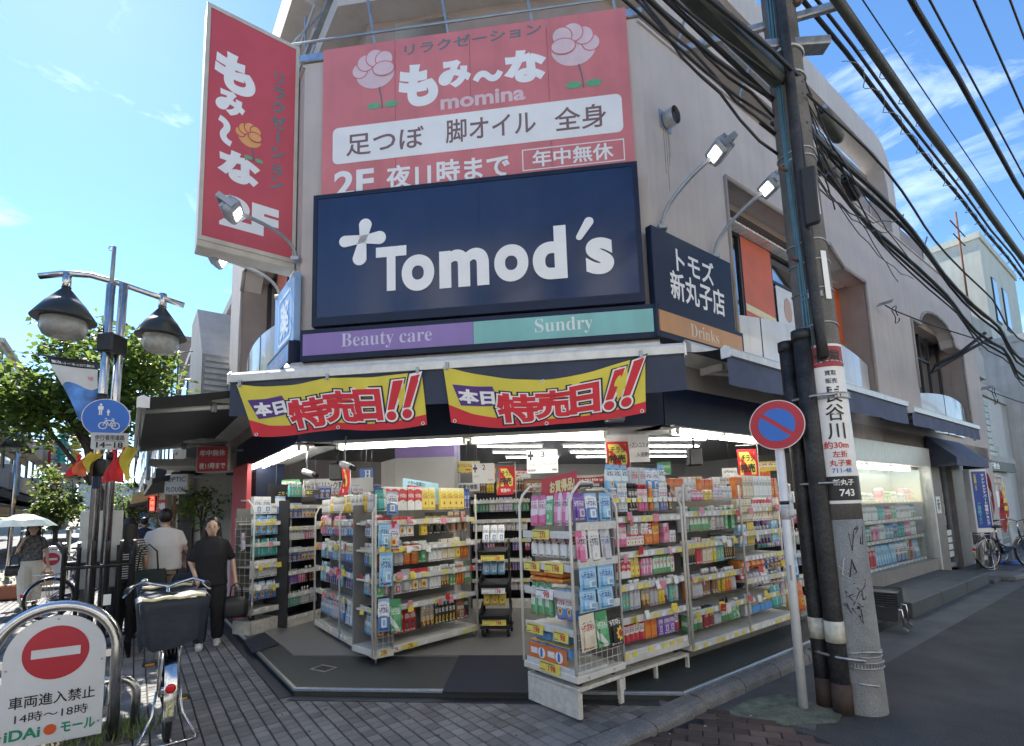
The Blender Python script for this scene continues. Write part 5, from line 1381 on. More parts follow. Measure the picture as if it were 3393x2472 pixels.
for (x, z, w_, b_, yl) in ((.16, zD[4], .14, '2,380', 0), (.42, zD[4], .14, '998', 0), (.85, zD[4], .13, '1,480', 0), (.22, zD[3], .20, '1,198', 1), (.50, zD[3], .13, '2,380', 0), (.10, zD[2], .08, '428', 1), (.27, zD[2], .08, '498', 1), (.45, zD[2], .08, '1,480', 1), (.10, zD[0], .08, '498', 1), (.24, zD[0], .08, '798', 0), (.42, zD[0], .08, '748', 1)):
    price_card(D1, x, -.02, z - .01, w_, .055, b_, bool(yl), wide=.7)
for x in (.03, 1.36): MB().tube([(x, .02, .0), (x, .02, .1)], .012, 8).build('foot', m_trim, D1)
hs = MB().box(0, .50, 0, .006, 0, .22); hp_ = hs.build('header_sign', mat('sky_header', (.32, .55, .68), .45, var=.15, scale=6), D1, loc=(.42, .12, 1.66), rot=(-.05, rad(6), 0))
text('イヤ〜な虫に!', .06, .30, .155, .205, m_black, hp_, y=-.004, bold=.02); text('殺虫剤', .08, .31, .04, .14, m_tagy, hp_, y=-.005, bold=.05); text('特集!', .34, .45, .05, .11, m_tagy, hp_, y=-.005, bold=.04)
MB().box(.06, .34, -.002, -.001, .025, .15).build('red_field', m_bred, hp_)
D2 = rack('display_rack', 'white rack in the middle of the entrance with blue packs, facing the mall', (-2.71, 6.92, ZA), 143.6, 2.12, .20, zD, 1.66, .08, 2, tags=8)
n2 = 'rack facing the mall'
rowsE = [[('pouch', 'sky blue', 5, .09, .06, .2), ('bottle', 'lilac', 4, .06, .05, .2), ('pouch', 'white and blue', 3, .1, .06, .2)], [('pouch', 'sky blue', 3, .09, .05, .2), ('pouch', 'dark blue', 5, .09, .05, .19)], [('bottle', 'sky blue', 3, .06, .05, .18), ('can', 'teal', 3, .06, .05, .2), ('can', 'white and blue', 4, .05, .05, .2)],
         [('pack', 'pink', 2, .14, .1, .2), ('pack', 'white and blue', 3, .10, .08, .16)], [('jar', 'plain white', 6, .065, .05, .16), ('can', 'yellow', 3, .06, .05, .18)]]
for l, spec in enumerate(rowsE):
    place_goods(D2, n2, l, ZA + zD[l], .05, 1.03, spec); place_goods(D2, n2, l, ZA + zD[l], 1.09, 2.08, spec[::-1])
wire_side(D2, 2.14, .17, .14, .40, .02)
rz = D2.rotation_euler.z
hang(D2, [(2.17, .06, ZA + 1.62, .12, .22, 'teal'), (2.17, .18, ZA + 1.60, .12, .24, 'white and blue'), (2.18, .08, ZA + 1.28, .12, .25, 'sky blue'), (2.18, .20, ZA + 1.26, .11, .25, 'lilac'), (2.19, .10, ZA + .98, .14, .34, 'sky blue'), (2.19, .08, ZA + .52, .12, .32, 'white and blue'), (2.19, .21, ZA + .50, .12, .32, 'green')], 'rack facing the mall')
# ---------------------------------------------------------------- rack E: wheeled rack by the mall
zE = [.30, .58, .86, 1.14, 1.42]
E1 = rack('display_rack', 'white wheeled rack by the navy pillar at the mall side', (-3.44, 6.65, ZA), 25.0, .58, .34, zE, 1.72, .27, 1, tags=4)
pl_ = MB(); pl_.box(0, .58, 0, .34, .15, .17, .004); pl_.box(0, .02, 0, .34, 0, .15); pl_.box(0, .58, 0, .015, 0, .15); pl_.build('plinth', m_rackrust, E1)
for x, y in ((.06, .06), (.52, .06)): caster(E1, x, y, .27, .17)
n3 = 'wheeled rack by the mall'
for l, spec in enumerate(([('pouch', 'white and blue', 4, .13, .06, .19)], [('box', 'plain white', 4, .12, .05, .19)], [('pouch', 'teal', 3, .15, .05, .2)], [('pouch', 'sky blue', 4, .12, .06, .22)], [('box', 'white and blue', 2, .16, .06, .2), ('box', 'plain white', 1, .12, .05, .12)])):
    place_goods(E1, n3, l, ZA + zE[l], .03, .56, spec)
wire_side(E1, -.01, .32, .35, 1.5, .02, .10)
place_goods(E1, n3, 'narrow left side', ZA + .95, -.05, .0, [('blister', 'lilac', 1, .045, .05, .2)], y=.1)
# ---------------------------------------------------------------- black-backed shelving inside the shop
def gondola(label, p0, az_, L, zs, specs, nm, top=1.95, D=.42):
    t_ = thing('gondola_shelf', label, 'rack', (p0[0], p0[1], .135), rad(90 - az_), 'shelving inside the shop')
    MB().box(0, L, D - .02, D, 0, top).build('back_panel', m_blackback, t_); MB().box(0, L, 0, D, 0, .1).build('kick_base', m_rack, t_)
    for x in (0, L): MB().box(x - .012, x + .012, 0, D, 0, top - .25).build('end_panel', m_blackback, t_)
    for l, z in enumerate(zs):
        s_ = shelf(t_, L, D - .06, z, max(3, int(L * 5)), m=m_blackback, yel=.25)
        place_goods(t_, nm, l, .135 + z, .03, L - .02, specs[l % len(specs)])
    return t_
sA_ = [('bottle', 'teal', 4, .06, .05, .18), ('bottle', 'plain white', 3, .06, .05, .19), ('pouch', 'lilac', 3, .08, .05, .18)]; sB_ = [('bottle', 'purple', 4, .045, .04, .16), ('bottle', 'pink', 3, .05, .04, .17), ('can', 'black and red', 3, .05, .05, .18), ('bottle', 'brown', 3, .05, .04, .16)]
sC_ = [('box', 'plain white', 4, .07, .05, .14), ('box', 'pink', 3, .06, .05, .14), ('pack', 'silver', 3, .08, .06, .13)]; sD_ = [('box', 'dark blue', 3, .10, .06, .18), ('jar', 'lilac', 4, .08, .06, .15), ('pouch', 'white and blue', 3, .1, .05, .2)]
sE_ = [('bottle', 'brown', 4, .05, .05, .18), ('bottle', 'yellow', 4, .05, .05, .19), ('bottle', 'red', 4, .05, .05, .18)]
zI = [.12, .42, .72, 1.02, 1.32, 1.62]
gondola('black shelving behind the wheeled rack with blue cartons', (-3.12, 6.98), 22, .62, zI, [sA_, sB_, sD_, sC_, sD_, sA_], 'shelving behind the wheeled rack')
gondola('black shelving along the left inside wall under the drinks sign', (-3.3, 8.2), 78, 1.5, zI[2:], [sD_, sC_, sC_, sD_], 'shelving under the drinks sign')
gondola('black shelving seen between the insecticide rack and the end rack', (-.72, 7.95), 96, .95, zI, [sC_, sB_, sB_, sC_, sA_, sE_], 'shelving in mid shop')
gondola('black shelving deep in the shop behind the right racks', (2.6, 8.6), 96, 1.6, zI[3:], [sD_, sC_, sC_], 'shelving deep in the shop')
gondola('black shelving beyond the long right rack', (3.25, 6.95), 62, 1.5, zI[:-1], [sC_, sD_, sA_, sB_, sC_], 'shelving beyond the long right rack', 1.75)
# hanging bags at the end of the long right rack
rg = thing('wire_stand', 'tall narrow wire stand with hanging bags at the end of the long right rack', 'rack', MR.W(2.14, .05, ZA), MR.rz)
for x in (0, .34): MB().tube([(x, 0, 0), (x, 0, 1.72)], .012, 6).build('post', m_rack, rg)
for z in (.05, .6, 1.15, 1.70): MB().tube([(0, 0, z), (.34, 0, z)], .008, 6).build('crossbar', m_rack, rg)
for (x, z, w_, h, adj) in ((.06, 1.62, .10, .32, 'orange'), (.24, 1.62, .16, .34, 'silver'), (.12, 1.22, .2, .30, 'dark blue'), (.17, .92, .30, .40, 'sky blue'), (.10, .48, .24, .34, 'yellow'), (.30, .46, .2, .34, 'orange')):
    me = goods_mesh('pouch', adj, w_, .06, h); P_ = MR.W(2.14 + x, .10, ZA + z - h)
    tag(obj('bag', me, None, P_, (0, random.uniform(-.1, .1), MR.rz)), '%s bag hanging %.0f cm up on the wire stand' % (adj, (z - h) * 100), 'bag', 'bags hanging on the wire stand')
# black bin stand between the racks
bs = thing('bin_stand', 'black wheeled stand with three tilted bins of sachets', 'rack', (-.47, 6.15, .135), rad(90 - 97))
for x in (.02, .34): MB().tube([(x, .2, .06), (x, .2, 1.12)], .014, 8).build('post', m_blackp, bs)
for x, y in ((.03, .05), (.33, .05), (.03, .3), (.33, .3)): caster(bs, x, y, .1, 0)
MB().box(0, .36, 0, .34, .09, .11).build('base', m_blackp, bs)
for i, (z, adj, b_, yl) in enumerate(((.16, 'yellow', '198', 1), (.52, 'sky blue', '178', 0), (.90, 'white and blue', '138', 1))):
    o = MB().box(0, .36, 0, .30, 0, .012); o.box(0, .36, 0, .012, 0, .10); o.box(0, .012, 0, .3, 0, .12); o.box(.348, .36, 0, .3, 0, .12)
    o.build('bin', m_blackp, bs, loc=(0, -.04, z), rot=(rad(22), 0, 0))
    place_goods(bs, 'black bin stand', ['lowest bin', 'middle bin', 'top bin'][i], .135 + z + .06, .03, .34, [('pouch', adj, 3, .1, .05, .19)], y=.06, tilt=rad(-18))
    price_card(bs, .18, -.06, z + .02, .28, .07, b_, bool(yl), wide=.4)
# ---------------------------------------------------------------- paper goods in the shop window
H0 = MR.W(4.62, -.10)
RH = thing('window_shelf', 'white shelf unit full of paper goods behind the shop window', 'rack', (H0.x, H0.y, 0), MR.rz)
zH = [.44, .88, 1.22, 1.56]
MB().box(0, 3.55, .42, .44, .4, 2.1).build('back_panel', m_backp, RH)
for z in zH: shelf(RH, 3.55, .34, z, 18, yel=.5, m=m_rack)
nh = 'shop window shelf'
rowsH = [[('pack', 'white and blue', 3, .22, .2, .40), ('pack', 'green', 1, .16, .15, .38), ('pack', 'red', 2, .16, .15, .38), ('pouch', 'sky blue', 7, .14, .1, .36)],
         [('pack', 'sky blue', 2, .2, .15, .26), ('pack', 'dark blue', 2, .14, .15, .27), ('pack', 'teal', 3, .14, .14, .26), ('pack', 'pink', 2, .17, .14, .26), ('pack', 'plain white', 2, .18, .14, .28)],
         [('pack', 'red', 2, .19, .15, .24), ('pack', 'green', 2, .14, .12, .22), ('pack', 'plain white', 4, .17, .14, .26), ('pack', 'teal', 2, .17, .14, .25)],
         [('pack', 'pink', 2, .2, .14, .2), ('pack', 'green', 2, .17, .13, .16), ('pack', 'plain white', 2, .18, .13, .14), ('pack', 'sky blue', 3, .16, .13, .12)]]
for l, spec in enumerate(rowsH): place_goods(RH, nh, l, zH[l], .05, 3.5, spec)

# little shelf talkers sticking out of the rails
m_talk = [mat('talker_red', (.50, .03, .04), .4, var=.3, scale=50), mat('talker_yellow', (.70, .55, .06), .4, var=.3, scale=50), mat('talker_white', (.70, .69, .66), .4, var=.35, scale=50), mat('talker_pink', (.62, .22, .30), .4, var=.3, scale=50)]
tk = [MB().box(-.03, .03, -.002, 0, -.035, .035).mesh('shelf_talker', q) for q in m_talk]
rk_ = random.Random(77)
for par, L_, zz in ((RB, .9, zB), (RC, 2.06, zC), (D1, 1.39, zD), (D2, 2.12, zD), (E1, .58, zE)):
    for z in zz[1:]:
        for i in range(int(L_ * 4)):
            obj('shelf_talker', rk_.choice(tk), par, (rk_.uniform(.04, L_ - .04), -.03 - rk_.uniform(0, .02), z + rk_.uniform(-.03, .03)), (rk_.uniform(-.3, .1), rk_.uniform(-.1, .1), rk_.uniform(-.5, .5)))
# ================================================================== INSIDE THE SHOP
# rows of ceiling tubes running away from the corner
def ceiling_tube(i, a, b, label):
    d = b - a; L = d.length
    t_ = thing('ceiling_light', label, 'light', (a.x, a.y, 2.76), math.atan2(d.y, d.x), 'ceiling tube lights in the shop')
    MB().box(0, L, -.05, .05, 0, .035, .006).build('tray', m_tray, t_)
    MB().tube([(.03, 0, -.025), (L - .03, 0, -.025)], .009, 8).build('tube', m_tubei, t_)
cl_dir = MR.x
for i in range(5):
    base = MC.W(.9, 0) + MC.y * (1.3 + i * 1.0)
    for k in range(3):
        a = Vector((base.x + .25 + k * 1.55 + i * .12, base.y + k * .35, 0)); b = a + Vector((1.2, .28, 0))
        if a.y < 5.9 + k * .6: continue
        ceiling_tube(i, a, b, 'lit tube on the shop ceiling, %s row from the entrance, %s of three' % (['first', 'second', 'third', 'fourth', 'fifth', 'sixth', 'seventh'][i], ['left', 'middle', 'right'][k]))
a = at(1560, 1510, 7.0); ceiling_tube(9, Vector((a.x, a.y, 0)), Vector((a.x + .9, a.y - .05, 0)), 'lit tube on the shop ceiling right of the pale column')
a = at(1030, 1540, 8.2); ceiling_tube(9, Vector((a.x, a.y, 0)), Vector((a.x + 1.3, a.y + .2, 0)), 'lit tube on the shop ceiling over the drinks shelving')
# pale column with a purple top
c0 = at(1310, 1600, 7.4); c1 = at(1506, 1600, 7.4)
colm = MB().box(c0.x, c1.x, c0.y, c0.y + .8, .13, 2.42); colm.build('column', m_inwall, bld)
cl_ = MB().prism([(c0.x, c0.y), (c0.x - .34, c0.y + .5), (c0.x - .34, c0.y + .8), (c0.x, c0.y + .8)], .13, 2.42); cl_.build('column_side', m_inwall, bld)
MB().box(c0.x - .004, c1.x + .004, c0.y - .004, c0.y + .804, 2.42, 2.8).build('purple_band', m_purple, bld)
# aisle and department signs
m_isign = mat('white_aisle_board', (.66, .66, .65), .4, var=.06)
def aisle(label, px0, px1, py0, py1, Y, cross, num, lines, name='aisle_sign', m=None, big=None, col=None):
    P = at((px0 + px1) / 2, py1, Y); w = at(px1, py1, Y).x - at(px0, py1, Y).x; h = at(px0, py0, Y).z - at(px0, py1, Y).z
    t_ = thing(name, label, 'sign', (P.x, P.y, P.z), rad(2))
    MB().box(-w / 2, w / 2, 0, .01, 0, h).build('board', m or m_isign, t_)
    if cross: text('+', -w * .47, -w * .28, h * .55, h * .95, m_black, t_, bold=.04, y=-.004)
    if num: text(num, -w * .05, w * .08, h * .68, h * .93, m_black, t_, bold=.01, y=-.004)
    for (bd, u0, u1, v0, v1) in lines: text(bd, (u0 - .5) * w, (u1 - .5) * w, h * v0, h * v1, col or m_black, t_, y=-.004, bold=.01)
    for x in (-w * .4, w * .4): MB().tube([(x, .005, h), (x, .005, 2.8 - P.z)], .003, 5).build('wire', m_grey, t_)
aisle('larger hanging aisle sign with a cross above the red bargain sign', 1747, 1850, 1490, 1568, 5.8, 1, '3', [('ヘアスタイリング', .03, .45, .30, .42), ('クレンジング', .52, .95, .32, .44), ('染毛剤', .03, .28, .08, .18), ('洗顔', .8, .95, .1, .2)])
aisle('smaller hanging aisle sign with a cross beside the pale column', 1566, 1640, 1535, 1602, 6.8, 1, '2', [('ヘアケア', .03, .3, .30, .40), ('ベビー', .7, .95, .12, .22)])
aisle('white hanging sign for seasonal cosmetics and bath salts', 2007, 2155, 1440, 1532, 5.6, 0, '', [('シーズンコスメ', .45, .98, .52, .72), ('入浴剤', .70, .97, .18, .36), ('ボディケア', .03, .30, .06, .24)])
aisle('grey wall sign for energy drinks over the left shelving', 1005, 1235, 1585, 1632, 8.4, 0, '', [('ドリンク剤', .2, .58, .2, .8)], 'department_sign')
aisle('small wall sign for skin medicine beside the column', 1512, 1590, 1600, 1628, 7.8, 0, '', [('皮膚治療薬', .1, .9, .2, .8)], 'department_sign')
aisle('dark blue wall panel with a white letter H', 1192, 1236, 1553, 1588, 8.6, 0, '', [('𝐇', .35, .85, .15, .85)], 'department_sign', m_capb, col=m_letter)
aisle('black and yellow shelf header above the wheeled rack', 898, 1060, 1625, 1642, 7.3, 0, '', [('肩こり・腰痛・筋肉痛に', .08, .85, .15, .85)], 'shelf_header', m_blackp, col=m_tagy)
# small sale flags inside
for lb, px, py, Y, w_, h in (('red and yellow sale flag beside the aisle sign 2', 1652, 1640, 6.4, .20, .36), ('yellow sale flag behind the red bargain sign', 2010, 1575, 5.4, .24, .36), ('narrow sale flag seen edge-on near the drinks sign', 1128, 1640, 6.2, .10, .34)):
    P = at(px, py, Y); flag_pop(lb, (P.x, P.y, P.z), rad(0), w_, h)
# cameras and ceiling fittings
def camera_fix(label, px, py, Y, rz):
    P = at(px, py, Y); t_ = thing('security_camera', label, 'camera', (P.x, P.y, P.z), rz)
    MB().tube([(-.10, 0, 0), (.08, 0, -.05)], .035, 10).build('housing', m_white, t_); MB().tube([(.08, 0, -.05), (.14, 0, -.07)], .028, 10).build('lens', m_black, t_)
    MB().tube([(-.04, 0, .03), (-.05, 0, .16), (-.02, 0, .30)], .012, 6).build('arm', m_grey, t_)
camera_fix('white security camera on a bracket above the drinks sign', 1150, 1535, 5.4, rad(-40)); camera_fix('white security camera at the left end of the soffit', 1025, 1560, 6.0, rad(-30))
for lb, px, py, Y in (('black box speaker on the ceiling near the drinks sign', 1118, 1560, 7.2), ('black box speaker on the ceiling at the right', 2300, 1510, 7.0)):
    P = at(px, py, Y); t_ = thing('speaker', lb, 'speaker', (P.x, P.y, P.z))
    MB().box(-.09, .09, -.08, .08, -.14, .10, .015).build('cabinet', m_blackp, t_); MB().tube([(0, 0, .1), (0, 0, .32)], .015, 6).build('bracket', m_blackp, t_)
# round air grille and door-mats
P = at(2040, 1480, 5.2); t_ = thing('ceiling_fan', 'dark ceiling fan with broad blades behind the seasonal sign', 'fan', (P.x, P.y, 2.52))
MB().lathe([(.10, -.04), (.12, .02), (.08, .10), (.03, .12), (.03, .28)], 16).build('hub', m_grey, t_)
for k in range(3):
    b = MB(); b.prism([(.1, -.05), (.55, -.11), (.62, 0), (.55, .09), (.1, .05)], -.006, .006); b.build('blade', m_stuccod, t_, rot=(rad(10), 0, rad(30 + 120 * k)))
m_mat = mat('navy_floor_mat', (.022, .026, .038), .95, var=.25, scale=25, bump=.7, bscale=300)
def floor_mat(label, pts, z=.0):
    P = [gz(px, py, ZA + .01) for px, py in pts]; c = sum(P, Vector((0, 0, 0))) / 4
    mb = MB().prism([(p.x - c.x, p.y - c.y) for p in P][::-1], 0, .012); o = mb.build('floor_mat', m_mat, None, loc=(c.x, c.y, ZA + .001))
    tag(o, label, 'mat')
floor_mat('dark ribbed floor mat in front of the entrance beside the end rack', [(1465, 2293), (1525, 2165), (1745, 2168), (1755, 2296)])
floor_mat('dark floor mat lying at the mall side beside the wheeled rack', [(806, 2122), (838, 2164), (1047, 2091), (985, 2055)])
# stray items on top of racks

# posters and price boards on the walls and over the shelves
rp_ = random.Random(5)
for i in range(16):
    px, py, Y = rp_.uniform(900, 2600), rp_.uniform(1560, 1640), rp_.uniform(7.6, 8.6)
    if 1220 < px < 1520: continue
    P = at(px, py, Y); w_, h = rp_.uniform(.18, .5), rp_.uniform(.14, .26); adj = rp_.choice(list(PAL))
    t_ = thing('wall_poster', '%s advertising card high inside the shop, card %s from the left wall' % (adj, ['one', 'two', 'three', 'four', 'five', 'six', 'seven', 'eight', 'nine', 'ten', 'eleven', 'twelve', 'thirteen', 'fourteen', 'fifteen', 'sixteen'][i]), 'poster', (P.x, P.y, P.z), rad(rp_.uniform(-15, 15)))
    MB().box(-w_ / 2, w_ / 2, 0, .008, 0, h).build('card', pmat(adj, .4, i % 3), t_); MB().tube([(0, .004, h), (0, .004, 2.8 - P.z)], .002, 4).build('thread', m_grey, t_)
# ================================================================== UTILITY POLE AND WIRES
m_pole = mat('pole_concrete', (.155, .145, .13), .85, var=.35, scale=3, bump=.5, bscale=90, fine=.3, streak=.25)
m_pole2 = mat('pole_concrete_pale', (.24, .245, .24), .85, var=.3, scale=4, bump=.5, bscale=90, fine=.25, streak=.2)
m_cond = mat('black_conduit', (.020, .020, .021), .55, var=.9, scale=7, fine=.5, bscale=30)
m_cable = mat('black_cable', (.018, .019, .021), .5, var=.3)
m_cableg = mat('grey_green_cable', (.055, .062, .055), .55, var=.4, scale=6)
m_cableb = mat('blue_cable', (.06, .15, .20), .5, var=.3)
m_band = mat('steel_band', (.45, .46, .46), .4, .9, var=.3, scale=20)
m_rust = mat('rust', (.16, .065, .035), .85, var=.4, scale=20)
P0 = gz(2857, 2372, 0); dv = Vector((P0.x, P0.y, 0)).normalized(); PC = Vector((P0.x, P0.y, 0)) + dv * .17
ang = math.atan2(dv.y, dv.x) - math.pi / 2           # local -y looks to the camera
pole = thing('utility_pole', 'tall grey concrete utility pole with black conduits and a white advertising sleeve', 'pole', PC, ang)
LEAN = -.012
def pr(z): return .172 - .0062 * z
def pc_(z, a=0.0, r=None, extra=0.0):
    """point on the pole's skin; a = angle from the camera side, positive to the right"""
    rr = (pr(z) if r is None else r) + extra
    return (LEAN * z + rr * math.sin(a), -rr * math.cos(a), z)
MB().tube([(LEAN * z, 0, z) for z in (-.1, .02, 1.45)], [pr(0) + .004, pr(0) + .003, pr(1.45) + .002], 24).build('pole_base', m_pole2, pole)
MB().tube([(LEAN * z, 0, z) for z in (1.45, 3, 5, 7, 9.5)], [pr(z) for z in (1.45, 3, 5, 7, 9.5)], 24).build('pole_shaft', m_pole, pole)
def pside(px, py):
    """angle round the pole and height for a photo pixel (front side)"""
    d = ray(px, py); t = (PC - CAMPOS).dot(dv) / d.dot(dv); P = CAMPOS + d * t
    side = Vector((-dv.y, dv.x, 0)) * -1
    x = (P - PC).dot(side)
    z = P.z
    return x - LEAN * z, z
# thick conduits standing left of the pole
def conduit(xoff, yoff, r, z1, label_t):
    pts = [(xoff + LEAN * z * 1.0, yoff, z) for z in (-.02, .4, 1.2, 2.0, z1)]
    o = MB().tube(pts, r, 16).build('conduit', m_cond, pole)
    MB().tube([(xoff + LEAN * z1, yoff, z1 - .02), (xoff + LEAN * z1, yoff, z1 + .06)], r * 1.12, 16).build('cap', m_blackp, o)
    MB().tube([(xoff + LEAN * .6, yoff, .52), (xoff + LEAN * .6, yoff, .68)], r + .003, 16).build('white_tape', mat('worn_white_tape', (.62, .60, .50), .6, var=.3, scale=18), o)
    MB().tube([(xoff, yoff, -.02), (xoff, yoff, .22)], r + .004, 16).build('rusty_foot', mat('rusty_conduit', (.07, .045, .035), .8, var=.5, scale=10), o)
conduit(-.235, -.075, .058, 2.90, 1); conduit(-.115, -.165, .066, 2.95, 2)
MB().tube([(-.175 + LEAN * z, -.10, z) for z in (0, 1.5, 2.2)], .016, 8).build('thin_pipe', m_cond, pole)
# cables up the pole
for k, (a, m_, r) in enumerate(((-.55, m_cableb, .012), (-.42, m_cableb, .011), (-.30, m_cableb, .008), (.10, m_cond, .04), (.0, m_cable, .012), (.32, m_cable, .01))):
    MB().tube([pc_(z, a + .05 * math.sin(z * 2 + k), extra=r * .8 + .006 * math.sin(z * 3.3 + k)) for z in [2.75 + .25 * i for i in range(16 if k != 3 else 15)]], r, 8).build('riser_cable', m_, pole)
MB().box(-.055, .055, -.05, 0, 3.85, 4.35, .012).build('splice_box', m_blackp, pole, loc=pc_(0, .08, extra=.055))
# steel bands
for z, r_, w_ in ((.45, .012, .012), (2.72, .010, .01), (3.05, .010, .01), (3.35, .008, .008), (3.6, .008, .01), (3.78, .008, .01), (4.55, .008, .01), (4.62, .008, .01), (5.35, .010, .02), (5.60, .012, .03)):
    MB().tube([pc_(z + .01 * math.sin(a * 3), a, extra=.004) for a in [2 * math.pi * i / 24 for i in range(24)]], w_ * .7, 6, closed=True).build('steel_band', m_band, pole)
def strap(z, a0, a1, ex, n=14):
    mb = MB()
    for i in range(n):
        a = a0 + (a1 - a0) * i / n; b = a0 + (a1 - a0) * (i + .55) / n
        p1, p2 = pc_(z, a, extra=ex), pc_(z, b, extra=ex)
        mb.quad((p1[0], p1[1], z - .02), (p2[0], p2[1], z - .02), (p2[0], p2[1], z + .02), (p1[0], p1[1], z + .02))
    for zz in (z - .02, z + .02): mb.tube([pc_(zz, a0 + (a1 - a0) * i / 12, extra=ex) for i in range(13)], .005, 5)
    mb.build('perforated_strap', m_band, pole)
strap(.36, -.2, 1.5, .012); strap(.44, .2, 1.5, .006); strap(2.44, -.5, 1.6, .02); strap(3.30, -.6, .5, .008)
MB().tube([(-.31, -.06, 2.44), (-.24, -.145, 2.44), (-.1, -.24, 2.44), (.06, -.19, 2.44)], .012, 6).build('conduit_strap', m_band, pole)
MB().tube([(-.31, -.06, 1.74), (-.24, -.145, 1.74), (-.1, -.24, 1.74), (.02, -.20, 1.74)], .010, 6).build('conduit_strap', m_band, pole)
MB().tube([(-.31, -.06, .42), (-.24, -.145, .42), (-.1, -.24, .42), (.06, -.19, .40)], .012, 6).build('conduit_strap', m_band, pole)
MB().tube([(.0, -.19, .235), (.13, -.13, .215)], .006, 6).build('wire_end', m_trim, pole)
for z, a in ((3.62, -.45), (4.45, -.5)): MB().tube([pc_(z, a), pc_(z, a, extra=.12)], .012, 6).build('step_bolt', m_rust, pole)
# advertising sleeve wrapped round the pole
m_sleeve = mat('white_sleeve', (.70, .70, .69), .45, var=.10, scale=6, streak=.12)
SZ0, SZ1 = 1.575, 2.87
def sleeve_part(name, z0, z1, a0, a1, m, ex):
    MB().grid(lambda u, v: pc_(z0 + (z1 - z0) * v, a0 + (a1 - a0) * u, extra=ex), 20, 4).build(name, m, pole)
sleeve_part('sleeve', SZ0, SZ1, -1.9, 1.9, m_sleeve, .006)
sleeve_part('sleeve_red_panel', 2.68, 2.85, -1.2, 1.3, mat('sleeve_red', (.30, .02, .03), .5, var=.3, scale=10), .0075)
sleeve_part('sleeve_black_panel', 1.60, 1.79, -1.6, 1.6, m_black, .0075)
def stext(body, ac, zc, h, m, bold=.02, vertical=False, ex=.0095, wsc=1.0):
    mb = MB(); chars = list(body)
    for i, ch in enumerate(chars):
        vs, fs, x0, x1, y0, y1 = text_mesh(ch if vertical else body, bold)
        if not vertical and i: break
        out = []
        for v in vs:
            if vertical: dx = (v.x - .5) * h * wsc; z = zc - (i + .5) * h * 1.02 + (v.y - .38) * h
            else: dx = (v.x - (x0 + x1) / 2) * h * wsc; z = zc + (v.y - (y0 + y1) / 2) * h
            out.append(pc_(z, ac + dx / .165, extra=ex))
        mb.add(out, fs)
    mb.build('lettering', m, pole)
AC = .38
stext('長谷川', AC, 2.525, .145, m_black, .012, True)
stext('買取', AC, 2.625, .045, m_black, .01); stext('販売', AC, 2.56, .045, m_black, .01)
stext('約30m', AC - .1, 2.04, .065, m_redtext, .02); stext('左折', AC, 1.965, .055, m_redtext, .02); stext('丸子東', AC, 1.895, .055, m_redtext, .02); stext('711-48', AC, 1.835, .05, m_capb, .02)
stext('新丸子', AC, 1.742, .05, m_signw, .02); stext('743', AC + .1, 1.66, .075, m_signw, .02)
stext('骨董', AC, 2.765, .10, m_black, .05)
# small plates, scrawls on the pale base
for z in (3.25, 4.0): 
    sleeve_part('number_plate', z, z + .42, .62, .95, m_signw, .012)
rg_ = random.Random(3)
for k in range(9):
    a0, z0 = rg_.uniform(-.2, .9), rg_.uniform(.75, 1.35); pts = []
    for i in range(6): pts.append(pc_(z0 + rg_.uniform(-.09, .09), a0 + rg_.uniform(-.35, .35), extra=.002))
    MB().tube(pts, .004, 4).build('graffiti', m_signw if k == 0 else m_black, pole)
# brackets, boxes and the cable tray at the top
MB().box(-.07, .07, -.42, .25, 5.62, 5.70, .01).build('cross_arm', m_band, pole, loc=(LEAN * 5.6 + .12, 0, 0), rot=(0, 0, rad(-60)))
MB().box(-.03, .03, -.9, .5, 5.95, 6.02, .01).build('cross_arm', m_band, pole, loc=(LEAN * 6, 0, 0), rot=(0, 0, rad(-75)))
for k in range(5): MB().lathe([(.02, 0), (.045, .02), (.025, .05), (.045, .08), (.02, .10)], 10, (LEAN * 6 + .15 + k * .14, -.05 - k * .03, 6.02)).build('insulator', mat('brown_insulator', (.12, .07, .05), .25), pole)

def cable(label, pts, r, m, n=8, group='overhead cables along the lane'):
    o = MB().tube(pts, r, n).build('overhead_cable', m, None)
    return tag(o, label, 'cable', group)
def lane(d, z0, s0, s1, sag, dz=0.0, wob=0.0, k=0, n=26):
    out = []
    for i in range(n + 1):
        u = i / n; s = s0 + (s1 - s0) * u ** 1.6
        u2 = (s - s0) / (s1 - s0)
        p = MR.W(s, d, z0 + dz * u2 - sag * 4 * u2 * (1 - u2) + wob * math.sin(s * 2.1 + k)); p += MR.y * wob * math.cos(s * 1.7 + k); out.append(p)
    return out
for i, (lb, d, z, r, m_, sag) in enumerate((('dark lashed cable overhead just right of the pole', 1.55, 6.36, .022, m_cable, .25), ('dark cable overhead beside the lashed one right of the pole', 1.62, 6.36, .016, m_cable, .25),
        ('thickest grey-green cable overhead crossing the sky on the right', 1.86, 5.96, .042, m_cableg, .3), ('thin wire overhead between the thickest cable and the twisted cable', 1.90, 6.24, .006, m_cable, .2),
        ('thick twisted cable overhead in the right part of the sky', 2.16, 6.38, .026, m_cable, .35), ('thin dark wire overhead right of the twisted cable', 2.22, 6.50, .010, m_cable, .3), ('thin dark wire overhead near the top right corner', 2.50, 6.32, .010, m_cable, .3), ('outermost thin wire overhead at the right edge', 2.62, 7.0, .010, m_cable, .3))):
    cable(lb, lane(d, z, -6, 34, sag, wob=.012 if r > .015 else 0, k=i), r, m_)
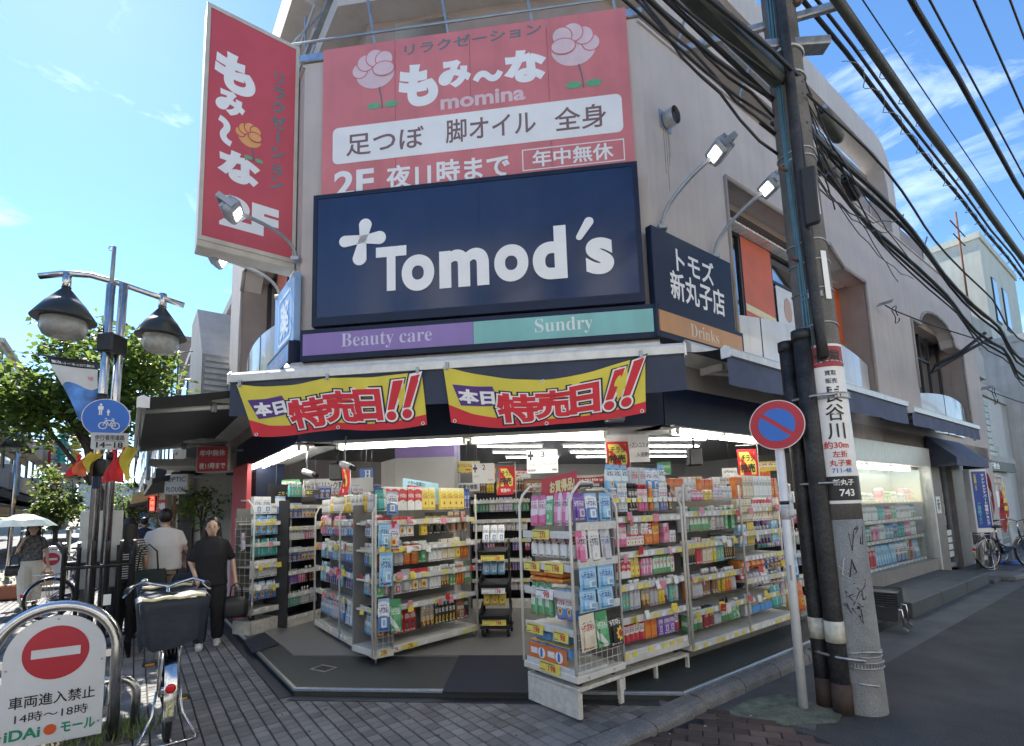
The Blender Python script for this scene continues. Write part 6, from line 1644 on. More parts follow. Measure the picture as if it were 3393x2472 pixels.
# lashing rings on two of the cables
for j, d in enumerate((1.60, 1.75)):
    mb = MB(); z0 = 6.18
    for i in range(150):
        s = 1.2 + i * .10; zz = z0 - .25 * 4 * ((s + 6) / 40) * (1 - (s + 6) / 40)
        a = i * 1.1; c = MR.W(s, d, zz); mb.v and None
        if i == 0: pts = []
        pts.append(c + Vector((0, 0, .045 * math.sin(a * 1.0))) + MR.y * .045 * math.cos(a))
    mb.tube(pts, .005, 4); tag(mb.build('spiral_hanger', m_grey, None), ['loose wire spiral round the lashed cable', 'loose wire spiral round the thick grey-green cable'][j], 'wire')
# bundles fixed to the pole and sagging along the wall
for i in range(7):
    d = 1.22 + .07 * i; z = 5.10 - .10 * (i % 3); dz = -1.35 + .12 * (i % 4)
    cable('dark cable of the bundle slung from the pole along the right wall', lane(d, z, .15, 16, .10, dz, .05, i), .012 + .006 * (i % 3), m_cable, 6, 'bundled cables along the right wall')
for i in range(4):
    cable('dark cable of the bundle coming from the upper left to the pole', lane(1.25 + .09 * i, 5.30 + .06 * i, -9, .25, .25, -.15, .02, i), .012 + .008 * (i % 2), m_cable, 6, 'cables from the upper left to the pole')
for i in range(3):
    a = pc_(5.05 - .2 * i, -1.2); pa = PC + Vector((math.cos(ang) * a[0] - math.sin(ang) * a[1], math.sin(ang) * a[0] + math.cos(ang) * a[1], a[2]))
    b = MR.W(-2.6 + .4 * i, .25, 7.6 - .05 * i); pts = []
    for k in range(14):
        u = k / 13; q = pa.lerp(b, u); q.z -= .25 * math.sin(math.pi * u) * .6; q += Vector((0, 0, .04 * math.sin(k * 1.9 + i))); pts.append(q)
    cable('loose looped cable from the pole up to the parapet', pts, .012, m_cable, 6, 'loose cables from the pole to the parapet')
rt_ = random.Random(44)
for i in range(12):
    a = pc_(rt_.uniform(4.3, 5.5), rt_.uniform(.4, 1.6)); pa = PC + Vector((math.cos(ang) * a[0] - math.sin(ang) * a[1], math.sin(ang) * a[0] + math.cos(ang) * a[1], a[2]))
    b = MR.W(rt_.uniform(.8, 3.6), rt_.uniform(1.2, 1.6), 0); b.z = 4.95 - .16 * (b - PC).length + rt_.uniform(-.25, .15); pts = []
    dr_ = rt_.uniform(.05, .35)
    for k in range(12):
        u = k / 11; q = pa.lerp(b, u); q.z -= dr_ * math.sin(math.pi * u); pts.append(q + Vector((0, 0, .02 * math.sin(k * 2.3 + i))))
    cable('thin slack wire of the tangle right of the utility pole', pts, rt_.uniform(.004, .009), m_cable, 5, 'slack wires right of the pole')
ct = thing('cable_closure', 'long black cable tray box fixed across the pole top', 'cable box', MR.W(-1.6, 1.42, 5.22), MR.rz)
MB().box(.2, 1.65, -.065, .065, .03, .17, .03).build('tray_box', m_cableg, ct); MB().box(-.05, .22, -.045, .045, .05, .15, .04).build('tray_end', m_blackp, ct); MB().tube([(0, .11, .05), (1.75, .11, .02)], .02, 8).build('tray_rod', m_cable, ct)
for lb, px, py, d, L, r, m_ in (('black cylindrical splice case hanging on the bundle right of the pole', 2722, 372, 1.34, .42, .06, m_cableg), ('pale grey splice case hanging right of the pole', 2722, 505, 1.30, .34, .05, m_pole2), ('square black splice case hanging below the pale one', 2800, 590, 1.34, .28, .06, m_blackp)):
    s, z = MR.S(px, py, d)
    t_ = thing('splice_case', lb, 'cable box', MR.W(s, d, z), MR.rz)
    MB().tube([(0, 0, 0), (.04, 0, .0), (L - .04, 0, -.12), (L, 0, -.12)], [r * .7, r, r, r * .7], 14).build('case', m_, t_)
    MB().tube([(-.06, 0, .01), (0, 0, 0)], r * .35, 8).build('gland', m_cable, t_); MB().box(.1, .13, -.01, .01, r, r + .08).build('hanger', m_band, t_)
# wall brackets with coiled drop wires
def coil(label, px, py, d, r):
    s, z = MR.S(px, py, d); t_ = thing('wall_cable_bracket', label, 'cable', MR.W(s, d, z), MR.rz)
    for k in range(5): MB().box(-.02 + .03 * k, -.005 + .03 * k, -.12, .12, .02 * k, .02 * k + .012).build('insulator_bar', m_grey, t_)
    mb = MB().tube([(r * math.cos(a) * .8 + .2, -.1 + .02 * math.sin(3 * a), -.18 + r * math.sin(a)) for a in [i * .4 for i in range(16)]], .009, 6); mb.build('loop', m_cable, t_)
    mb = MB().tube([(.05, 0, 0), (.4, -.05, -.05), (1.2, -.35, -.25), (2.6, -1.0, -.6)], .012, 6); mb.build('drop_wire', m_cable, t_)
coil('coiled drop wires on a bracket between the two upstairs windows', 2930, 1010, .15, .16); coil('messy bundle of drop wires at the far end of the beige wall', 3270, 1290, .25, .22)
tag(MB().tube([MR.W(*q) for q in ((7.9, 1.25, 4.55), (7.75, .9, 4.25), (7.6, .55, 4.08), (7.72, .45, 3.98), (7.95, .55, 4.1), (8.3, .95, 4.4), (8.4, 1.25, 4.55))], .03, 8).build('cable_loop', m_cable, None), 'thick black cable loop hanging in front of the arched window', 'cable')

# ================================================================== NO-PARKING SIGN
B_ = gz(2663, 2352, 0); dn = Vector((B_.x, B_.y, 0)).normalized()
np_ = thing('no_parking_sign', 'round blue and red no-parking sign on a white post by the kerb', 'road sign', B_ + dn * .035, math.atan2(dn.y, dn.x) - math.pi / 2 - .10)
m_postw = mat('white_post', (.70, .70, .70), .45, var=.08, scale=10, streak=.08)
MB().tube([(0, 0, -.05), (0, 0, 2.28)], .0345, 18).build('post', m_postw, np_)
NZ = 2.235; rS = .206
MB().tube([(0, -.052, 0), (0, -.045, 0)], rS, 44).build('sign_rim', m_srim, np_, loc=(0, 0, NZ))
MB().tube([(0, -.0535, 0), (0, -.0525, 0)], rS * .965, 44).build('red_ring', m_sr, np_, loc=(0, 0, NZ))
k = MB(); R2_ = rS * .66
for sg in (1, -1):
    off = rS * .082; a1_ = math.asin(off / R2_); pts = []
    for i in range(25):
        a = a1_ + (math.pi - 2 * a1_) * i / 24; pts.append((R2_ * math.cos(a), sg * R2_ * math.sin(a)))
    th = rad(-40); k.add([(x * math.cos(th) - z * math.sin(th), -.0555, x * math.sin(th) + z * math.cos(th)) for x, z in pts], [tuple(range(25))])
k.build('blue_field', m_sb, np_, loc=(0, 0, NZ))
MB().box(-.05, .05, -.045, .0, NZ - .03, NZ + .03).build('clamp', m_band, np_)
MB().tube([(0, 0, 1.58), (0, 0, 1.61)], .0355, 18).build('label_band', m_black, np_); MB().tube([(0, 0, 1.46), (0, 0, 1.575)], .0352, 18).build('sticker', mat('grey_sticker', (.48, .49, .50), .5, var=.3, scale=40), np_)
MB().box(-.006, .010, -.036, -.034, .98, 1.10).build('tape', m_grey, np_)

# ================================================================== BASKET TROLLEY
tb = thing('basket_trolley', 'stack of dark shopping baskets on a small wheeled chrome trolley', 'trolley', gz(2940, 2085, 0), MR.rz + rad(10))
m_bask = mat('dark_basket', (.05, .055, .06), .5, var=.2)
for i in range(7):
    z = .30 + i * .028; k = MB()
    o_ = [(-.23, -.16), (.23, -.16), (.23, .16), (-.23, .16)]
    k.add([(x * .9, y * .9, z - (.16 if i == 0 else .02)) for x, y in o_] + [(x, y, z) for x, y in o_] + [(x * 1.06, y * 1.06, z) for x, y in o_] + [(x * 1.06, y * 1.06, z + .014) for x, y in o_], [(0, 1, 5, 4), (1, 2, 6, 5), (2, 3, 7, 6), (3, 0, 4, 7), (4, 5, 9, 8), (5, 6, 10, 9), (6, 7, 11, 10), (7, 4, 8, 11), (8, 9, 13, 12), (9, 10, 14, 13), (10, 11, 15, 14), (11, 8, 12, 15), (3, 2, 1, 0)])
    k.build('basket', m_bask, tb)
for x in (-.2, .2): MB().tube([(x, -.2, .06), (x, -.19, .28), (x, .0, .31), (x, .19, .28), (x, .2, .06)], .012, 8).build('frame', m_steel, tb)
for x, y in ((-.2, -.2), (.2, -.2), (-.2, .2), (.2, .2)): MB().tube([(x - .012, y, .035), (x + .012, y, .035)], .035, 14).build('wheel', m_steel, tb)

# ================================================================== FURTHER DOWN THE LANE
m_gb = mat('glass_block', (.32, .36, .35), .25, var=.25, scale=3); m_gbj = mat('block_joint', (.52, .52, .49), .7, var=.1)
m_cwall = mat('pale_concrete_wall', (.46, .46, .43), .8, var=.15, scale=1.5, streak=.2)
m_cwall2 = mat('grey_wall', (.30, .31, .31), .8, var=.15, scale=1.5, streak=.15)
m_creamw = mat('cream_wall', (.58, .57, .48), .8, var=.1, scale=1.5, streak=.15)
ch = thing('glass_block_building', 'grey building with a wall of glass blocks past the drugstore', 'building', MR.W(14.35, 0, 0), MR.rz)
MB().box(0, 6.0, .5, 8, 0, 5.2).build('wall', m_cwall, ch)
MB().prism([(0, 5.2), (2.4, 5.2), (2.4, 5.9), (1.2, 6.4), (0, 6.0)], .3, 8, 'y').build('gable', m_cwall, ch)
MB().box(.0, .16, .2, .5, 0, 6.2).build('corner_pier', m_cwall, ch)
for zz in (2.55, 4.75): MB().box(.17, 5.8, .42, .5, zz, zz + .3).build('ledge', m_cwall, ch)
gm = MB().box(0, .185, 0, .06, 0, .185, .015).mesh('glass_block', m_gb)
MB().box(.17, 5.0, .475, .5, .1, 4.7).build('joint_field', m_gbj, ch)
for i in range(17):
    for j in range(22):
        if 11 <= j <= 12: continue
        if i >= 14 and j > 14: continue
        obj('glass_block', gm, ch, (.2 + i * .205, .45, .12 + j * .205))
sb = MB().box(-.5, 4.5, .25, .33, 2.33, 2.62).build('sign_band', m_black, ch)
text('新丸子教会', .2, 2.2, 2.38, 2.58, m_signw, sb, y=.245, bold=.03)
nbk = MB().box(1.0, 2.2, .36, .40, 1.25, 1.75).build('notice_board', m_signw, ch)
def block(label, s0, s1, d0, dep, z1, m_, wins=(), roof=None, name='distant_building'):
    t_ = thing(name, label, 'building', MR.W(s0, d0, 0), MR.rz); L = s1 - s0
    MB().box(0, L, 0, dep, 0, z1).build('wall', m_, t_); MB().box(-.06, L + .06, -.06, dep + .06, z1, z1 + .25).build('parapet', m_, t_)
    for (side, a, z0_, w_, h_) in wins:
        if side == 'f': f = MB().box(a, a + w_, -.03, .02, z0_, z0_ + h_).build('window', m_dark, t_); MB().box(a + .06, a + w_ - .06, -.045, -.032, z0_ + .06, z0_ + h_ - .06).build('pane', m_glassU, f)
        else: f = MB().box(-.03, .02, a, a + w_, z0_, z0_ + h_).build('window', m_dark, t_); MB().box(-.045, -.032, a + .06, a + w_ - .06, z0_ + .06, z0_ + h_ - .06).build('pane', m_glassU, f)
    return t_
block('white house with a blue rooftop screen behind the roof frame', 13.2, 18.5, -3.2, 6, 10.4, m_cwall, [('s', .6, 8.0, .8, 1.2), ('f', 2.0, 7.8, .9, 1.3)])
bs_ = thing('roof_screen', 'blue translucent screen on the roof of the white house', 'screen', MR.W(13.2, -3.2, 10.65), MR.rz); MB().box(0, 3.2, 0, .04, 0, 1.0).build('panel', mat('blue_screen', (.10, .28, .55), .4, var=.1), bs_); MB().tube([(0, .02, 1.0), (3.2, .02, 1.0)], .03, 6).build('rail', m_grey, bs_)
block('dark grey flat-roofed building down the lane', 19.5, 24, -2.2, 6, 9.2, m_cwall2, [('f', 1.0, 6.5, 1.2, 1.2), ('s', 1.0, 6.8, 1.2, 1.2)])
block('tall cream building with vertical recess down the lane', 20.5, 27, -.6, 7, 11.2, m_creamw, [('f', 1.2, 8.2, .8, 1.8), ('f', 3.0, 8.2, .8, 1.8), ('f', 1.2, 5.0, .8, 1.8), ('f', 3.0, 5.0, .8, 1.8), ('s', 1.6, 6.0, .7, 3.6)])
block('beige building with tiled balconies past the glass block building', 20.4, 26, .2, 5, 7.0, m_wallw, [('s', 1.0, 3.2, 1.2, 1.4), ('f', 1.5, 3.2, 1.4, 1.4)])
block('last grey building at the far end of the lane', 30, 42, .4, 8, 8.2, m_cwall2, [('f', 1.5, 3.2, 1.4, 1.4), ('f', 4.5, 3.2, 1.4, 1.4), ('s', 1.0, 4.2, 1.4, 1.4)])
an = thing('antenna', 'thin red-brown television antenna mast before the cream building', 'antenna', MR.W(17.5, -.6, 7.0), MR.rz)
MB().tube([(0, 0, 0), (0, 0, 4.2)], .03, 6).build('mast', m_rust, an)
for z, w_ in ((3.6, .9), (3.2, .7)): MB().tube([(-w_, 0, z), (w_, 0, z)], .02, 5).build('boom', m_rust, an)
# freestanding blue letting sign, red banner flag
lb_ = gz(3245, 1790, .07)
bsn = thing('letting_sign', 'upright blue lightbox sign with white Japanese letting text by the side door', 'sign', (at(3236, 1745, 10.9).x, 10.9, .07), MR.rz - rad(38))
zt_ = at(3236, 1556, 10.9).z; zb_ = at(3236, 1750, 10.9).z; wv_ = at(3262, 1650, 10.9).x - at(3206, 1650, 10.9).x
MB().box(0, wv_, 0, .18, zb_ - .07 - .1, zt_ - .07, .01).build('cabinet', m_white, bsn); MB().box(.03, wv_ - .03, -.006, 0, zb_ - .07, zt_ - .11).build('blue_face', mat('sign_dark_blue', (.02, .07, .32), .4, var=.1), bsn)
vtext('マンションアパート情報ショップ', wv_ * .70, zt_ - .16, zb_ - .02, .13, m_signw, bsn, y=-.01, bold=.04); vtext('お部屋探します', wv_ * .25, zt_ - .16, (zt_ + zb_) / 2 + .1, .10, m_tagy, bsn, y=-.01, bold=.03); vtext('ご相談下さい', wv_ * .28, (zt_ + zb_) / 2 - .15, zb_, .09, mat('cyan_letter', (.15, .5, .55), .5), bsn, y=-.01, bold=.03)
for x in (.05, wv_ - .05): MB().box(x - .03, x + .03, .02, .16, 0, zb_ - .15).build('leg', m_stone, bsn)
def nobori(label, px0, px1, pyt, pyb, Y, body, rz):
    a, b = at(px0, pyt, Y), at(px1, pyb, Y); w_ = b.x - a.x; h = a.z - b.z
    t_ = thing('banner_flag', label, 'flag', (a.x, Y, .07), rz)
    MB().tube([(w_ + .02, 0, 0), (w_ + .02, 0, a.z)], .012, 6).build('pole', m_white, t_); MB().tube([(0, 0, a.z), (w_ + .02, 0, a.z)], .008, 6).build('crossbar', m_white, t_); MB().lathe([(.16, 0), (.14, .07), (.03, .10)], 12, (w_ + .02, 0, 0)).build('water_base', m_capb, t_)
    MB().grid(lambda u, v: (u * w_ + .03 * math.sin(v * 5), .05 * math.sin(v * 6 + u * 2), b.z + v * h), 6, 20).build('cloth', m_red2, t_)
    vtext(body, w_ * .52, a.z - .1, b.z + .1, w_ * .75, m_tagy, t_, y=-.07, bold=.05)
nobori('red banner flag with yellow vertical lettering behind the parked bicycle', 3300, 3348, 1590, 1775, 11.4, 'お部屋探しに', rad(10))
nobori('crumpled dark red banner flag between the blue sign and the lettered flag', 3272, 3298, 1578, 1760, 11.7, 'あてる', rad(40))
# ================================================================== MALL FURNITURE (left)
m_lampk = mat('dark_green_enamel', (.018, .022, .020), .4, var=.2, scale=5)
m_lens = mat('lamp_lens', (.55, .56, .52), .15, var=.3, scale=12, trans=.5)
m_blackiron = mat('black_iron', (.012, .012, .013), .45, var=.3, scale=9)
def rev(a): return Vector((a.x, a.y, 0))
# ---- twin-pole street lamp
LY = 6.0
pA, pB = at(318, 1640, LY), at(362, 1640, LY + .12)
lamp = thing('street_lamp', 'twin-pole steel street lamp with two dark cone shades over the mall', 'lamp post', (pA.x, pA.y, ZP))
o0 = Vector((pA.x, pA.y, ZP))
dB = Vector((pB.x, pB.y, 0)) - Vector((pA.x, pA.y, 0))
zta, ztb = at(350, 1000, LY).z, at(395, 950, LY + .1).z
MB().tube([(0, 0, 0), (0, 0, 3.0), (.02, 0, 4.55 - ZP)], .048, 14).build('pole', m_steel, lamp)
MB().tube([(dB.x, dB.y, 0), (dB.x, dB.y, 3.0), (dB.x + .02, dB.y, 4.62 - ZP)], .048, 14).build('pole', m_steel, lamp)
MB().tube([(.02, 0, 4.4), (.03, 0, at(362, 818, LY).z - ZP)], .022, 8).build('mast', m_grey, lamp)
MB().tube([(.02 - .03 + .03 * math.cos(a), 0, at(362, 818, LY).z - ZP - .02 + .03 * math.sin(a)) for a in [i * .7 for i in range(9)]], .006, 6).build('mast_ring', m_grey, lamp)
lampsp = []
ends = [at(130, 915, LY - .15), at(215, 906, LY - .08), at(300, 912, LY), at(400, 940, LY + .15), at(500, 975, LY + .35), at(610, 1012, LY + .55)]
MB().tube([Vector((p.x, p.y, p.z)) - o0 for p in ends], .038, 12).build('arched_arm', m_steel, lamp)
for (px, pya, pyb, wpx, Y) in ((212, 958, 1062, 178, LY - .08), (533, 1022, 1118, 150, LY + .42)):
    a, b = at(px, pya, Y), at(px, pyb, Y); w_ = (at(px + wpx / 2, pyb, Y).x - at(px - wpx / 2, pyb, Y).x) / 2 * .97; h = a.z - b.z
    c = Vector((b.x, b.y, b.z)) - o0
    sh = MB().lathe([(w_ * .98, 0), (w_, .012), (w_ * .62, h * .52), (w_ * .60, h * .53), (w_ * .14, h), (.05, h + .02)], 28).build('lamp_shade', m_lampk, lamp, loc=c)
    MB().tube([(0, 0, h), (0, 0, h + .2)], .045, 12).build('hanger', m_steel, sh)
    MB().lathe([(w_ * .30, -.22), (w_ * .62, -.19), (w_ * .72, -.12), (w_ * .72, .01)], 24).build('lens', m_lens, sh)
    MB().lathe([(.05, -.15), (.06, .02)], 12).build('bulb_holder', mat('brass', (.35, .22, .08), .4, .6), sh)
for z, hh in ((3.62, .24), (2.10, .20)): MB().box(-.07, dB.x + .07, -.07, dB.y + .07, z, z + hh, .02).build('collar', m_blackiron, lamp)
for z in (3.05, 2.55): MB().tube([(0, 0, z - .05), (0, 0, z + .05)], .056, 12).build('clamp_ring', m_blackiron, lamp); MB().tube([(dB.x, dB.y, z - .25), (dB.x, dB.y, z - .15)], .056, 12).build('clamp_ring', m_blackiron, lamp)
MB().box(.0, dB.x, -.06, -.02, 1.95, 2.3).build('dark_box', m_navy, lamp)
# ---- round blue pedestrian and bicycle sign with its plate
FY = LY - .12
sc_ = at(352, 1385, FY); rs_ = (at(352 + 62, 1385, FY).x - sc_.x)
rsn = thing('pedestrian_sign', 'round blue sign with white walking pair and bicycle on the lamp post', 'road sign', (sc_.x, sc_.y, sc_.z), rad(28))
MB().tube([(0, 0, 0), (0, .012, 0)], rs_ * 1.04, 40).build('rim', m_srim, rsn); MB().tube([(0, -.003, 0), (0, 0, 0)], rs_, 40).build('blue_disc', m_sb, rsn)
pg = MB(); q = rs_
def adult(mb, cx_, cz_, k):
    disc(mb, (cx_, cz_ + .40 * k), .075 * k, -.006, 14)
    for poly in ([(-.09, .30), (.09, .30), (.10, .05), (-.10, .05)], [(-.16, .27), (-.10, .30), (-.09, .05), (-.15, -.02)], [(.10, .30), (.16, .27), (.15, -.02), (.09, .05)], [(-.09, .05), (-.01, .05), (-.02, -.38), (-.09, -.38)], [(.01, .05), (.09, .05), (.09, -.38), (.02, -.38)]):
        mb.add([(cx_ + x * k, -.006, cz_ + z * k) for x, z in poly], [tuple(range(4))])
adult(pg, -.25 * q, .42 * q, .72 * q); adult(pg, .08 * q, .28 * q, .40 * q); pg.build('walking_pair', m_signw, rsn)
bk = MB()
for x in (-.12, .42): bk.tube([(x * q + .17 * q * math.cos(a), -.006, -.42 * q + .17 * q * math.sin(a)) for a in [i * math.pi / 8 for i in range(16)]], .006, 5, closed=True)
for a, b in (((-.12, -.42), (0, -.12)), ((0, -.12), (.30, -.14)), ((.30, -.14), (.15, -.42)), ((.15, -.42), (0, -.12)), ((.15, -.42), (.42, -.42)), ((.42, -.42), (.30, -.05)), ((-.04, -.04), (.04, -.04)), ((.24, -.05), (.36, -.05))): bk.tube([(a[0] * q, -.006, a[1] * q), (b[0] * q, -.006, b[1] * q)], .006, 5)
bk.build('bicycle_pictogram', m_signw, rsn)
pc0 = at(364, 1462, FY); pw_ = (at(414, 1462, FY).x - at(314, 1462, FY).x); ph_ = at(364, 1435, FY).z - at(364, 1490, FY).z
pls_ = thing('hours_plate', 'grey-white plate reading 14-18 under the round blue sign', 'road sign', (pc0.x, pc0.y, pc0.z), rad(24))
MB().prism(rrect(-pw_ / 2, pw_ / 2, -ph_ / 2, ph_ / 2, .02), 0, .01, 'y').build('plate', mat('grey_white_plate', (.55, .55, .52), .5, var=.1), pls_)
text('歩行者用道路', -pw_ * .40, pw_ * .40, ph_ * .06, ph_ * .38, m_black, pls_, y=-.004, bold=.02); text('14−18', -pw_ * .36, pw_ * .36, -ph_ * .40, -ph_ * .06, m_black, pls_, y=-.004, bold=.03)
MB().box(-pw_ * .40, pw_ * .40, -.005, 0, ph_ * .0, ph_ * .02).build('rule', m_black, pls_)
# ---- blue and white cloth banner on the lamp post
bl = thing('street_banner', 'blue and white cloth banner with a dark header on the lamp post', 'banner', (pA.x, pA.y, 0))
tl, tr_, brc, blc = at(160, 1182, LY - .1), at(330, 1207, LY), at(322, 1375, LY + .05), at(262, 1395, LY - .05)
def bmap(u, v, off=0.0):
    p = (blc * (1 - u) + brc * u) * (1 - v) + (tl * (1 - u) + tr_ * u) * v
    return (p.x - pA.x, p.y - pA.y - off + .02 * math.sin(u * 7 + v * 5), p.z)
m_bans = mat('banner_sky', (.10, .26, .62), .6, var=.8, scale=3.0)
cb = mat('banner_clouds', (.48, .58, .70), .6, var=.5, scale=4.0)
MB().grid(lambda u, v: bmap(u, v), 14, 20).build('cloth', m_bans, bl)
MB().grid(lambda u, v: bmap(u, .55 + .33 * v + .06 * math.sin(u * 6) * (1 - v), .004), 14, 6).build('cloud_field', mat('banner_cream', (.62, .62, .58), .6, var=.12, scale=5), bl)
MB().grid(lambda u, v: bmap(u, .88 + .12 * v, .006), 10, 2).build('header', m_black, bl)
def bw(body, u0, u1, v0, v1, m):
    vs, fs, x0, x1, y0, y1 = text_mesh(body, .02)
    MB().add([bmap(u1 - (v.x - x0) / (x1 - x0) * (u1 - u0), v0 + (v.y - y0) / (y1 - y0) * (v1 - v0), .010) for v in vs], fs).build('lettering', m, bl)
bw('川崎フロンターレ応援', .06, .94, .905, .955, m_signw)
hh_ = MB(); hh_.add([bmap(.80 + .09 * (16 * math.sin(t_) ** 3) / 16, .70 + .05 * (13 * math.cos(t_) - 5 * math.cos(2 * t_) - 2 * math.cos(3 * t_) - math.cos(4 * t_)) / 16, .008) for t_ in [i * .314 for i in range(20)]], [tuple(range(20))]); hh_.build('heart', mat('pink_heart', (.68, .28, .34), .6), bl)
MB().tube([tuple(Vector(bmap(-.15, 1.01))), tuple(Vector(bmap(1.05, 1.01)))], .012, 6).build('banner_arm', m_blackiron, bl)
# ---- small festival flags below the plate
def festoon(label, px0, py0, px1, py1, Y, cols):
    a, b = at(px0, py0, Y), at(px1, py1, Y); t_ = thing('festival_flag', label, 'flag', (a.x, a.y, a.z)); d = b - a
    n = len(cols)
    for i, m_ in enumerate(cols):
        MB().grid(lambda u, v: (d.x * v + .10 * (u - .5 + i - n / 2 + .5) + .03 * math.sin(v * 6 + i), .05 * math.sin(u * 4 + i * 2 + v * 3), d.z * v - .03 * math.sin(u * 3)), 4, 8).build('cloth_strip', m_, t_)
festoon('red and yellow crumpled festival flag left of the hours plate', 288, 1498, 262, 1570, LY - .1, [m_bred, m_orange, m_yel]); festoon('red and yellow crumpled festival flag right of the hours plate', 408, 1478, 385, 1590, LY - .1, [m_bred, m_bred, m_yel])
# ---- black fence round the lamp foot
fn = thing('lamp_fence', 'black iron fence of bent-top bars round the lamp foot', 'fence', (pA.x, pA.y, ZP), rad(40))
X0, X1, Y0, Y1 = -.24, .38, -.28, .30
prm = []
nx, ny = 5, 4
for i in range(nx + 1): prm.append((X0 + (X1 - X0) * i / nx, Y0, 0, -1)); prm.append((X0 + (X1 - X0) * i / nx, Y1, 0, 1))
for j in range(1, ny): prm.append((X0, Y0 + (Y1 - Y0) * j / ny, -1, 0)); prm.append((X1, Y0 + (Y1 - Y0) * j / ny, 1, 0))
for k, (x, y, ox, oy) in enumerate(prm):
    hgt = 1.26 if k % 2 else 1.34
    MB().tube([(x, y, 0), (x, y, hgt - .14), (x + ox * .07, y + oy * .07, hgt)], .020, 6).build('bar', m_blackiron, fn)
for z in (.18, 1.06):
    for a, b in (((X0, Y0), (X1, Y0)), ((X1, Y0), (X1, Y1)), ((X1, Y1), (X0, Y1)), ((X0, Y1), (X0, Y0))): MB().tube([(a[0], a[1], z), (b[0], b[1], z)], .022, 6).build('rail', m_blackiron, fn)
MB().box(.12, .19, Y0 - .03, Y0 - .022, .62, .74, .01).build('tag_plate', m_signw, fn)
nbp = at(330, 1850, LY + .35)
nbd = thing('notice_panel', 'blank grey-white notice panel standing behind the lamp poles', 'sign', (nbp.x, nbp.y, ZP), rad(35))
MB().box(-.21, .21, 0, .03, .75, 1.70, .01).build('panel', mat('greywhite_board', (.50, .52, .50), .5, var=.15, streak=.15), nbd); MB().box(-.17, -.05, .03, .12, 0, 1.5).build('post', m_concrete, nbd)
# ---- arch sign in the foreground
AO = Vector((-2.94, 3.80, ZP)); azS = 60.0
xs_ = azv(azS); cpos = AO - xs_ * .325
ar = thing('no_entry_arch_sign', 'white no-entry board with red disc inside a stainless steel arch', 'barrier sign', cpos, math.atan2(xs_.y, xs_.x))
HB = .70 - ZP; RT = .335; rt = .036
pts = [(RT, 0, 0), (RT, 0, HB)] + [(RT * math.cos(a), 0, HB + RT * math.sin(a)) for a in [math.pi * i / 24 for i in range(1, 24)]] + [(-RT, 0, HB), (-RT, 0, 0)]
MB().tube(pts, rt, 18).build('steel_arch', m_steel, ar)
RP = .272
plate = [(RP, .07), (RP, HB)] + [(RP * math.cos(a), HB + RP * math.sin(a)) for a in [math.pi * i / 24 for i in range(1, 24)]] + [(-RP, HB), (-RP, .07)]
m_plate = mat('white_sign_plate', (.62, .64, .65), .4, var=.06, scale=4)
MB().prism(plate[::-1], -.012, .004, 'y').build('plate', m_plate, ar)
for sx in (-1, 1):
    for z in (.2, HB - .05): MB().box(min(sx * RP, sx * RT), max(sx * RP, sx * RT), -.012, .012, z, z + .05).build('bracket', m_steel, ar)
for x, z in ((0, HB + RP - .025), (RP - .02, HB - .06), (-RP + .02, HB - .06), (RP - .02, .16), (-RP + .02, .16)): MB().tube([(x, -.016, z), (x, -.012, z)], .007, 8).build('screw', m_grey, ar)
k = MB(); disc(k, (0, .665 - ZP + .06), .178, -.0145, 40); k.build('red_disc', m_sr, ar)
MB().box(-.13, .13, -.018, -.015, .665 - ZP + .06 - .029, .665 - ZP + .06 + .029).build('white_bar', m_plate, ar)
zc = lambda z: z - ZP
text('車両進入禁止', -.225, .225, zc(.385), zc(.465), m_black, ar, y=-.015, bold=.012); text('14時〜18時', -.19, .19, zc(.29), zc(.355), m_black, ar, y=-.015, bold=.004)
m_grn = mat('sign_green', (.015, .24, .13), .45); m_orn = mat('sign_orange', (.62, .10, .02), .45)
text('iDAi', -.235, -.055, zc(.185), zc(.255), m_grn, ar, y=-.015, bold=.03); text('モール', .05, .235, zc(.185), zc(.255), m_grn, ar, y=-.015, bold=.03)
k = MB(); disc(k, (-.005, zc(.22)), .034, -.0155, 24); k.build('orange_dot', m_orn, ar)
# ---- low steel hoops behind it
for i, (lb, px, py, az_) in enumerate((('low stainless steel hoop barrier just behind the no-entry arch', 385, 2445, 60), )):
    b = gz(px + 60, py - 30, ZP); hp2 = thing('steel_hoop', lb, 'barrier', (b.x, b.y, ZP), rad(90 - az_))
    MB().tube([(0, 0, 0), (0, 0, .26)] + [(-.12 + .12 * math.cos(a), 0, .26 + .12 * math.sin(a)) for a in [math.pi / 2 * i / 6 for i in range(1, 7)]] + [(-.55, 0, .38), (-.62, 0, .36), (-.66, 0, .30), (-.66, 0, 0)], .03, 12).build('hoop', m_steel, hp2)
# ---- grass and weeds at the foot of the sign
wd = MB(); r_ = random.Random(5)
for i in range(420):
    u, v = r_.random(), r_.random(); p = AO - xs_ * (.75 * u - .12) + Vector((.1, .15 + .5 * v - .2, 0)); h = r_.uniform(.04, .12); a = r_.uniform(0, 6.28); w_ = .006
    tip = Vector((math.cos(a) * h * .5, math.sin(a) * h * .5, h)); q_ = Vector((-math.sin(a) * w_, math.cos(a) * w_, 0))
    wd.add([p - q_, p + q_, p + tip], [(0, 1, 2)])
tag(wd.build('weeds', mat('weed_green', (.14, .19, .05), .7, var=.5, scale=5), None), 'green weeds and grass round the foot of the no-entry arch', 'weeds', kind='stuff')
struct('planting_soil', MB().box(-.75, .12, -.12, .42, 0, ZP + .012), mat('soil', (.10, .085, .065), .95, var=.4, scale=12, bump=.8, bscale=60), loc=(AO.x, AO.y, 0), rz=math.atan2(xs_.y, xs_.x))

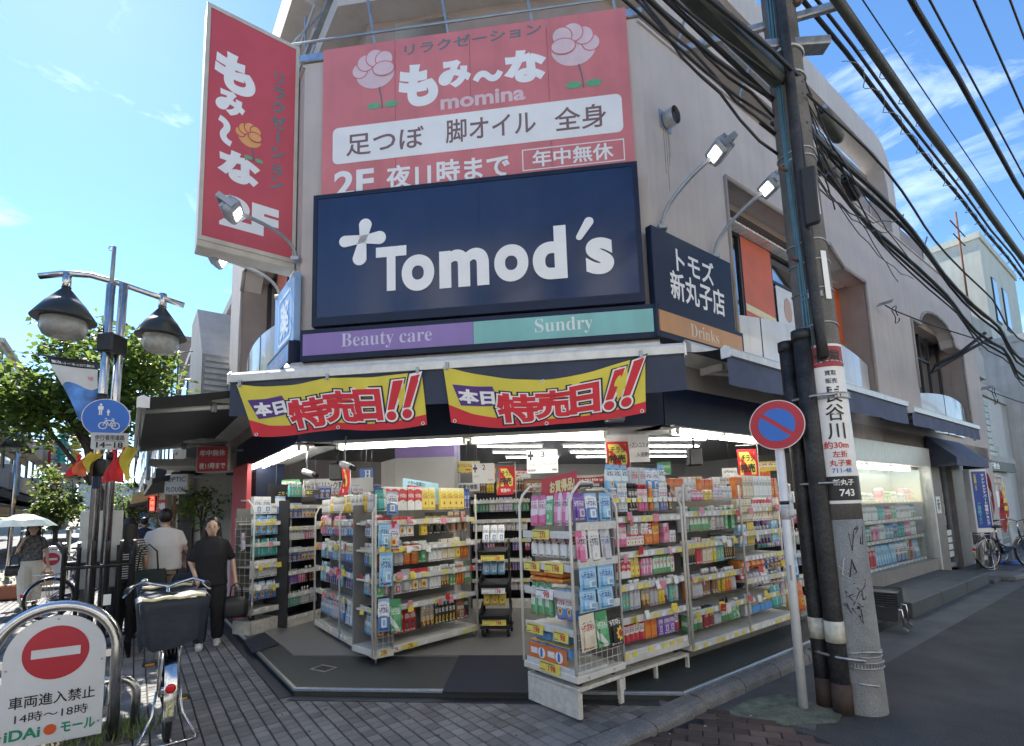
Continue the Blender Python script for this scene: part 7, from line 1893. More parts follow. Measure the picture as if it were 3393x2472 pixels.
# ================================================================== BICYCLES
m_tyre = mat('tyre', (.020, .020, .021), .8, var=.2); m_rim = mat('chrome_rim', (.6, .6, .58), .25, 1.0, var=.1); m_chrome = mat('chrome', (.66, .66, .65), .18, 1.0, var=.08)
m_bframe = mat('bike_frame_silver', (.40, .39, .36), .35, .7, var=.1); m_bframe2 = mat('bike_frame_navy', (.035, .04, .09), .35, .3, var=.1); m_sadl = mat('saddle_black', (.02, .02, .02), .6, var=.2)
m_cover = mat('navy_nylon_cover', (.013, .020, .032), .6, var=.3, scale=6, bump=.5, bscale=25); m_refl = mat('red_reflector', (.60, .01, .02), .15, var=.1)
def wheel(parent, x, r=.325):
    w_ = MB().tube([(x + r * math.cos(a), 0, r + r * math.sin(a)) for a in [2 * math.pi * i / 36 for i in range(36)]], .021, 8, closed=True).build('wheel', m_tyre, parent)
    MB().tube([(x + (r - .028) * math.cos(a), 0, r + (r - .028) * math.sin(a)) for a in [2 * math.pi * i / 36 for i in range(36)]], .012, 6, closed=True).build('rim', m_rim, w_)
    sp = MB()
    for i in range(20):
        a = 2 * math.pi * i / 20; s_ = .02 if i % 2 else -.02; sp.tube([(x, s_, r), (x + (r - .03) * math.cos(a), 0, r + (r - .03) * math.sin(a))], .0018, 4, cap=False)
    sp.tube([(x, -.045, r), (x, .045, r)], .022, 10); sp.build('spokes', m_chrome, w_)
    return w_
def fender(parent, x, a0, a1, r=.355):
    mb = MB(); n = 16
    mb.grid(lambda u, v: (x + (r + .006 * (1 - (2 * v - 1) ** 2)) * math.cos(a0 + (a1 - a0) * u), .036 * (2 * v - 1), .325 + (r + .006 * (1 - (2 * v - 1) ** 2)) * math.sin(a0 + (a1 - a0) * u)), n, 4); mb.build('fender', m_chrome, parent)
def bicycle(label, loc, rz, frame_m, rear_basket=False, front_cover=False, group='bicycles parked round the shop'):
    """city bicycle along +x, rear wheel over the origin"""
    b = thing('bicycle', label, 'bicycle', loc, rz, group); WB = 1.08; r = .325
    wheel(b, 0); wheel(b, WB); fender(b, 0, rad(-5), rad(200)); fender(b, WB, rad(-15), rad(160))
    BBx, BBz = .45, .28; seat = (.28, .78); head = (WB - .16, .72); headb = (WB - .11, .56)
    fr_ = MB()
    for a, c, rr in (((BBx, 0, BBz), (headb[0], 0, headb[1] - .02), .020), ((BBx, 0, BBz), (seat[0], 0, seat[1] - .1), .017), ((headb[0], 0, headb[1] - .04), (head[0], 0, head[1] + .05), .021)): fr_.tube([a, c], rr, 10)
    fr_.tube([(headb[0], 0, headb[1]), (.75, 0, .42), (.50, 0, .44), (.38, 0, .50)], .018, 10)
    for s_ in (-1, 1):
        fr_.tube([(0, s_ * .06, r), (BBx, s_ * .035, BBz)], .010, 8); fr_.tube([(0, s_ * .06, r), (.36, s_ * .02, .60)], .009, 8)
        fr_.tube([(WB, s_ * .055, r), (WB - .05, s_ * .05, .45), (WB - .10, s_ * .03, .56)], .013, 8)
    fr_.build('frame', frame_m, b)
    MB().tube([(seat[0] + .02, 0, .66), (seat[0], 0, .84)], .014, 8).build('seat_post', m_chrome, b)
    sd = MB(); sd.lathe([(.02, 0), (.10, .01), (.11, .04), (.06, .07)], 14, (0, 0, 0), sx=1.25, sy=.9); sd.lathe([(.01, .0), (.045, .01), (.045, .04), (.02, .06)], 10, (.14, 0, 0), sx=1.6); sd.build('saddle', m_sadl, b, loc=(seat[0] - .02, 0, .84))
    hz = .985
    MB().tube([(head[0], 0, head[1]), (head[0] - .02, 0, hz - .02)], .014, 8).build('stem', m_chrome, b)
    hb = MB().tube([(head[0] - .22, -.29, hz - .01), (head[0] - .10, -.28, hz), (head[0] + .0, -.19, hz + .035), (head[0] - .01, -.06, hz), (head[0] - .02, 0, hz - .02), (head[0] - .01, .06, hz), (head[0], .19, hz + .035), (head[0] - .10, .28, hz), (head[0] - .22, .29, hz - .01)], .012, 10).build('handlebar', m_chrome, b)
    for s_ in (-1, 1):
        MB().tube([(head[0] - .12, s_ * .282, hz), (head[0] - .24, s_ * .292, hz - .012)], .018, 10).build('grip', m_sadl, hb)
        MB().tube([(head[0] - .03, s_ * .24, hz + .02), (head[0] - .02, s_ * .27, hz - .03), (head[0] - .16, s_ * .31, hz - .06)], .008, 6).build('brake_lever', m_chrome, hb)
    MB().lathe([(.025, 0), (.028, .015), (.01, .03)], 12, (head[0] - .04, .17, hz + .04)).build('bell', m_chrome, hb)
    ck = MB(); ck.tube([(BBx, -.02, BBz), (BBx, .055, BBz)], .02, 8); ck.tube([(BBx, -.052, BBz), (BBx, .06, BBz)], .012, 8); ck.tube([(BBx, .050, BBz), (BBx + .09, .055, BBz + .13)], .010, 6); ck.tube([(BBx, -.05, BBz), (BBx - .09, -.055, BBz - .13)], .010, 6); ck.tube([(BBx, .028, BBz), (BBx, .034, BBz)], .085, 20); ck.build('crank', m_chrome, b)
    for s_, x, z in ((1, BBx + .09, BBz + .13), (-1, BBx - .09, BBz - .13)):
        p = MB().box(x - .045, x + .045, min(s_ * .06, s_ * .16), max(s_ * .06, s_ * .16), z - .014, z + .014, .005).build('pedal', m_sadl, b)
        for e in (-.047, .045): MB().box(x + e, x + e + .002, min(s_ * .08, s_ * .14), max(s_ * .08, s_ * .14), z - .008, z + .008).build('pedal_reflector', mat('amber_reflector', (.70, .32, .03), .2), p)
    cg = MB(); cg.prism([(0, .28), (.06, .36), (.45, .38), (.54, .30), (.45, .20), (.06, .27)], .035, .06, 'y'); cg.build('chain_guard', frame_m if frame_m is m_bframe2 else m_chrome, b)
    # rear carrier, stand, reflector
    rc = MB()
    for y in (-.05, .0, .05): rc.tube([(-.22, y, .72), (.18, y, .72)], .006, 6)
    for s_ in (-1, 1): rc.tube([(0, s_ * .065, r), (-.12, s_ * .06, .72)], .006, 6); rc.tube([(0, s_ * .065, r), (.05, s_ * .06, .72)], .006, 6)
    rc.build('rear_carrier', m_chrome, b)
    sn = MB()
    for s_ in (-1, 1): sn.tube([(0, s_ * .07, r), (-.02, s_ * .09, .16), (-.12, s_ * .17, .012), (-.20, s_ * .16, .010)], .009, 8)
    sn.tube([(-.20, -.16, .010), (-.20, .16, .010)], .008, 8); sn.build('kick_stand', m_chrome, b)
    MB().lathe([(.03, 0), (.032, .006), (.015, .014)], 14).build('rear_reflector', m_refl, b, loc=(-.355, 0, .42), rot=(0, rad(-90), 0))
    MB().box(-.365, -.358, -.022, .022, .24, .34, .002).build('registration_sticker', mat('checker_sticker', (.55, .54, .30), .5, var=.9, scale=60), b)
    def basket(x0, x1, w0, z0, z1, covered, nm):
        wv = MB(); e = .03
        for f in range(7):
            z = z0 + (z1 - z0) * f / 6; g = e * f / 6; wv.tube([(x0 - g, -w0 - g, z), (x1 + g, -w0 - g, z), (x1 + g, w0 + g, z), (x0 - g, w0 + g, z)], .003, 4, closed=True)
        for i in range(9):
            y = -w0 + 2 * w0 * i / 8
            for x, sg in ((x0, -1), (x1, 1)): wv.tube([(x, y, z0), (x + sg * e, y * (1 + e / w0), z1)], .003, 4, cap=False)
        o = wv.build(nm, m_chrome, b)
        if covered:
            rr = random.Random(len(nm) + int(x0 * 100)); n = 40
            def per(u):     # perimeter of a rounded rectangle
                a = 2 * math.pi * u; ca, sa = math.cos(a), math.sin(a); k_ = .28
                return (math.copysign(abs(ca) ** k_, ca), math.copysign(abs(sa) ** k_, sa))
            cm = MB(); lv = [(z0 - .05, 1.10), (z0 + .02, 1.18), (z0 + .4 * (z1 - z0), 1.20), (z0 + .8 * (z1 - z0), 1.27), (z1 + .015, 1.32), (z1 + .03, 1.2), (z1 + .035, .6), (z1 + .02, .0)]
            vs = []; cxx, hw = (x0 + x1) / 2, (x1 - x0) / 2
            for li, (z, k2) in enumerate(lv):
                for i in range(n):
                    px_, py_ = per(i / n); wr = 1 + .035 * math.sin(i * 1.7 + li * .9) * (li < 5)
                    vs.append((cxx + px_ * hw * k2 * wr, py_ * w0 * k2 * wr, z + .012 * math.sin(i * .9 + li) * (1 if li else 2)))
            fs = [(l_ * n + i, l_ * n + (i + 1) % n, (l_ + 1) * n + (i + 1) % n, (l_ + 1) * n + i) for l_ in range(len(lv) - 1) for i in range(n)]
            cm.add(vs, fs, True); cm.build('basket_cover', m_cover, o)
            tm = MB(); tm.tube([(cxx - hw * 1.36, y, z1 + .03 + .006 * math.sin(y * 40)) for y in [(-1 + 2 * i / 12) * w0 * 1.1 for i in range(13)]], .012, 6); tm.build('cover_piping', m_cream, o)
    if rear_basket: basket(-.30, .02, .165, .74, .99, True, 'rear_basket')
    basket(WB - .02, WB + .26, .17, .70, .93, front_cover, 'front_basket')
    hl = MB().lathe([(.03, 0), (.045, .03), (.045, .06), (.02, .075)], 14); hl.build('headlight', mat('beige_lamp', (.50, .46, .36), .4), b, loc=(WB + .05, .085, .60), rot=(0, rad(90), 0))
    return b
rw = gz(550, 2440, ZP)
bicycle('silver city bicycle with navy covered baskets, parked rear end towards the viewer', (rw.x, rw.y, ZP), rad(90 + 36), m_bframe, True, True)
b2 = gz(3262, 1886, .07); bicycle('dark navy city bicycle leaning on its stand before the blue letting sign', (b2.x + .12, b2.y, .07), rad(12), m_bframe2)
b3 = at(180, 2030, 8.6); bicycle('bicycle half hidden behind the black fence', (b3.x - .1, b3.y, ZP), rad(60), m_bframe2)
# ================================================================== TREES
def leaf_mat(name, c):
    if name in MATS: return MATS[name]
    m = bpy.data.materials.new(name); m.use_nodes = True
    n, l = m.node_tree.nodes, m.node_tree.links; b = n['Principled BSDF']; o = n['Material Output']
    g = n.new('ShaderNodeNewGeometry'); r = n.new('ShaderNodeValToRGB')
    r.color_ramp.elements[0].color = (*[q * .55 for q in c], 1); r.color_ramp.elements[1].color = (min(1, c[0] * 1.7), min(1, c[1] * 1.45), c[2] * 1.1, 1)
    l.new(g.outputs['Random Per Island'], r.inputs['Fac']); l.new(r.outputs['Color'], b.inputs['Base Color']); b.inputs['Roughness'].default_value = .45
    t = n.new('ShaderNodeBsdfTranslucent'); hs = n.new('ShaderNodeHueSaturation'); hs.inputs['Value'].default_value = 2.1; hs.inputs['Hue'].default_value = .485
    l.new(r.outputs['Color'], hs.inputs['Color']); l.new(hs.outputs['Color'], t.inputs['Color'])
    mx_ = n.new('ShaderNodeMixShader'); mx_.inputs['Fac'].default_value = .55; l.new(b.outputs[0], mx_.inputs[1]); l.new(t.outputs[0], mx_.inputs[2]); l.new(mx_.outputs[0], o.inputs['Surface'])
    MATS[name] = m
    return m
m_leaf = leaf_mat('leaf_green', (.066, .118, .027)); m_bark = mat('bark', (.075, .06, .048), .9, var=.4, scale=10, bump=.8, bscale=40)
def tree(label, base, H, crown_c, rx, rz_, n, ls, seed, limbs=7, name='street_tree', group='trees along the mall', ry=None):
    rr = random.Random(seed); t_ = thing(name, label, 'tree', base, 0, group); b = Vector(base); cc = Vector(crown_c) - b; ry = ry or rx
    tp = MB(); top = cc + Vector((0, 0, -.1 * rz_))
    tp.tube([(0, 0, 0), (.02, .02, cc.z * .35), (top.x * .5, top.y * .5, cc.z * .6), tuple(top)], [.10 * H / 5, .085 * H / 5, .07 * H / 5, .035 * H / 5], 10)
    ends = []
    for i in range(limbs):
        a = 2 * math.pi * i / limbs + rr.uniform(-.3, .3); e = cc + Vector((math.cos(a) * rx * rr.uniform(.5, .85), math.sin(a) * ry * rr.uniform(.5, .85), rz_ * rr.uniform(-.3, .7)))
        st_ = Vector((top.x * .5, top.y * .5, cc.z * rr.uniform(.5, .75)))
        mid = st_.lerp(e, .5) + Vector((0, 0, .15)); tp.tube([st_, mid, e], [.045 * H / 5, .03 * H / 5, .012 * H / 5], 7); ends += [e, mid]
    tp.build('trunk', m_bark, t_)
    cl = []
    for i in range(46):
        a = rr.uniform(0, 2 * math.pi); u = rr.uniform(-1, 1); q = math.sqrt(1 - u * u); k = rr.uniform(.35, 1.05)
        cl.append((cc + Vector((math.cos(a) * q * rx * k, math.sin(a) * q * ry * k, u * rz_ * k)), rr.uniform(.22, .42) * min(rx, 2)))
    lf = MB()
    for i in range(n):
        c, cr_ = rr.choice(cl); a = rr.uniform(0, 6.28); u = rr.uniform(-1, 1); q = math.sqrt(1 - u * u); k = cr_ * rr.uniform(.5, 1.1)
        p = c + Vector((math.cos(a) * q * k, math.sin(a) * q * k, u * k * .75))
        d = Vector((rr.uniform(-1, 1), rr.uniform(-1, 1), rr.uniform(-.9, .1))).normalized(); s_ = ls * rr.uniform(.6, 1.25)
        w_ = d.cross(Vector((rr.uniform(-1, 1), rr.uniform(-1, 1), 1))).normalized() * s_ * .36
        nn = d.cross(w_).normalized() * s_ * .10
        lf.add([p, p + d * s_ * .35 + w_ + nn, p + d * s_, p + d * s_ * .35 - w_ + nn], [(0, 1, 2), (0, 2, 3)])
    lf.build('crown', m_leaf, t_)
    return t_
tc_ = at(255, 1275, 9.2)
tree('bushy green street tree behind the twin lamp post', (at(368, 1700, 9.2).x, 9.2, ZP), 5.2, (tc_.x, 9.2, tc_.z), 2.2, .92, 11000, .125, 11, ry=1.1)
for lb, px, py, Y, rx, rz_, sd in (('small street tree in front of the red vertical sign', 190, 1655, 17.0, .8, 1.1, 12), ('far street tree in the middle of the mall', 415, 1690, 26, 1.3, 1.6, 13), ('farthest street tree at the end of the mall', 445, 1705, 40, 1.5, 1.7, 14)):
    c = at(px, py, Y); tree(lb, (c.x, c.y, ZP), 4.2, (c.x, c.y, c.z), rx, rz_, 1500, .16, sd, 5)
# ================================================================== BUILDINGS ALONG THE MALL, LEFT SIDE
LD = 6.6
m_flatc = mat('cream_flats', (.50, .43, .33), .85, var=.15, scale=.8, streak=.2); m_flatg = mat('grey_flats', (.33, .33, .33), .85, var=.15, scale=.8, streak=.2); m_flatb = mat('brown_flats', (.30, .21, .17), .85, var=.15, scale=.8, streak=.15)
m_shadeaw = mat('dark_shop_awning', (.05, .05, .05), .8, var=.3); m_yelaw = mat('yellowish_awning', (.52, .44, .22), .7, var=.2)
LF = Frame(ML.W(0, LD), 142.5 + 180)        # facade of the opposite row: seen from the mall, x runs away from the viewer
def mall_block(label, s0, s1, z1, m_, floors, bays, awn, name='mall_building', side=LF, sgn=1, balcony=True, dep=7):
    """building with shop floor, awning, balconies, windows with panes; s measured away from the viewer"""
    t_ = thing(name, label, 'building', side.W(s0 if sgn > 0 else -s1, 0, ZP), side.rz); L = s1 - s0
    w_ = MB().box(0, L, 0, dep, 0, z1).build('wall', m_, t_); MB().box(-.05, L + .05, -.12, dep, z1, z1 + .22).build('parapet', m_, t_)
    fh = (z1 - 3.2) / floors
    for f in range(floors):
        zf = 3.2 + f * fh
        for i in range(bays):
            a = L * (i + .18) / bays; wd_ = L * .62 / bays
            fr_ = MB().box(a, a + wd_, -.03, .02, zf + .75, zf + fh - .35).build('window', m_dark, t_); MB().box(a + .05, a + wd_ - .05, -.045, -.032, zf + .8, zf + fh - .4).build('pane', m_glassU, fr_)
            # window in the end wall that faces the viewer
        for y in (.8, 3.2):
            x_ = -.03 if sgn > 0 else L - .02
            fr_ = MB().box(x_, x_ + .05, y, y + 1.1, zf + .75, zf + fh - .45).build('window', m_dark, t_)
        if balcony: MB().box(.1, L - .1, -.75, -.02, zf + .05, zf + .85).build('balcony', m_, t_)
    MB().box(.0, L, -1.0, -.02, 2.75, 3.05).build('shop_fascia', m_shadeaw, t_)
    MB().prism([(-.02, 2.74), (-1.5, 2.35), (-1.5, 2.25), (-.02, 2.6)], .2, L - .2, 'x').build('shop_awning', awn, t_)
    MB().box(.2, L - .2, -.04, -.01, .1, 2.2).build('shop_front', m_glassU, t_)
    MB().box(L * .3, L * .3 + .8, -.35, -.03, 4.1, 4.7, .03).build('air_conditioner', m_white, t_)
    return t_
mall_block('cream flats with grey balconies across the mall at the left edge', 27, 37, 10.2, m_flatc, 3, 4, m_shadeaw)
mall_block('grey building behind the red vertical sign across the mall', 37.2, 47, 9.0, m_flatg, 2, 4, m_yelaw)
mall_block('brown building further along the left side of the mall', 47.3, 58, 8.6, m_flatb, 2, 3, m_shadeaw)
mall_block('far cream building on the left side of the mall', 58.3, 76, 9.5, m_flatc, 2, 4, m_yelaw)
mall_block('grey building nearest the viewer outside the left edge of the mall', 14, 26.5, 9.6, m_flatg, 3, 4, m_shadeaw)
# right side of the mall beyond the drugstore
RF = Frame(ML.W(0, 0), 142.5)
def rblock(label, s0, s1, z1, m_, floors, bays, awn, d=0.0, dep=7, balcony=False):
    return mall_block(label, s0, s1, z1, m_, floors, bays, awn, side=Frame(ML.W(0, d), 142.5), sgn=-1, balcony=balcony, dep=dep)
rblock('grey building with a louvred end next to the drugstore on the mall', 5.45, 11.5, 6.6, m_cwall2, 2, 2, m_shadeaw, d=-.35)
rblock('cream building past the grey one on the right side of the mall', 11.6, 19, 7.2, m_wallw, 2, 2, m_yelaw, d=-.1)
rblock('maroon-trimmed building on the right side of the mall', 19.2, 30, 9.2, m_flatb, 2, 3, m_shadeaw, d=.0)
rblock('tall far building on the right side of the mall', 30.2, 48, 12.5, m_cwall, 3, 4, m_shadeaw, d=.1)
rblock('last building at the end of the right side of the mall', 48.3, 80, 11, m_flatg, 3, 5, m_yelaw, d=.3)
mall_end = thing('end_building', 'pale building closing the far end of the mall', 'building', ML.W(-120, 3, 0), ML.rz + rad(90)); MB().box(-6, 8, 0, 6, 0, 9).build('wall', m_cwall, mall_end); MB().box(-6.1, 8.1, -.1, 6.1, 9, 9.4).build('parapet', m_cwall, mall_end)
# louvred upper storey of the next building (seen over the awning)
lv = thing('louvre_tower', 'sloping grey stair tower with a louvred panel beside the drugstore', 'building', ML.W(-5.5, .0, 0), ML.rz)
MB().prism([(-2.6, 3.6), (0, 3.6), (0, 4.9), (-1.4, 6.3), (-2.6, 6.3)], -.45, .6, 'y').build('tower', m_cwall2, lv)
for i in range(9): MB().box(-.03, .02, -.40, .05, 3.8 + i * .12, 3.87 + i * .12).build('louvre_slat', m_grey, lv)
# ================================================================== SIGNS ALONG THE MALL
def blade(label, px0, px1, py0, py1, Y, m_face, body, tm, vertical=True, rz=0.0, thick=.22, bold=.04, emit=False, name='blade_sign'):
    a, b = at(px0, py0, Y), at(px1, py1, Y); w_ = b.x - a.x; h = a.z - b.z
    t_ = thing(name, label, 'sign', (a.x, Y, b.z), rz)
    MB().box(0, w_, 0, thick, 0, h, .015).build('cabinet', m_ivory, t_); MB().box(w_ * .06, w_ * .94, -.006, 0, h * .02, h * .98).build('face', m_face, t_)
    if vertical and body: vtext(body, w_ / 2, h * .95, h * .05, w_ * .7, tm, t_, y=-.012, bold=bold)
    elif body:
        lines = body.split('|'); n = len(lines)
        for i, ln in enumerate(lines): text(ln, w_ * .12, w_ * .88, h * (1 - (i + .78) / n), h * (1 - (i + .28) / n), tm, t_, y=-.012, bold=bold)
    MB().box(w_ - .02, w_ + .35, .05, .12, h * .8, h * .85).build('bracket', m_grey, t_)
    return t_
blade('tall red vertical sign with white characters on the left side of the mall', 160, 196, 1460, 1640, 27, m_red2, '豊前屋八百物', m_signw)
blade('white square optician sign above the mall', 545, 624, 1572, 1636, 9.6, m_plate, 'OPTIC|PLOUGH', m_black, False, bold=.0)
blade('red lightbox sign of the relaxation salon above the stair entrance', 650, 760, 1480, 1562, 8.2, m_red2, '年中無休|夜11時まで', m_signw, False, bold=.03)
blade('dark red shop sign with a white disc further down the mall', 523, 552, 1625, 1697, 15, m_red2, '酒場', m_signw)
m_ledr = mat('red_led', (1.0, .03, .02), .4, var=0, emit=5)
blade('black LED sign glowing red down the mall', 490, 520, 1640, 1695, 17, m_black, '大売出', m_ledr)
blade('small blue sign at the far end of the mall', 463, 485, 1700, 1712, 24, m_capb, '', m_signw)
# stair entrance board with vertical lettering
eb_ = Vector(ML.W(-3.65, .02, 0)); rb = thing('stair_board', 'tall red board with white hiragana and 2F at the stair entrance', 'sign', (eb_.x, eb_.y, ZP), ML.rz + rad(55))
p0_, p1_ = at(765, 1800, 8.0), at(812, 1800, 7.4)
rb.location = (p0_.x, p0_.y, ZP); rb.rotation_euler = (0, 0, math.atan2(p1_.y - p0_.y, p1_.x - p0_.x)); wb = (Vector((p1_.x, p1_.y)) - Vector((p0_.x, p0_.y))).length
MB().box(0, wb, 0, .06, .05, 2.35).build('board', m_red2, rb); vtext('もみ〜な', wb * .45, 1.45, .45, wb * .55, m_signw, rb, y=-.006, bold=.07); text('2F', wb * .18, wb * .75, .12, .32, m_signw, rb, y=-.008, bold=.04); vtext('リラクゼーション', wb * .62, 2.25, 1.5, wb * .25, m_green, rb, y=-.006, bold=.02)
k = MB(); disc(k, (wb * .72, .92), .05, -.008, 14); k.build('flower_print', m_gold, rb)
# shop window wall with a planter beside the entrance
pw0 = at(700, 1690, 9.4)
wl_ = thing('cream_shop', 'cream shopfront with a small shrub in a white planter', 'shop front', (at(640, 1800, 9.9).x, 9.9, ZP), ML.rz + rad(70))
MB().box(0, 1.1, 0, .1, 0, 2.9).build('wall', m_wallw, wl_); MB().box(-.25, 0, -.1, .15, 0, 2.6).build('pillar', m_dark, wl_); MB().box(.15, .95, -.45, -.05, .0, .95, .02).build('planter_box', m_plate, wl_); MB().box(-.4, 1.3, -1.2, .05, 2.5, 2.62).build('canopy', m_wallw, wl_)
pc1 = at(668, 1690, 9.55); tree('small shrub with thin branches in the white planter', (pc1.x, pc1.y, ZP + .9), 1.6, (pc1.x, pc1.y, pc1.z + .05), .42, .42, 500, .08, 21, 5, 'planter_shrub', 'shrubs in planters')
# cafe parasols, planters, bicycles and further lamps down the mall
def parasol(label, px, py, Y, r, m_):
    P = at(px, py, Y); t_ = thing('cafe_parasol', label, 'parasol', (P.x, P.y, ZP)); z = P.z - ZP
    c = MB(); n = 8; c.add([(0, 0, z + .35)] + [(r * math.cos(2 * math.pi * i / n), r * math.sin(2 * math.pi * i / n), z - .1) for i in range(n)], [(0, 1 + i, 1 + (i + 1) % n) for i in range(n)]); c.build('canopy', m_, t_)
    MB().tube([(0, 0, 0), (0, 0, z + .38)], .03, 8).build('pole', m_grey, t_)
parasol('white and cream parasol beside the shops on the left of the mall', 225, 1745, 18, 1.2, mat('parasol_cloth', (.60, .58, .50), .7, var=.2, scale=2))
parasol('distant pale parasol on the left of the mall', 300, 1745, 30, 1.2, m_yelaw)
def far_lamp(label, px, Y):
    P = at(px, 1735, Y); t_ = thing('street_lamp', label, 'lamp post', (P.x, P.y, ZP), ML.rz, 'lamp posts along the mall')
    for x in (0, .18): MB().tube([(x, 0, 0), (x, 0, 4.6)], .05, 8).build('pole', m_steel, t_)
    MB().tube([(-.9, 0, 4.35), (-.4, 0, 4.52), (.1, 0, 4.58), (.6, 0, 4.52), (1.1, 0, 4.35)], .04, 8).build('arched_arm', m_steel, t_)
    for x in (-.7, .9):
        s_ = MB().lathe([(.30, 0), (.05, .38), (.04, .55)], 14, (x, 0, 3.85)).build('lamp_shade', m_lampk, t_); MB().lathe([(.14, -.14), (.20, 0)], 12, (x, 0, 3.86)).build('lens', m_lens, s_)
    MB().box(-.75, -.05, -.01, .01, 2.5, 3.4).build('street_banner', m_bans, t_)
far_lamp('second twin-pole lamp further up the mall on the left', 40, 15.5); far_lamp('third twin-pole lamp far up the mall', 438, 34); far_lamp('fourth twin-pole lamp seen small on the left', 235, 25)
mini = at(170, 1870, 13.0); mn = thing('no_entry_arch_sign', 'distant white no-entry board beside the parked bicycles', 'barrier sign', (mini.x, mini.y, ZP), rad(35))
MB().prism([(x * 1.0, z) for x, z in plate[::-1]], -.012, .004, 'y').build('plate', m_plate, mn); k = MB(); disc(k, (0, .68), .16, -.015, 24); k.build('red_disc', m_sr, mn); MB().box(-.11, .11, -.018, -.016, .655, .705).build('white_bar', m_plate, mn); MB().tube(pts, rt, 10).build('steel_arch', m_steel, mn)
for i, (px, Y, rz_) in enumerate(((245, 15, 100), (262, 16.2, 95), (280, 17.5, 100), (225, 14.2, 92), (470, 22, 100), (485, 25, 95))):
    c = at(px, 1850, Y); bb_ = bpy.data.objects['bicycle.002']
    copy_tree(bb_, None, (c.x, c.y, ZP), rad(rz_), 'parked bicycle far up the mall, number %s counted from the fence' % ['three', 'four', 'five', 'two', 'six', 'seven'][i])
fpx = at(14, 1985, 11.0); fpn = thing('flower_pot', 'terracotta trough with white flowers at the left edge', 'planter', (fpx.x, fpx.y, ZP), rad(20))
MB().box(-.45, .45, -.18, .18, 0, .3, .03).build('trough', mat('terracotta', (.36, .13, .07), .8, var=.2), fpn)
fl_ = MB(); r_ = random.Random(9)
for i in range(260):
    p = Vector((r_.uniform(-.45, .45), r_.uniform(-.2, .2), r_.uniform(.28, .62))); s_ = .05; d = Vector((r_.uniform(-1, 1), r_.uniform(-1, 1), r_.uniform(0, 1))).normalized() * s_; e = d.cross(Vector((0, 0, 1))).normalized() * s_ * .5; fl_.add([p, p + d * .5 + e, p + d, p + d * .5 - e], [(0, 1, 2, 3)])
tag(fl_.build('plants', m_leaf, fpn), kind='stuff')
# thin wires across the mall, hanging plastic decorations
for i, (p, q) in enumerate((((0, 1160), (640, 1165)), ((0, 1240), (420, 1165)))):
    a, b = at(*p, 12), at(*q, 9.0); pts_ = [a.lerp(b, k / 12) - Vector((0, 0, .12 * math.sin(math.pi * k / 12))) for k in range(13)]
    cable(['thin wire crossing the mall from the louvred tower', 'second thin wire crossing the mall lower on the left'][i], pts_, .008, m_cable, 5, 'wires across the mall')
for lb, px, py, Y, c in (('hanging teal plastic decoration over the mall', 205, 1490, 20, (.05, .42, .40)), ('hanging yellow plastic decoration over the mall', 250, 1500, 18, (.62, .58, .12)), ('hanging colourful decoration behind the lamp poles', 330, 1640, 22, (.55, .25, .30))):
    P = at(px, py, Y); t_ = thing('hanging_decoration', lb, 'decoration', (P.x, P.y, P.z)); mm_ = mat('deco_%d' % px, c, .3, var=.3, scale=9)
    for k in range(4): MB().lathe([(.05, 0), (.22, .06), (.10, .2), (.20, .28), (.05, .32)], 8, (0, 0, .45 - k * .33)).build('tier', mm_, t_)
    MB().tube([(0, 0, .7), (0, 0, 2.2)], .006, 4).build('cord', m_grey, t_)
# ================================================================== PEOPLE
m_skin = mat('skin', (.52, .34, .25), .55, var=.08, scale=14); m_hair = mat('black_hair', (.012, .010, .009), .45, var=.4, scale=30, bump=.4, bscale=120)
m_ctblack = mat('black_cotton', (.012, .012, .014), .85, var=.25, scale=8, bump=.3, bscale=60); m_ctwhite = mat('white_cotton', (.66, .66, .67), .85, var=.08, scale=5, bump=.25, bscale=40); m_khaki = mat('khaki_cotton', (.36, .29, .19), .85, var=.12, scale=6, bump=.25, bscale=40)
m_ecru = mat('ecru_trousers', (.60, .57, .49), .85, var=.1, scale=5, bump=.25, bscale=30); m_navyc = mat('navy_cotton', (.03, .04, .075), .85, var=.2, scale=6); m_shoe = mat('white_sneaker', (.62, .61, .58), .6, var=.12, scale=9); m_shoed = mat('dark_shoe', (.03, .028, .026), .6, var=.2)
m_olive = mat('dark_green_canvas', (.022, .034, .028), .8, var=.2, scale=6, bump=.2, bscale=60); m_bagk = mat('black_leather', (.012, .012, .013), .4, var=.2)
def stripes(name, c0, c1, k):
    m = bpy.data.materials.new(name); m.use_nodes = True; n, l = m.node_tree.nodes, m.node_tree.links; b = n['Principled BSDF']; b.inputs['Roughness'].default_value = .85
    tcn = n.new('ShaderNodeTexCoord'); sp = n.new('ShaderNodeSeparateXYZ'); l.new(tcn.outputs['Object'], sp.inputs[0]); mu = n.new('ShaderNodeMath'); mu.operation = 'MULTIPLY'; mu.inputs[1].default_value = k; l.new(sp.outputs['Z'], mu.inputs[0])
    fr = n.new('ShaderNodeMath'); fr.operation = 'FRACT'; l.new(mu.outputs[0], fr.inputs[0]); gt = n.new('ShaderNodeMath'); gt.operation = 'GREATER_THAN'; gt.inputs[1].default_value = .6; l.new(fr.outputs[0], gt.inputs[0])
    mx_ = n.new('ShaderNodeMix'); mx_.data_type = 'RGBA'; mx_.inputs['A'].default_value = (*c0, 1); mx_.inputs['B'].default_value = (*c1, 1); l.new(gt.outputs[0], mx_.inputs['Factor']); l.new(mx_.outputs['Result'], b.inputs['Base Color']); return m
m_stripe = stripes('striped_jersey', (.02, .02, .025), (.60, .60, .58), 32); m_floral = mat('dark_floral_blouse', (.12, .12, .12), .8, var=1.0, scale=22)
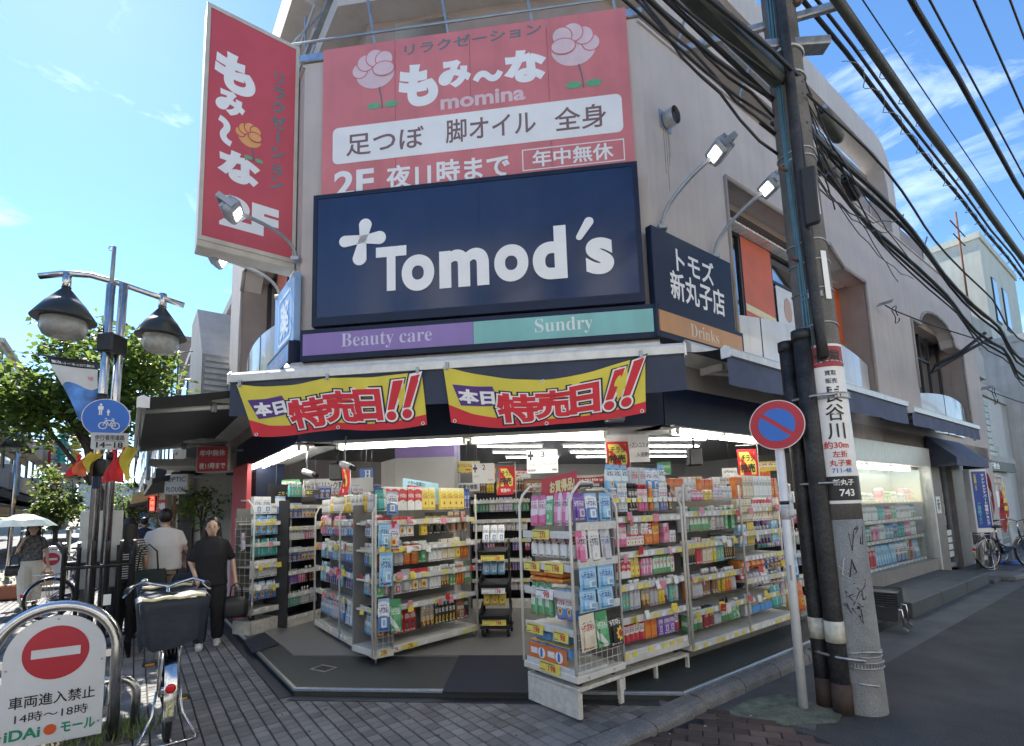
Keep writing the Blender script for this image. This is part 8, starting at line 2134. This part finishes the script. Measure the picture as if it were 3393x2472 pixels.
def ball(mb, c, r):
    rx, ry, rz_ = r if isinstance(r, (tuple, list)) else (r, r, r)
    n, k = 12, 8; vs = []; fs = []
    for i in range(1, k):
        t = math.pi * i / k
        for j in range(n): a = 2 * math.pi * j / n; vs.append((c[0] + rx * math.sin(t) * math.cos(a), c[1] + ry * math.sin(t) * math.sin(a), c[2] + rz_ * math.cos(t)))
    b = len(vs); vs += [(c[0], c[1], c[2] + rz_), (c[0], c[1], c[2] - rz_)]
    for i in range(k - 2):
        for j in range(n): fs.append((i * n + j, (i + 1) * n + j, (i + 1) * n + (j + 1) % n, i * n + (j + 1) % n))
    for j in range(n): fs.append((b, j, (j + 1) % n)); fs.append((b + 1, (k - 2) * n + (j + 1) % n, (k - 2) * n + j))
    mb.add(vs, fs, True)
def limb(mb, pts, rad_, n=10):
    mb.tube(pts, list(rad_), n); ball(mb, pts[0], rad_[0]); ball(mb, pts[-1], rad_[-1])
    for p, r in zip(pts[1:-1], rad_[1:-1]): ball(mb, p, r * .98)
def torso(mb, rows, n=18):
    """rows: (z, half width, half depth, y offset, x offset)"""
    vs = []; fs = []
    for z, w_, d_, y, x in rows:
        for i in range(n):
            a = 2 * math.pi * i / n; ca, sa = math.cos(a), math.sin(a); vs.append((x + math.copysign(abs(ca) ** .85, ca) * w_, y + math.copysign(abs(sa) ** .9, sa) * d_, z))
    for k in range(len(rows) - 1):
        for i in range(n): fs.append((k * n + i, k * n + (i + 1) % n, (k + 1) * n + (i + 1) % n, (k + 1) * n + i))
    fs += [tuple(range(n))[::-1], tuple((len(rows) - 1) * n + i for i in range(n))]
    mb.add(vs, fs, True)
TMP = bpy.data.scenes.new('workshop')
def fuse(mb, name, m, parent, voxel=.012, smooth=5):
    """one continuous surface: voxel remesh of the overlapping shapes, then smoothing"""
    me = mb.mesh(name, m); ob = bpy.data.objects.new(name, me); TMP.collection.objects.link(ob)
    r = ob.modifiers.new('r', 'REMESH'); r.mode = 'VOXEL'; r.voxel_size = voxel; r.use_smooth_shade = True
    s = ob.modifiers.new('s', 'SMOOTH'); s.iterations = smooth; s.factor = .5
    with bpy.context.temp_override(scene=TMP, view_layer=TMP.view_layers[0]):
        dg = bpy.context.evaluated_depsgraph_get(); me2 = bpy.data.meshes.new_from_object(ob.evaluated_get(dg))
    me2.materials.clear(); me2.materials.append(m)
    bpy.data.objects.remove(ob); o = bpy.data.objects.new(name, me2); COL.objects.link(o); o.parent = parent
    for p in me2.polygons: p.use_smooth = True
    return o
def hand(mb, wrist, d, side, s=1.0):
    """palm and five curled fingers; d: direction of the forearm"""
    d = Vector(d).normalized(); w_ = Vector(wrist); ac = Vector((0, 1, 0)); ac = (ac - d * ac.dot(d)).normalized(); nb_ = d.cross(ac) * side
    limb(mb, [w_, w_ + d * .05 * s, w_ + d * .085 * s], [.020 * s, .026 * s, .026 * s], 8)
    for i, L in enumerate((.058, .066, .062, .048)):
        b = w_ + d * .085 * s + ac * (.026 - .0175 * i) * s
        limb(mb, [b, b + (d * .6 + nb_ * -.15) * L * .55 * s, b + (d * .85 + nb_ * -.6) * L * .95 * s], [.0095 * s, .0088 * s, .0075 * s], 6)
    b = w_ + d * .03 * s + ac * .026 * s; limb(mb, [b, b + (ac * .8 + d * .6) * .03 * s, b + (ac * .6 + d * 1.3) * .045 * s], [.011 * s, .0105 * s, .009 * s], 6)
def human(label, loc, rz, H, j, top_m, leg_m, shoe_m, hair, female=True, top_z0=.80, sleeve=.55, leg_w=1.0, waist=1.0, face=True, top_loose=1.0, extra=None, group=None):
    """j: joints in metres for a 1.60 m figure (x right of picture, y away); facing -y"""
    k = H / 1.60; t_ = thing('person', label, 'person', loc, rz, group)
    sc = lambda p: (p[0] * k, p[1] * k, p[2] * k)
    J = {a: sc(b) for a, b in j.items()}
    hy = -1 if face else 1
    body = MB()
    hc = J['head']; body.cur = 0
    ball(body, hc, (.072 * k, .088 * k, .108 * k)); ball(body, (hc[0], hc[1] - .018 * k, hc[2] - .058 * k), (.055 * k, .062 * k, .062 * k)); ball(body, (hc[0], hc[1] - .092 * k, hc[2] - .018 * k), (.012 * k, .016 * k, .022 * k))
    for s_ in (-1, 1): ball(body, (hc[0] + s_ * .074 * k, hc[1] + .008 * k, hc[2] - .012 * k), (.010 * k, .018 * k, .028 * k))
    nk = J['neck']; limb(body, [(hc[0], hc[1] + .012 * k, hc[2] - .06 * k), nk], [.045 * k, .050 * k])
    wd = .155 if female else .185
    torso(body, [(nk[2] - .56 * k, .13 * k, .09 * k, 0, J['hipL'][0] * .5 + J['hipR'][0] * .5), (nk[2] - .38 * k, .115 * k, .08 * k, 0, nk[0]), (nk[2] - .18 * k, wd * .82 * k, .090 * k, 0, nk[0]), (nk[2] - .08 * k, wd * .72 * k, .075 * k, 0, nk[0]), (nk[2] - .03 * k, .06 * k, .05 * k, .005 * k, nk[0])])
    for s_ in 'LR':
        limb(body, [J['sho' + s_], J['elb' + s_], J['wri' + s_]], [.040 * k, .034 * k, .022 * k]); d = Vector(J['wri' + s_]) - Vector(J['elb' + s_]); hand(body, J['wri' + s_], d, 1 if s_ == 'L' else -1, k)
        limb(body, [J['hip' + s_], J['kne' + s_], J['ank' + s_]], [.075 * k, .050 * k, .034 * k])
    fuse(body, 'body', m_skin, t_, .009 * k, 3)
    # top with sleeves
    tp = MB(); f = top_loose; z0 = top_z0 * k
    torso(tp, [(z0, (.150 if female else .165) * k * f * waist, .112 * k * f, 0, nk[0] * .5), (z0 + .16 * k, (.140 if female else .165) * k * f * waist, .108 * k * f, 0, nk[0] * .7), (nk[2] - .22 * k, wd * .98 * k * f, .115 * k * f, 0, nk[0]), (nk[2] - .08 * k, wd * 1.02 * k, .10 * k, 0, nk[0]), (nk[2] - .035 * k, wd * .88 * k, .085 * k, .005 * k, nk[0]), (nk[2] - .004 * k, .105 * k, .074 * k, .006 * k, nk[0]), (nk[2] + .012 * k, .066 * k, .062 * k, .008 * k, nk[0])])
    for s_ in 'LR':
        a, b = Vector(J['sho' + s_]), Vector(J['elb' + s_]); e = a.lerp(b, sleeve); limb(tp, [a, a.lerp(e, .5), e], [.050 * k, .052 * k, .054 * k])
    fuse(tp, 'top', top_m, t_, .011 * k, 4)
    lg = MB()
    torso(lg, [(.74 * k, .150 * k * waist, .11 * k, 0, 0), (.82 * k, .152 * k * waist, .112 * k, 0, 0), (.92 * k, .135 * k * waist, .098 * k, 0, 0), (.97 * k, .122 * k * waist, .09 * k, 0, nk[0] * .4)])
    for s_ in 'LR':
        h, n_, a = Vector(J['hip' + s_]), Vector(J['kne' + s_]), Vector(J['ank' + s_]); limb(lg, [h, h.lerp(n_, .5), n_, n_.lerp(a, .6), a + Vector((0, 0, .03 * k))], [.088 * k, .086 * k * leg_w, .072 * k * leg_w, .066 * k * leg_w, .060 * k * leg_w])
    fuse(lg, 'trousers', leg_m, t_, .012 * k, 4)
    for s_ in 'LR':
        a = J['ank' + s_]; sh = MB(); fy = hy if False else -1
        ball(sh, (a[0], a[1], a[2] - .035 * k), (.045 * k, .055 * k, .05 * k)); ball(sh, (a[0], a[1] - .08 * k, a[2] - .052 * k), (.046 * k, .085 * k, .034 * k)); limb(sh, [(a[0], a[1] + .04 * k, a[2] - .066 * k), (a[0], a[1] - .12 * k, a[2] - .066 * k)], [.038 * k, .040 * k], 8)
        fuse(sh, 'shoe', shoe_m, t_, .009 * k, 3)
    hr = MB(); L = hair
    ball(hr, (hc[0], hc[1] + .018 * k, hc[2] + .022 * k), (.084 * k, .092 * k, .105 * k))
    if L > 0:
        for i in range(9):
            a = rad(10 + 160 * i / 8); x, y = math.cos(a) * .070 * k, .02 * k + math.sin(a) * .072 * k
            limb(hr, [(hc[0] + x, hc[1] + y, hc[2] + .02 * k), (hc[0] + x * 1.12, hc[1] + y * 1.15, hc[2] - L * .5 * k), (hc[0] + x * 1.15 + J.get('hairdx', (0, 0, 0))[0], hc[1] + y * 1.2, hc[2] - L * k)], [.034 * k, .042 * k, .026 * k], 7)
    o = fuse(hr, 'hair', m_hair, t_, .010 * k, 2)
    # clear the face: push hair that lies in front back behind the hairline
    for v in o.data.vertices:
        if v.co.y < hc[1] - .045 * k and v.co.z < hc[2] + .055 * k and abs(v.co.x - hc[0]) < .066 * k: v.co.y = hc[1] - .03 * k
    ft = lambda nm, c, r, m: (lambda mb: (ball(mb, c, r), mb.build(nm, m, t_)))(MB())
    for s_ in (-1, 1):
        ft('eye', (hc[0] + s_ * .029 * k, hc[1] - .080 * k, hc[2] - .002 * k), (.013 * k, .006 * k, .0055 * k), m_black); ft('eyebrow', (hc[0] + s_ * .030 * k, hc[1] - .081 * k, hc[2] + .022 * k), (.018 * k, .006 * k, .003 * k), m_hair)
    ft('mouth', (hc[0], hc[1] - .080 * k, hc[2] - .066 * k), (.021 * k, .008 * k, .006 * k), mat('lips', (.36, .12, .11), .5))
    return t_
STAND = dict(head=(0, -.01, 1.485), neck=(0, 0, 1.345), shoL=(-.138, 0, 1.268), shoR=(.138, 0, 1.268), elbL=(-.205, .02, 1.04), elbR=(.205, .02, 1.04), wriL=(-.225, -.05, .82), wriR=(.225, -.05, .82), hipL=(-.085, 0, .84), hipR=(.085, 0, .84), kneL=(-.085, -.03, .46), kneR=(.085, .02, .46), ankL=(-.085, 0, .09), ankR=(.085, .06, .09))
def pose(**k): d = dict(STAND); d.update(k); return d
def facing(P): return math.atan2(-P.x, P.y) * 1.0
# woman in black walking towards the viewer
W1 = gz(690, 2140, ZP)
p1 = human('woman in black T-shirt and black trousers with long dark hair, walking towards the viewer', (W1.x, W1.y, ZP), rad(30), 1.58,
      pose(head=(-.005, -.03, 1.475), shoL=(-.145, 0, 1.262), shoR=(.145, 0, 1.262), elbL=(-.225, .02, 1.04), wriL=(-.155, -.13, .86), elbR=(.235, .04, 1.04), wriR=(.275, -.03, .80), kneL=(-.095, -.06, .46), kneR=(.09, .0, .46), ankL=(-.095, -.10, .09), ankR=(.09, .08, .09), hairdx=(-.05, 0, 0)),
      m_ctblack, m_ctblack, m_shoe, .34, True, .74, .78, 1.22, 1.08, True, 1.18)
def handbag(label, parent, lx, ly, lz, w_, h, d_, m_, H, name='handbag', strap=.16, cat='bag'):
    rz = parent.rotation_euler.z; X = Vector((math.cos(rz), math.sin(rz), 0)); Y = Vector((-X.y, X.x, 0)); P = Vector(parent.location) + X * lx + Y * ly + Vector((0, 0, lz - h - strap))
    t_ = thing(name, label, cat, P, rz)
    b = MB(); n = 20; lv_ = [(0, .86, 1.0), (.12, 1.0, 1.1), (.6, .98, .9), (1, .86, .45)]; vs = []
    for z, a, c in lv_:
        for i in range(n): t = 2 * math.pi * i / n; ca, sa = math.cos(t), math.sin(t); vs.append((math.copysign(abs(ca) ** .5, ca) * w_ / 2 * a, math.copysign(abs(sa) ** .7, sa) * d_ / 2 * c, z * h))
    fs = [(k * n + i, k * n + (i + 1) % n, (k + 1) * n + (i + 1) % n, (k + 1) * n + i) for k in range(3) for i in range(n)] + [tuple(range(n))[::-1], tuple(3 * n + i for i in range(n))]
    b.add(vs, fs, True); b.build('bag_body', m_, t_)
    for y in (-d_ * .2, d_ * .2): MB().tube([(-w_ * .25, y, h * .95), (-w_ * .2, y, h + strap * .7), (0, y * .3, h + strap), (w_ * .2, y, h + strap * .7), (w_ * .25, y, h * .95)], .009, 6).build('handle', m_, t_)
handbag('black handbag held by the woman in black', p1, .285, -.06, .74, .28, .26, .12, m_bagk, 1.6)
# man in white T-shirt seen from behind
W2 = at(548, 1735, 7.3)
p2 = human('man in white T-shirt and khaki trousers with short dark hair, seen from behind', (W2.x, W2.y, ZP), rad(30 + 180), 1.72,
      pose(shoL=(-.160, 0, 1.268), shoR=(.160, 0, 1.268), elbL=(-.235, -.02, 1.06), wriL=(-.22, -.16, .90), elbR=(.23, .02, 1.04), wriR=(.235, -.04, .82), kneL=(-.09, -.10, .47), ankL=(-.09, -.10, .09), kneR=(.09, .06, .47), ankR=(.09, .20, .11)),
      m_ctwhite, m_khaki, m_shoe, 0.0, False, .80, .6, 1.12, 1.05, False, 1.18)
handbag('dark blue shoulder bag at the side of the man in white', p2, -.235, .03, 1.12, .26, .30, .10, m_navyc, 1.7, 'shoulder_bag', .30)
# woman in striped top with a big green bag, from behind
W3 = at(428, 1750, 6.95)
p3 = human('woman with long black hair and striped top seen from behind', (W3.x, W3.y, ZP), rad(32 + 180), 1.60, pose(kneL=(-.08, -.08, .46), ankL=(-.08, -.06, .09), elbL=(-.20, -.03, 1.04), wriL=(-.215, -.10, .84)), m_stripe, m_ctblack, m_shoed, .42, True, .80, .6, 1.35, 1.05, False, 1.12)
handbag('large dark green tote bag of the woman in the striped top', p3, -.24, .10, 1.24, .46, .48, .18, m_olive, 1.6, 'tote_bag', .34)
# woman with umbrella
W4 = gz(92, 2008, ZP)
p4 = human('woman in dark patterned blouse and pale wide trousers under an umbrella', (W4.x, W4.y, ZP), rad(44), 1.60, pose(elbL=(-.20, -.06, 1.06), wriL=(-.15, -.16, 1.22), elbR=(.21, .02, 1.04), wriR=(.24, -.06, .80), kneL=(-.08, -.05, .46), ankL=(-.06, -.03, .09)), m_floral, m_ecru, m_shoed, .22, True, .86, .62, 1.55, 1.08, True, 1.05)
rz4 = p4.rotation_euler.z; X4 = Vector((math.cos(rz4), math.sin(rz4), 0)); Y4 = Vector((-X4.y, X4.x, 0)); U = Vector(p4.location) + X4 * -.15 + Y4 * -.17
um = thing('umbrella', 'pale silver umbrella held by the woman in wide trousers', 'umbrella', (U.x, U.y, ZP + 1.15), rz4)
cn_ = MB(); n = 8; R_ = .50
vs = [(0, 0, .62)]
for ring, (rr, zz) in enumerate(((.35, .585), (.7, .50), (1.0, .375))):
    for i in range(n * 2):
        a = math.pi * i / n; sag_ = 1.0 if i % 2 == 0 else .955; vs.append((R_ * rr * math.cos(a) * sag_, R_ * rr * math.sin(a) * sag_, zz + (0 if i % 2 == 0 else .01)))
N = 2 * n; fs = [(0, 1 + i, 1 + (i + 1) % N) for i in range(N)] + [(1 + r * N + i, 1 + (r + 1) * N + i, 1 + (r + 1) * N + (i + 1) % N, 1 + r * N + (i + 1) % N) for r in range(2) for i in range(N)]
cn_.add(vs, fs); cn_.build('canopy', mat('umbrella_cloth', (.42, .50, .49), .35, var=.2, scale=3), um); MB().tube([(0, 0, -.05), (0, 0, .66)], .007, 8).build('shaft', m_grey, um); MB().tube([(0, 0, -.12), (0, 0, .0)], .014, 8).build('grip', m_blackp, um)
for i in range(8): a = math.pi * i / 4; MB().tube([(0, 0, .60), (R_ * .5 * math.cos(a), R_ * .5 * math.sin(a), .53), (R_ * math.cos(a), R_ * math.sin(a), .37)], .003, 4).build('rib', m_grey, um)
handbag('tan paper bag in the hand of the woman with the umbrella', p4, .245, -.09, .74, .20, .27, .10, mat('kraft_paper', (.50, .31, .17), .8, var=.12), 1.6, 'paper_bag', .10)
handbag('black handbag on the arm of the woman with the umbrella', p4, -.23, -.06, 1.02, .26, .20, .10, m_bagk, 1.6, 'handbag', .22)
# far walker
W5 = at(478, 1735, 13.5)
human('distant walker in navy clothes down the mall', (W5.x, W5.y, ZP), rad(35 + 180), 1.66, pose(), m_navyc, m_navyc, m_shoed, 0.0, False, .80, .8, 1.1, 1.0, False, 1.1)
W6 = at(452, 1738, 22)
human('small far walker in a pale shirt near the end of the mall', (W6.x, W6.y, ZP), rad(35), 1.65, pose(), m_ctwhite, m_navyc, m_shoed, 0.0, False, .80, .8, 1.1, 1.0, True, 1.1)
bpy.data.scenes.remove(TMP)
# ================================================================== THE OTHER SIDE OF THE CROSSING (unseen, behind and right of the viewer, added for bounce light)
m_opp1 = mat('white_bounce_facade', (.72, .70, .66), .8, var=.08, scale=.8, streak=.08); m_opp2 = mat('cream_bounce_facade', (.66, .60, .50), .8, var=.08, scale=.8, streak=.08)
def opp(label, c, az_, L, dep, z1, m_, floors):
    t_ = thing('bounce_building', label, 'building', (c[0], c[1], 0), rad(90 - az_))
    MB().box(0, L, 0, dep, 0, z1).build('wall', m_, t_); MB().box(-.1, L + .1, -.1, dep + .1, z1, z1 + .4).build('parapet', m_, t_)
    fh = (z1 - 3) / floors; nb_ = max(2, int(L / 2.6))
    for f in range(floors):
        for i in range(nb_):
            a = L * (i + .25) / nb_; w_ = L * .5 / nb_
            fr_ = MB().box(a, a + w_, -.03, .02, 3 + f * fh + .9, 3 + f * fh + fh - .5).build('window', m_dark, t_); MB().box(a + .05, a + w_ - .05, -.045, -.032, 3 + f * fh + .95, 3 + f * fh + fh - .55).build('pane', m_glassU, fr_)
    MB().box(.3, L - .3, -.9, -.02, 2.7, 3.0).build('canopy', m_wallw, t_); MB().box(.5, L - .5, -.04, -.01, .2, 2.5).build('shop_front', m_glassU, t_)
# unseen facades, guessed in to throw sunlight back onto the shop
opp('white corner building opposite the shop, unseen, added for bounced light', (9.0, -7.5), 276, 17, 8, 10.5, m_opp1, 2)
opp('cream building along the opposite side of the lane, unseen, added for bounced light', (24.0, 6.5), 233, 22, 8, 9.5, m_opp2, 2)
opp('pale building on the mall behind the viewer, unseen, added for bounced light', (-9.5, -9.0), 300, 12, 8, 9.5, m_opp1, 2)
struct('bounce_paving', MB().box(-16, 8.0, -14, .8, -.1, .005), mat('pale_bounce_paving', (.33, .32, .30), .8, var=.15, scale=2, fine=.15))  # unseen pale ground added to bounce sunlight into the shade
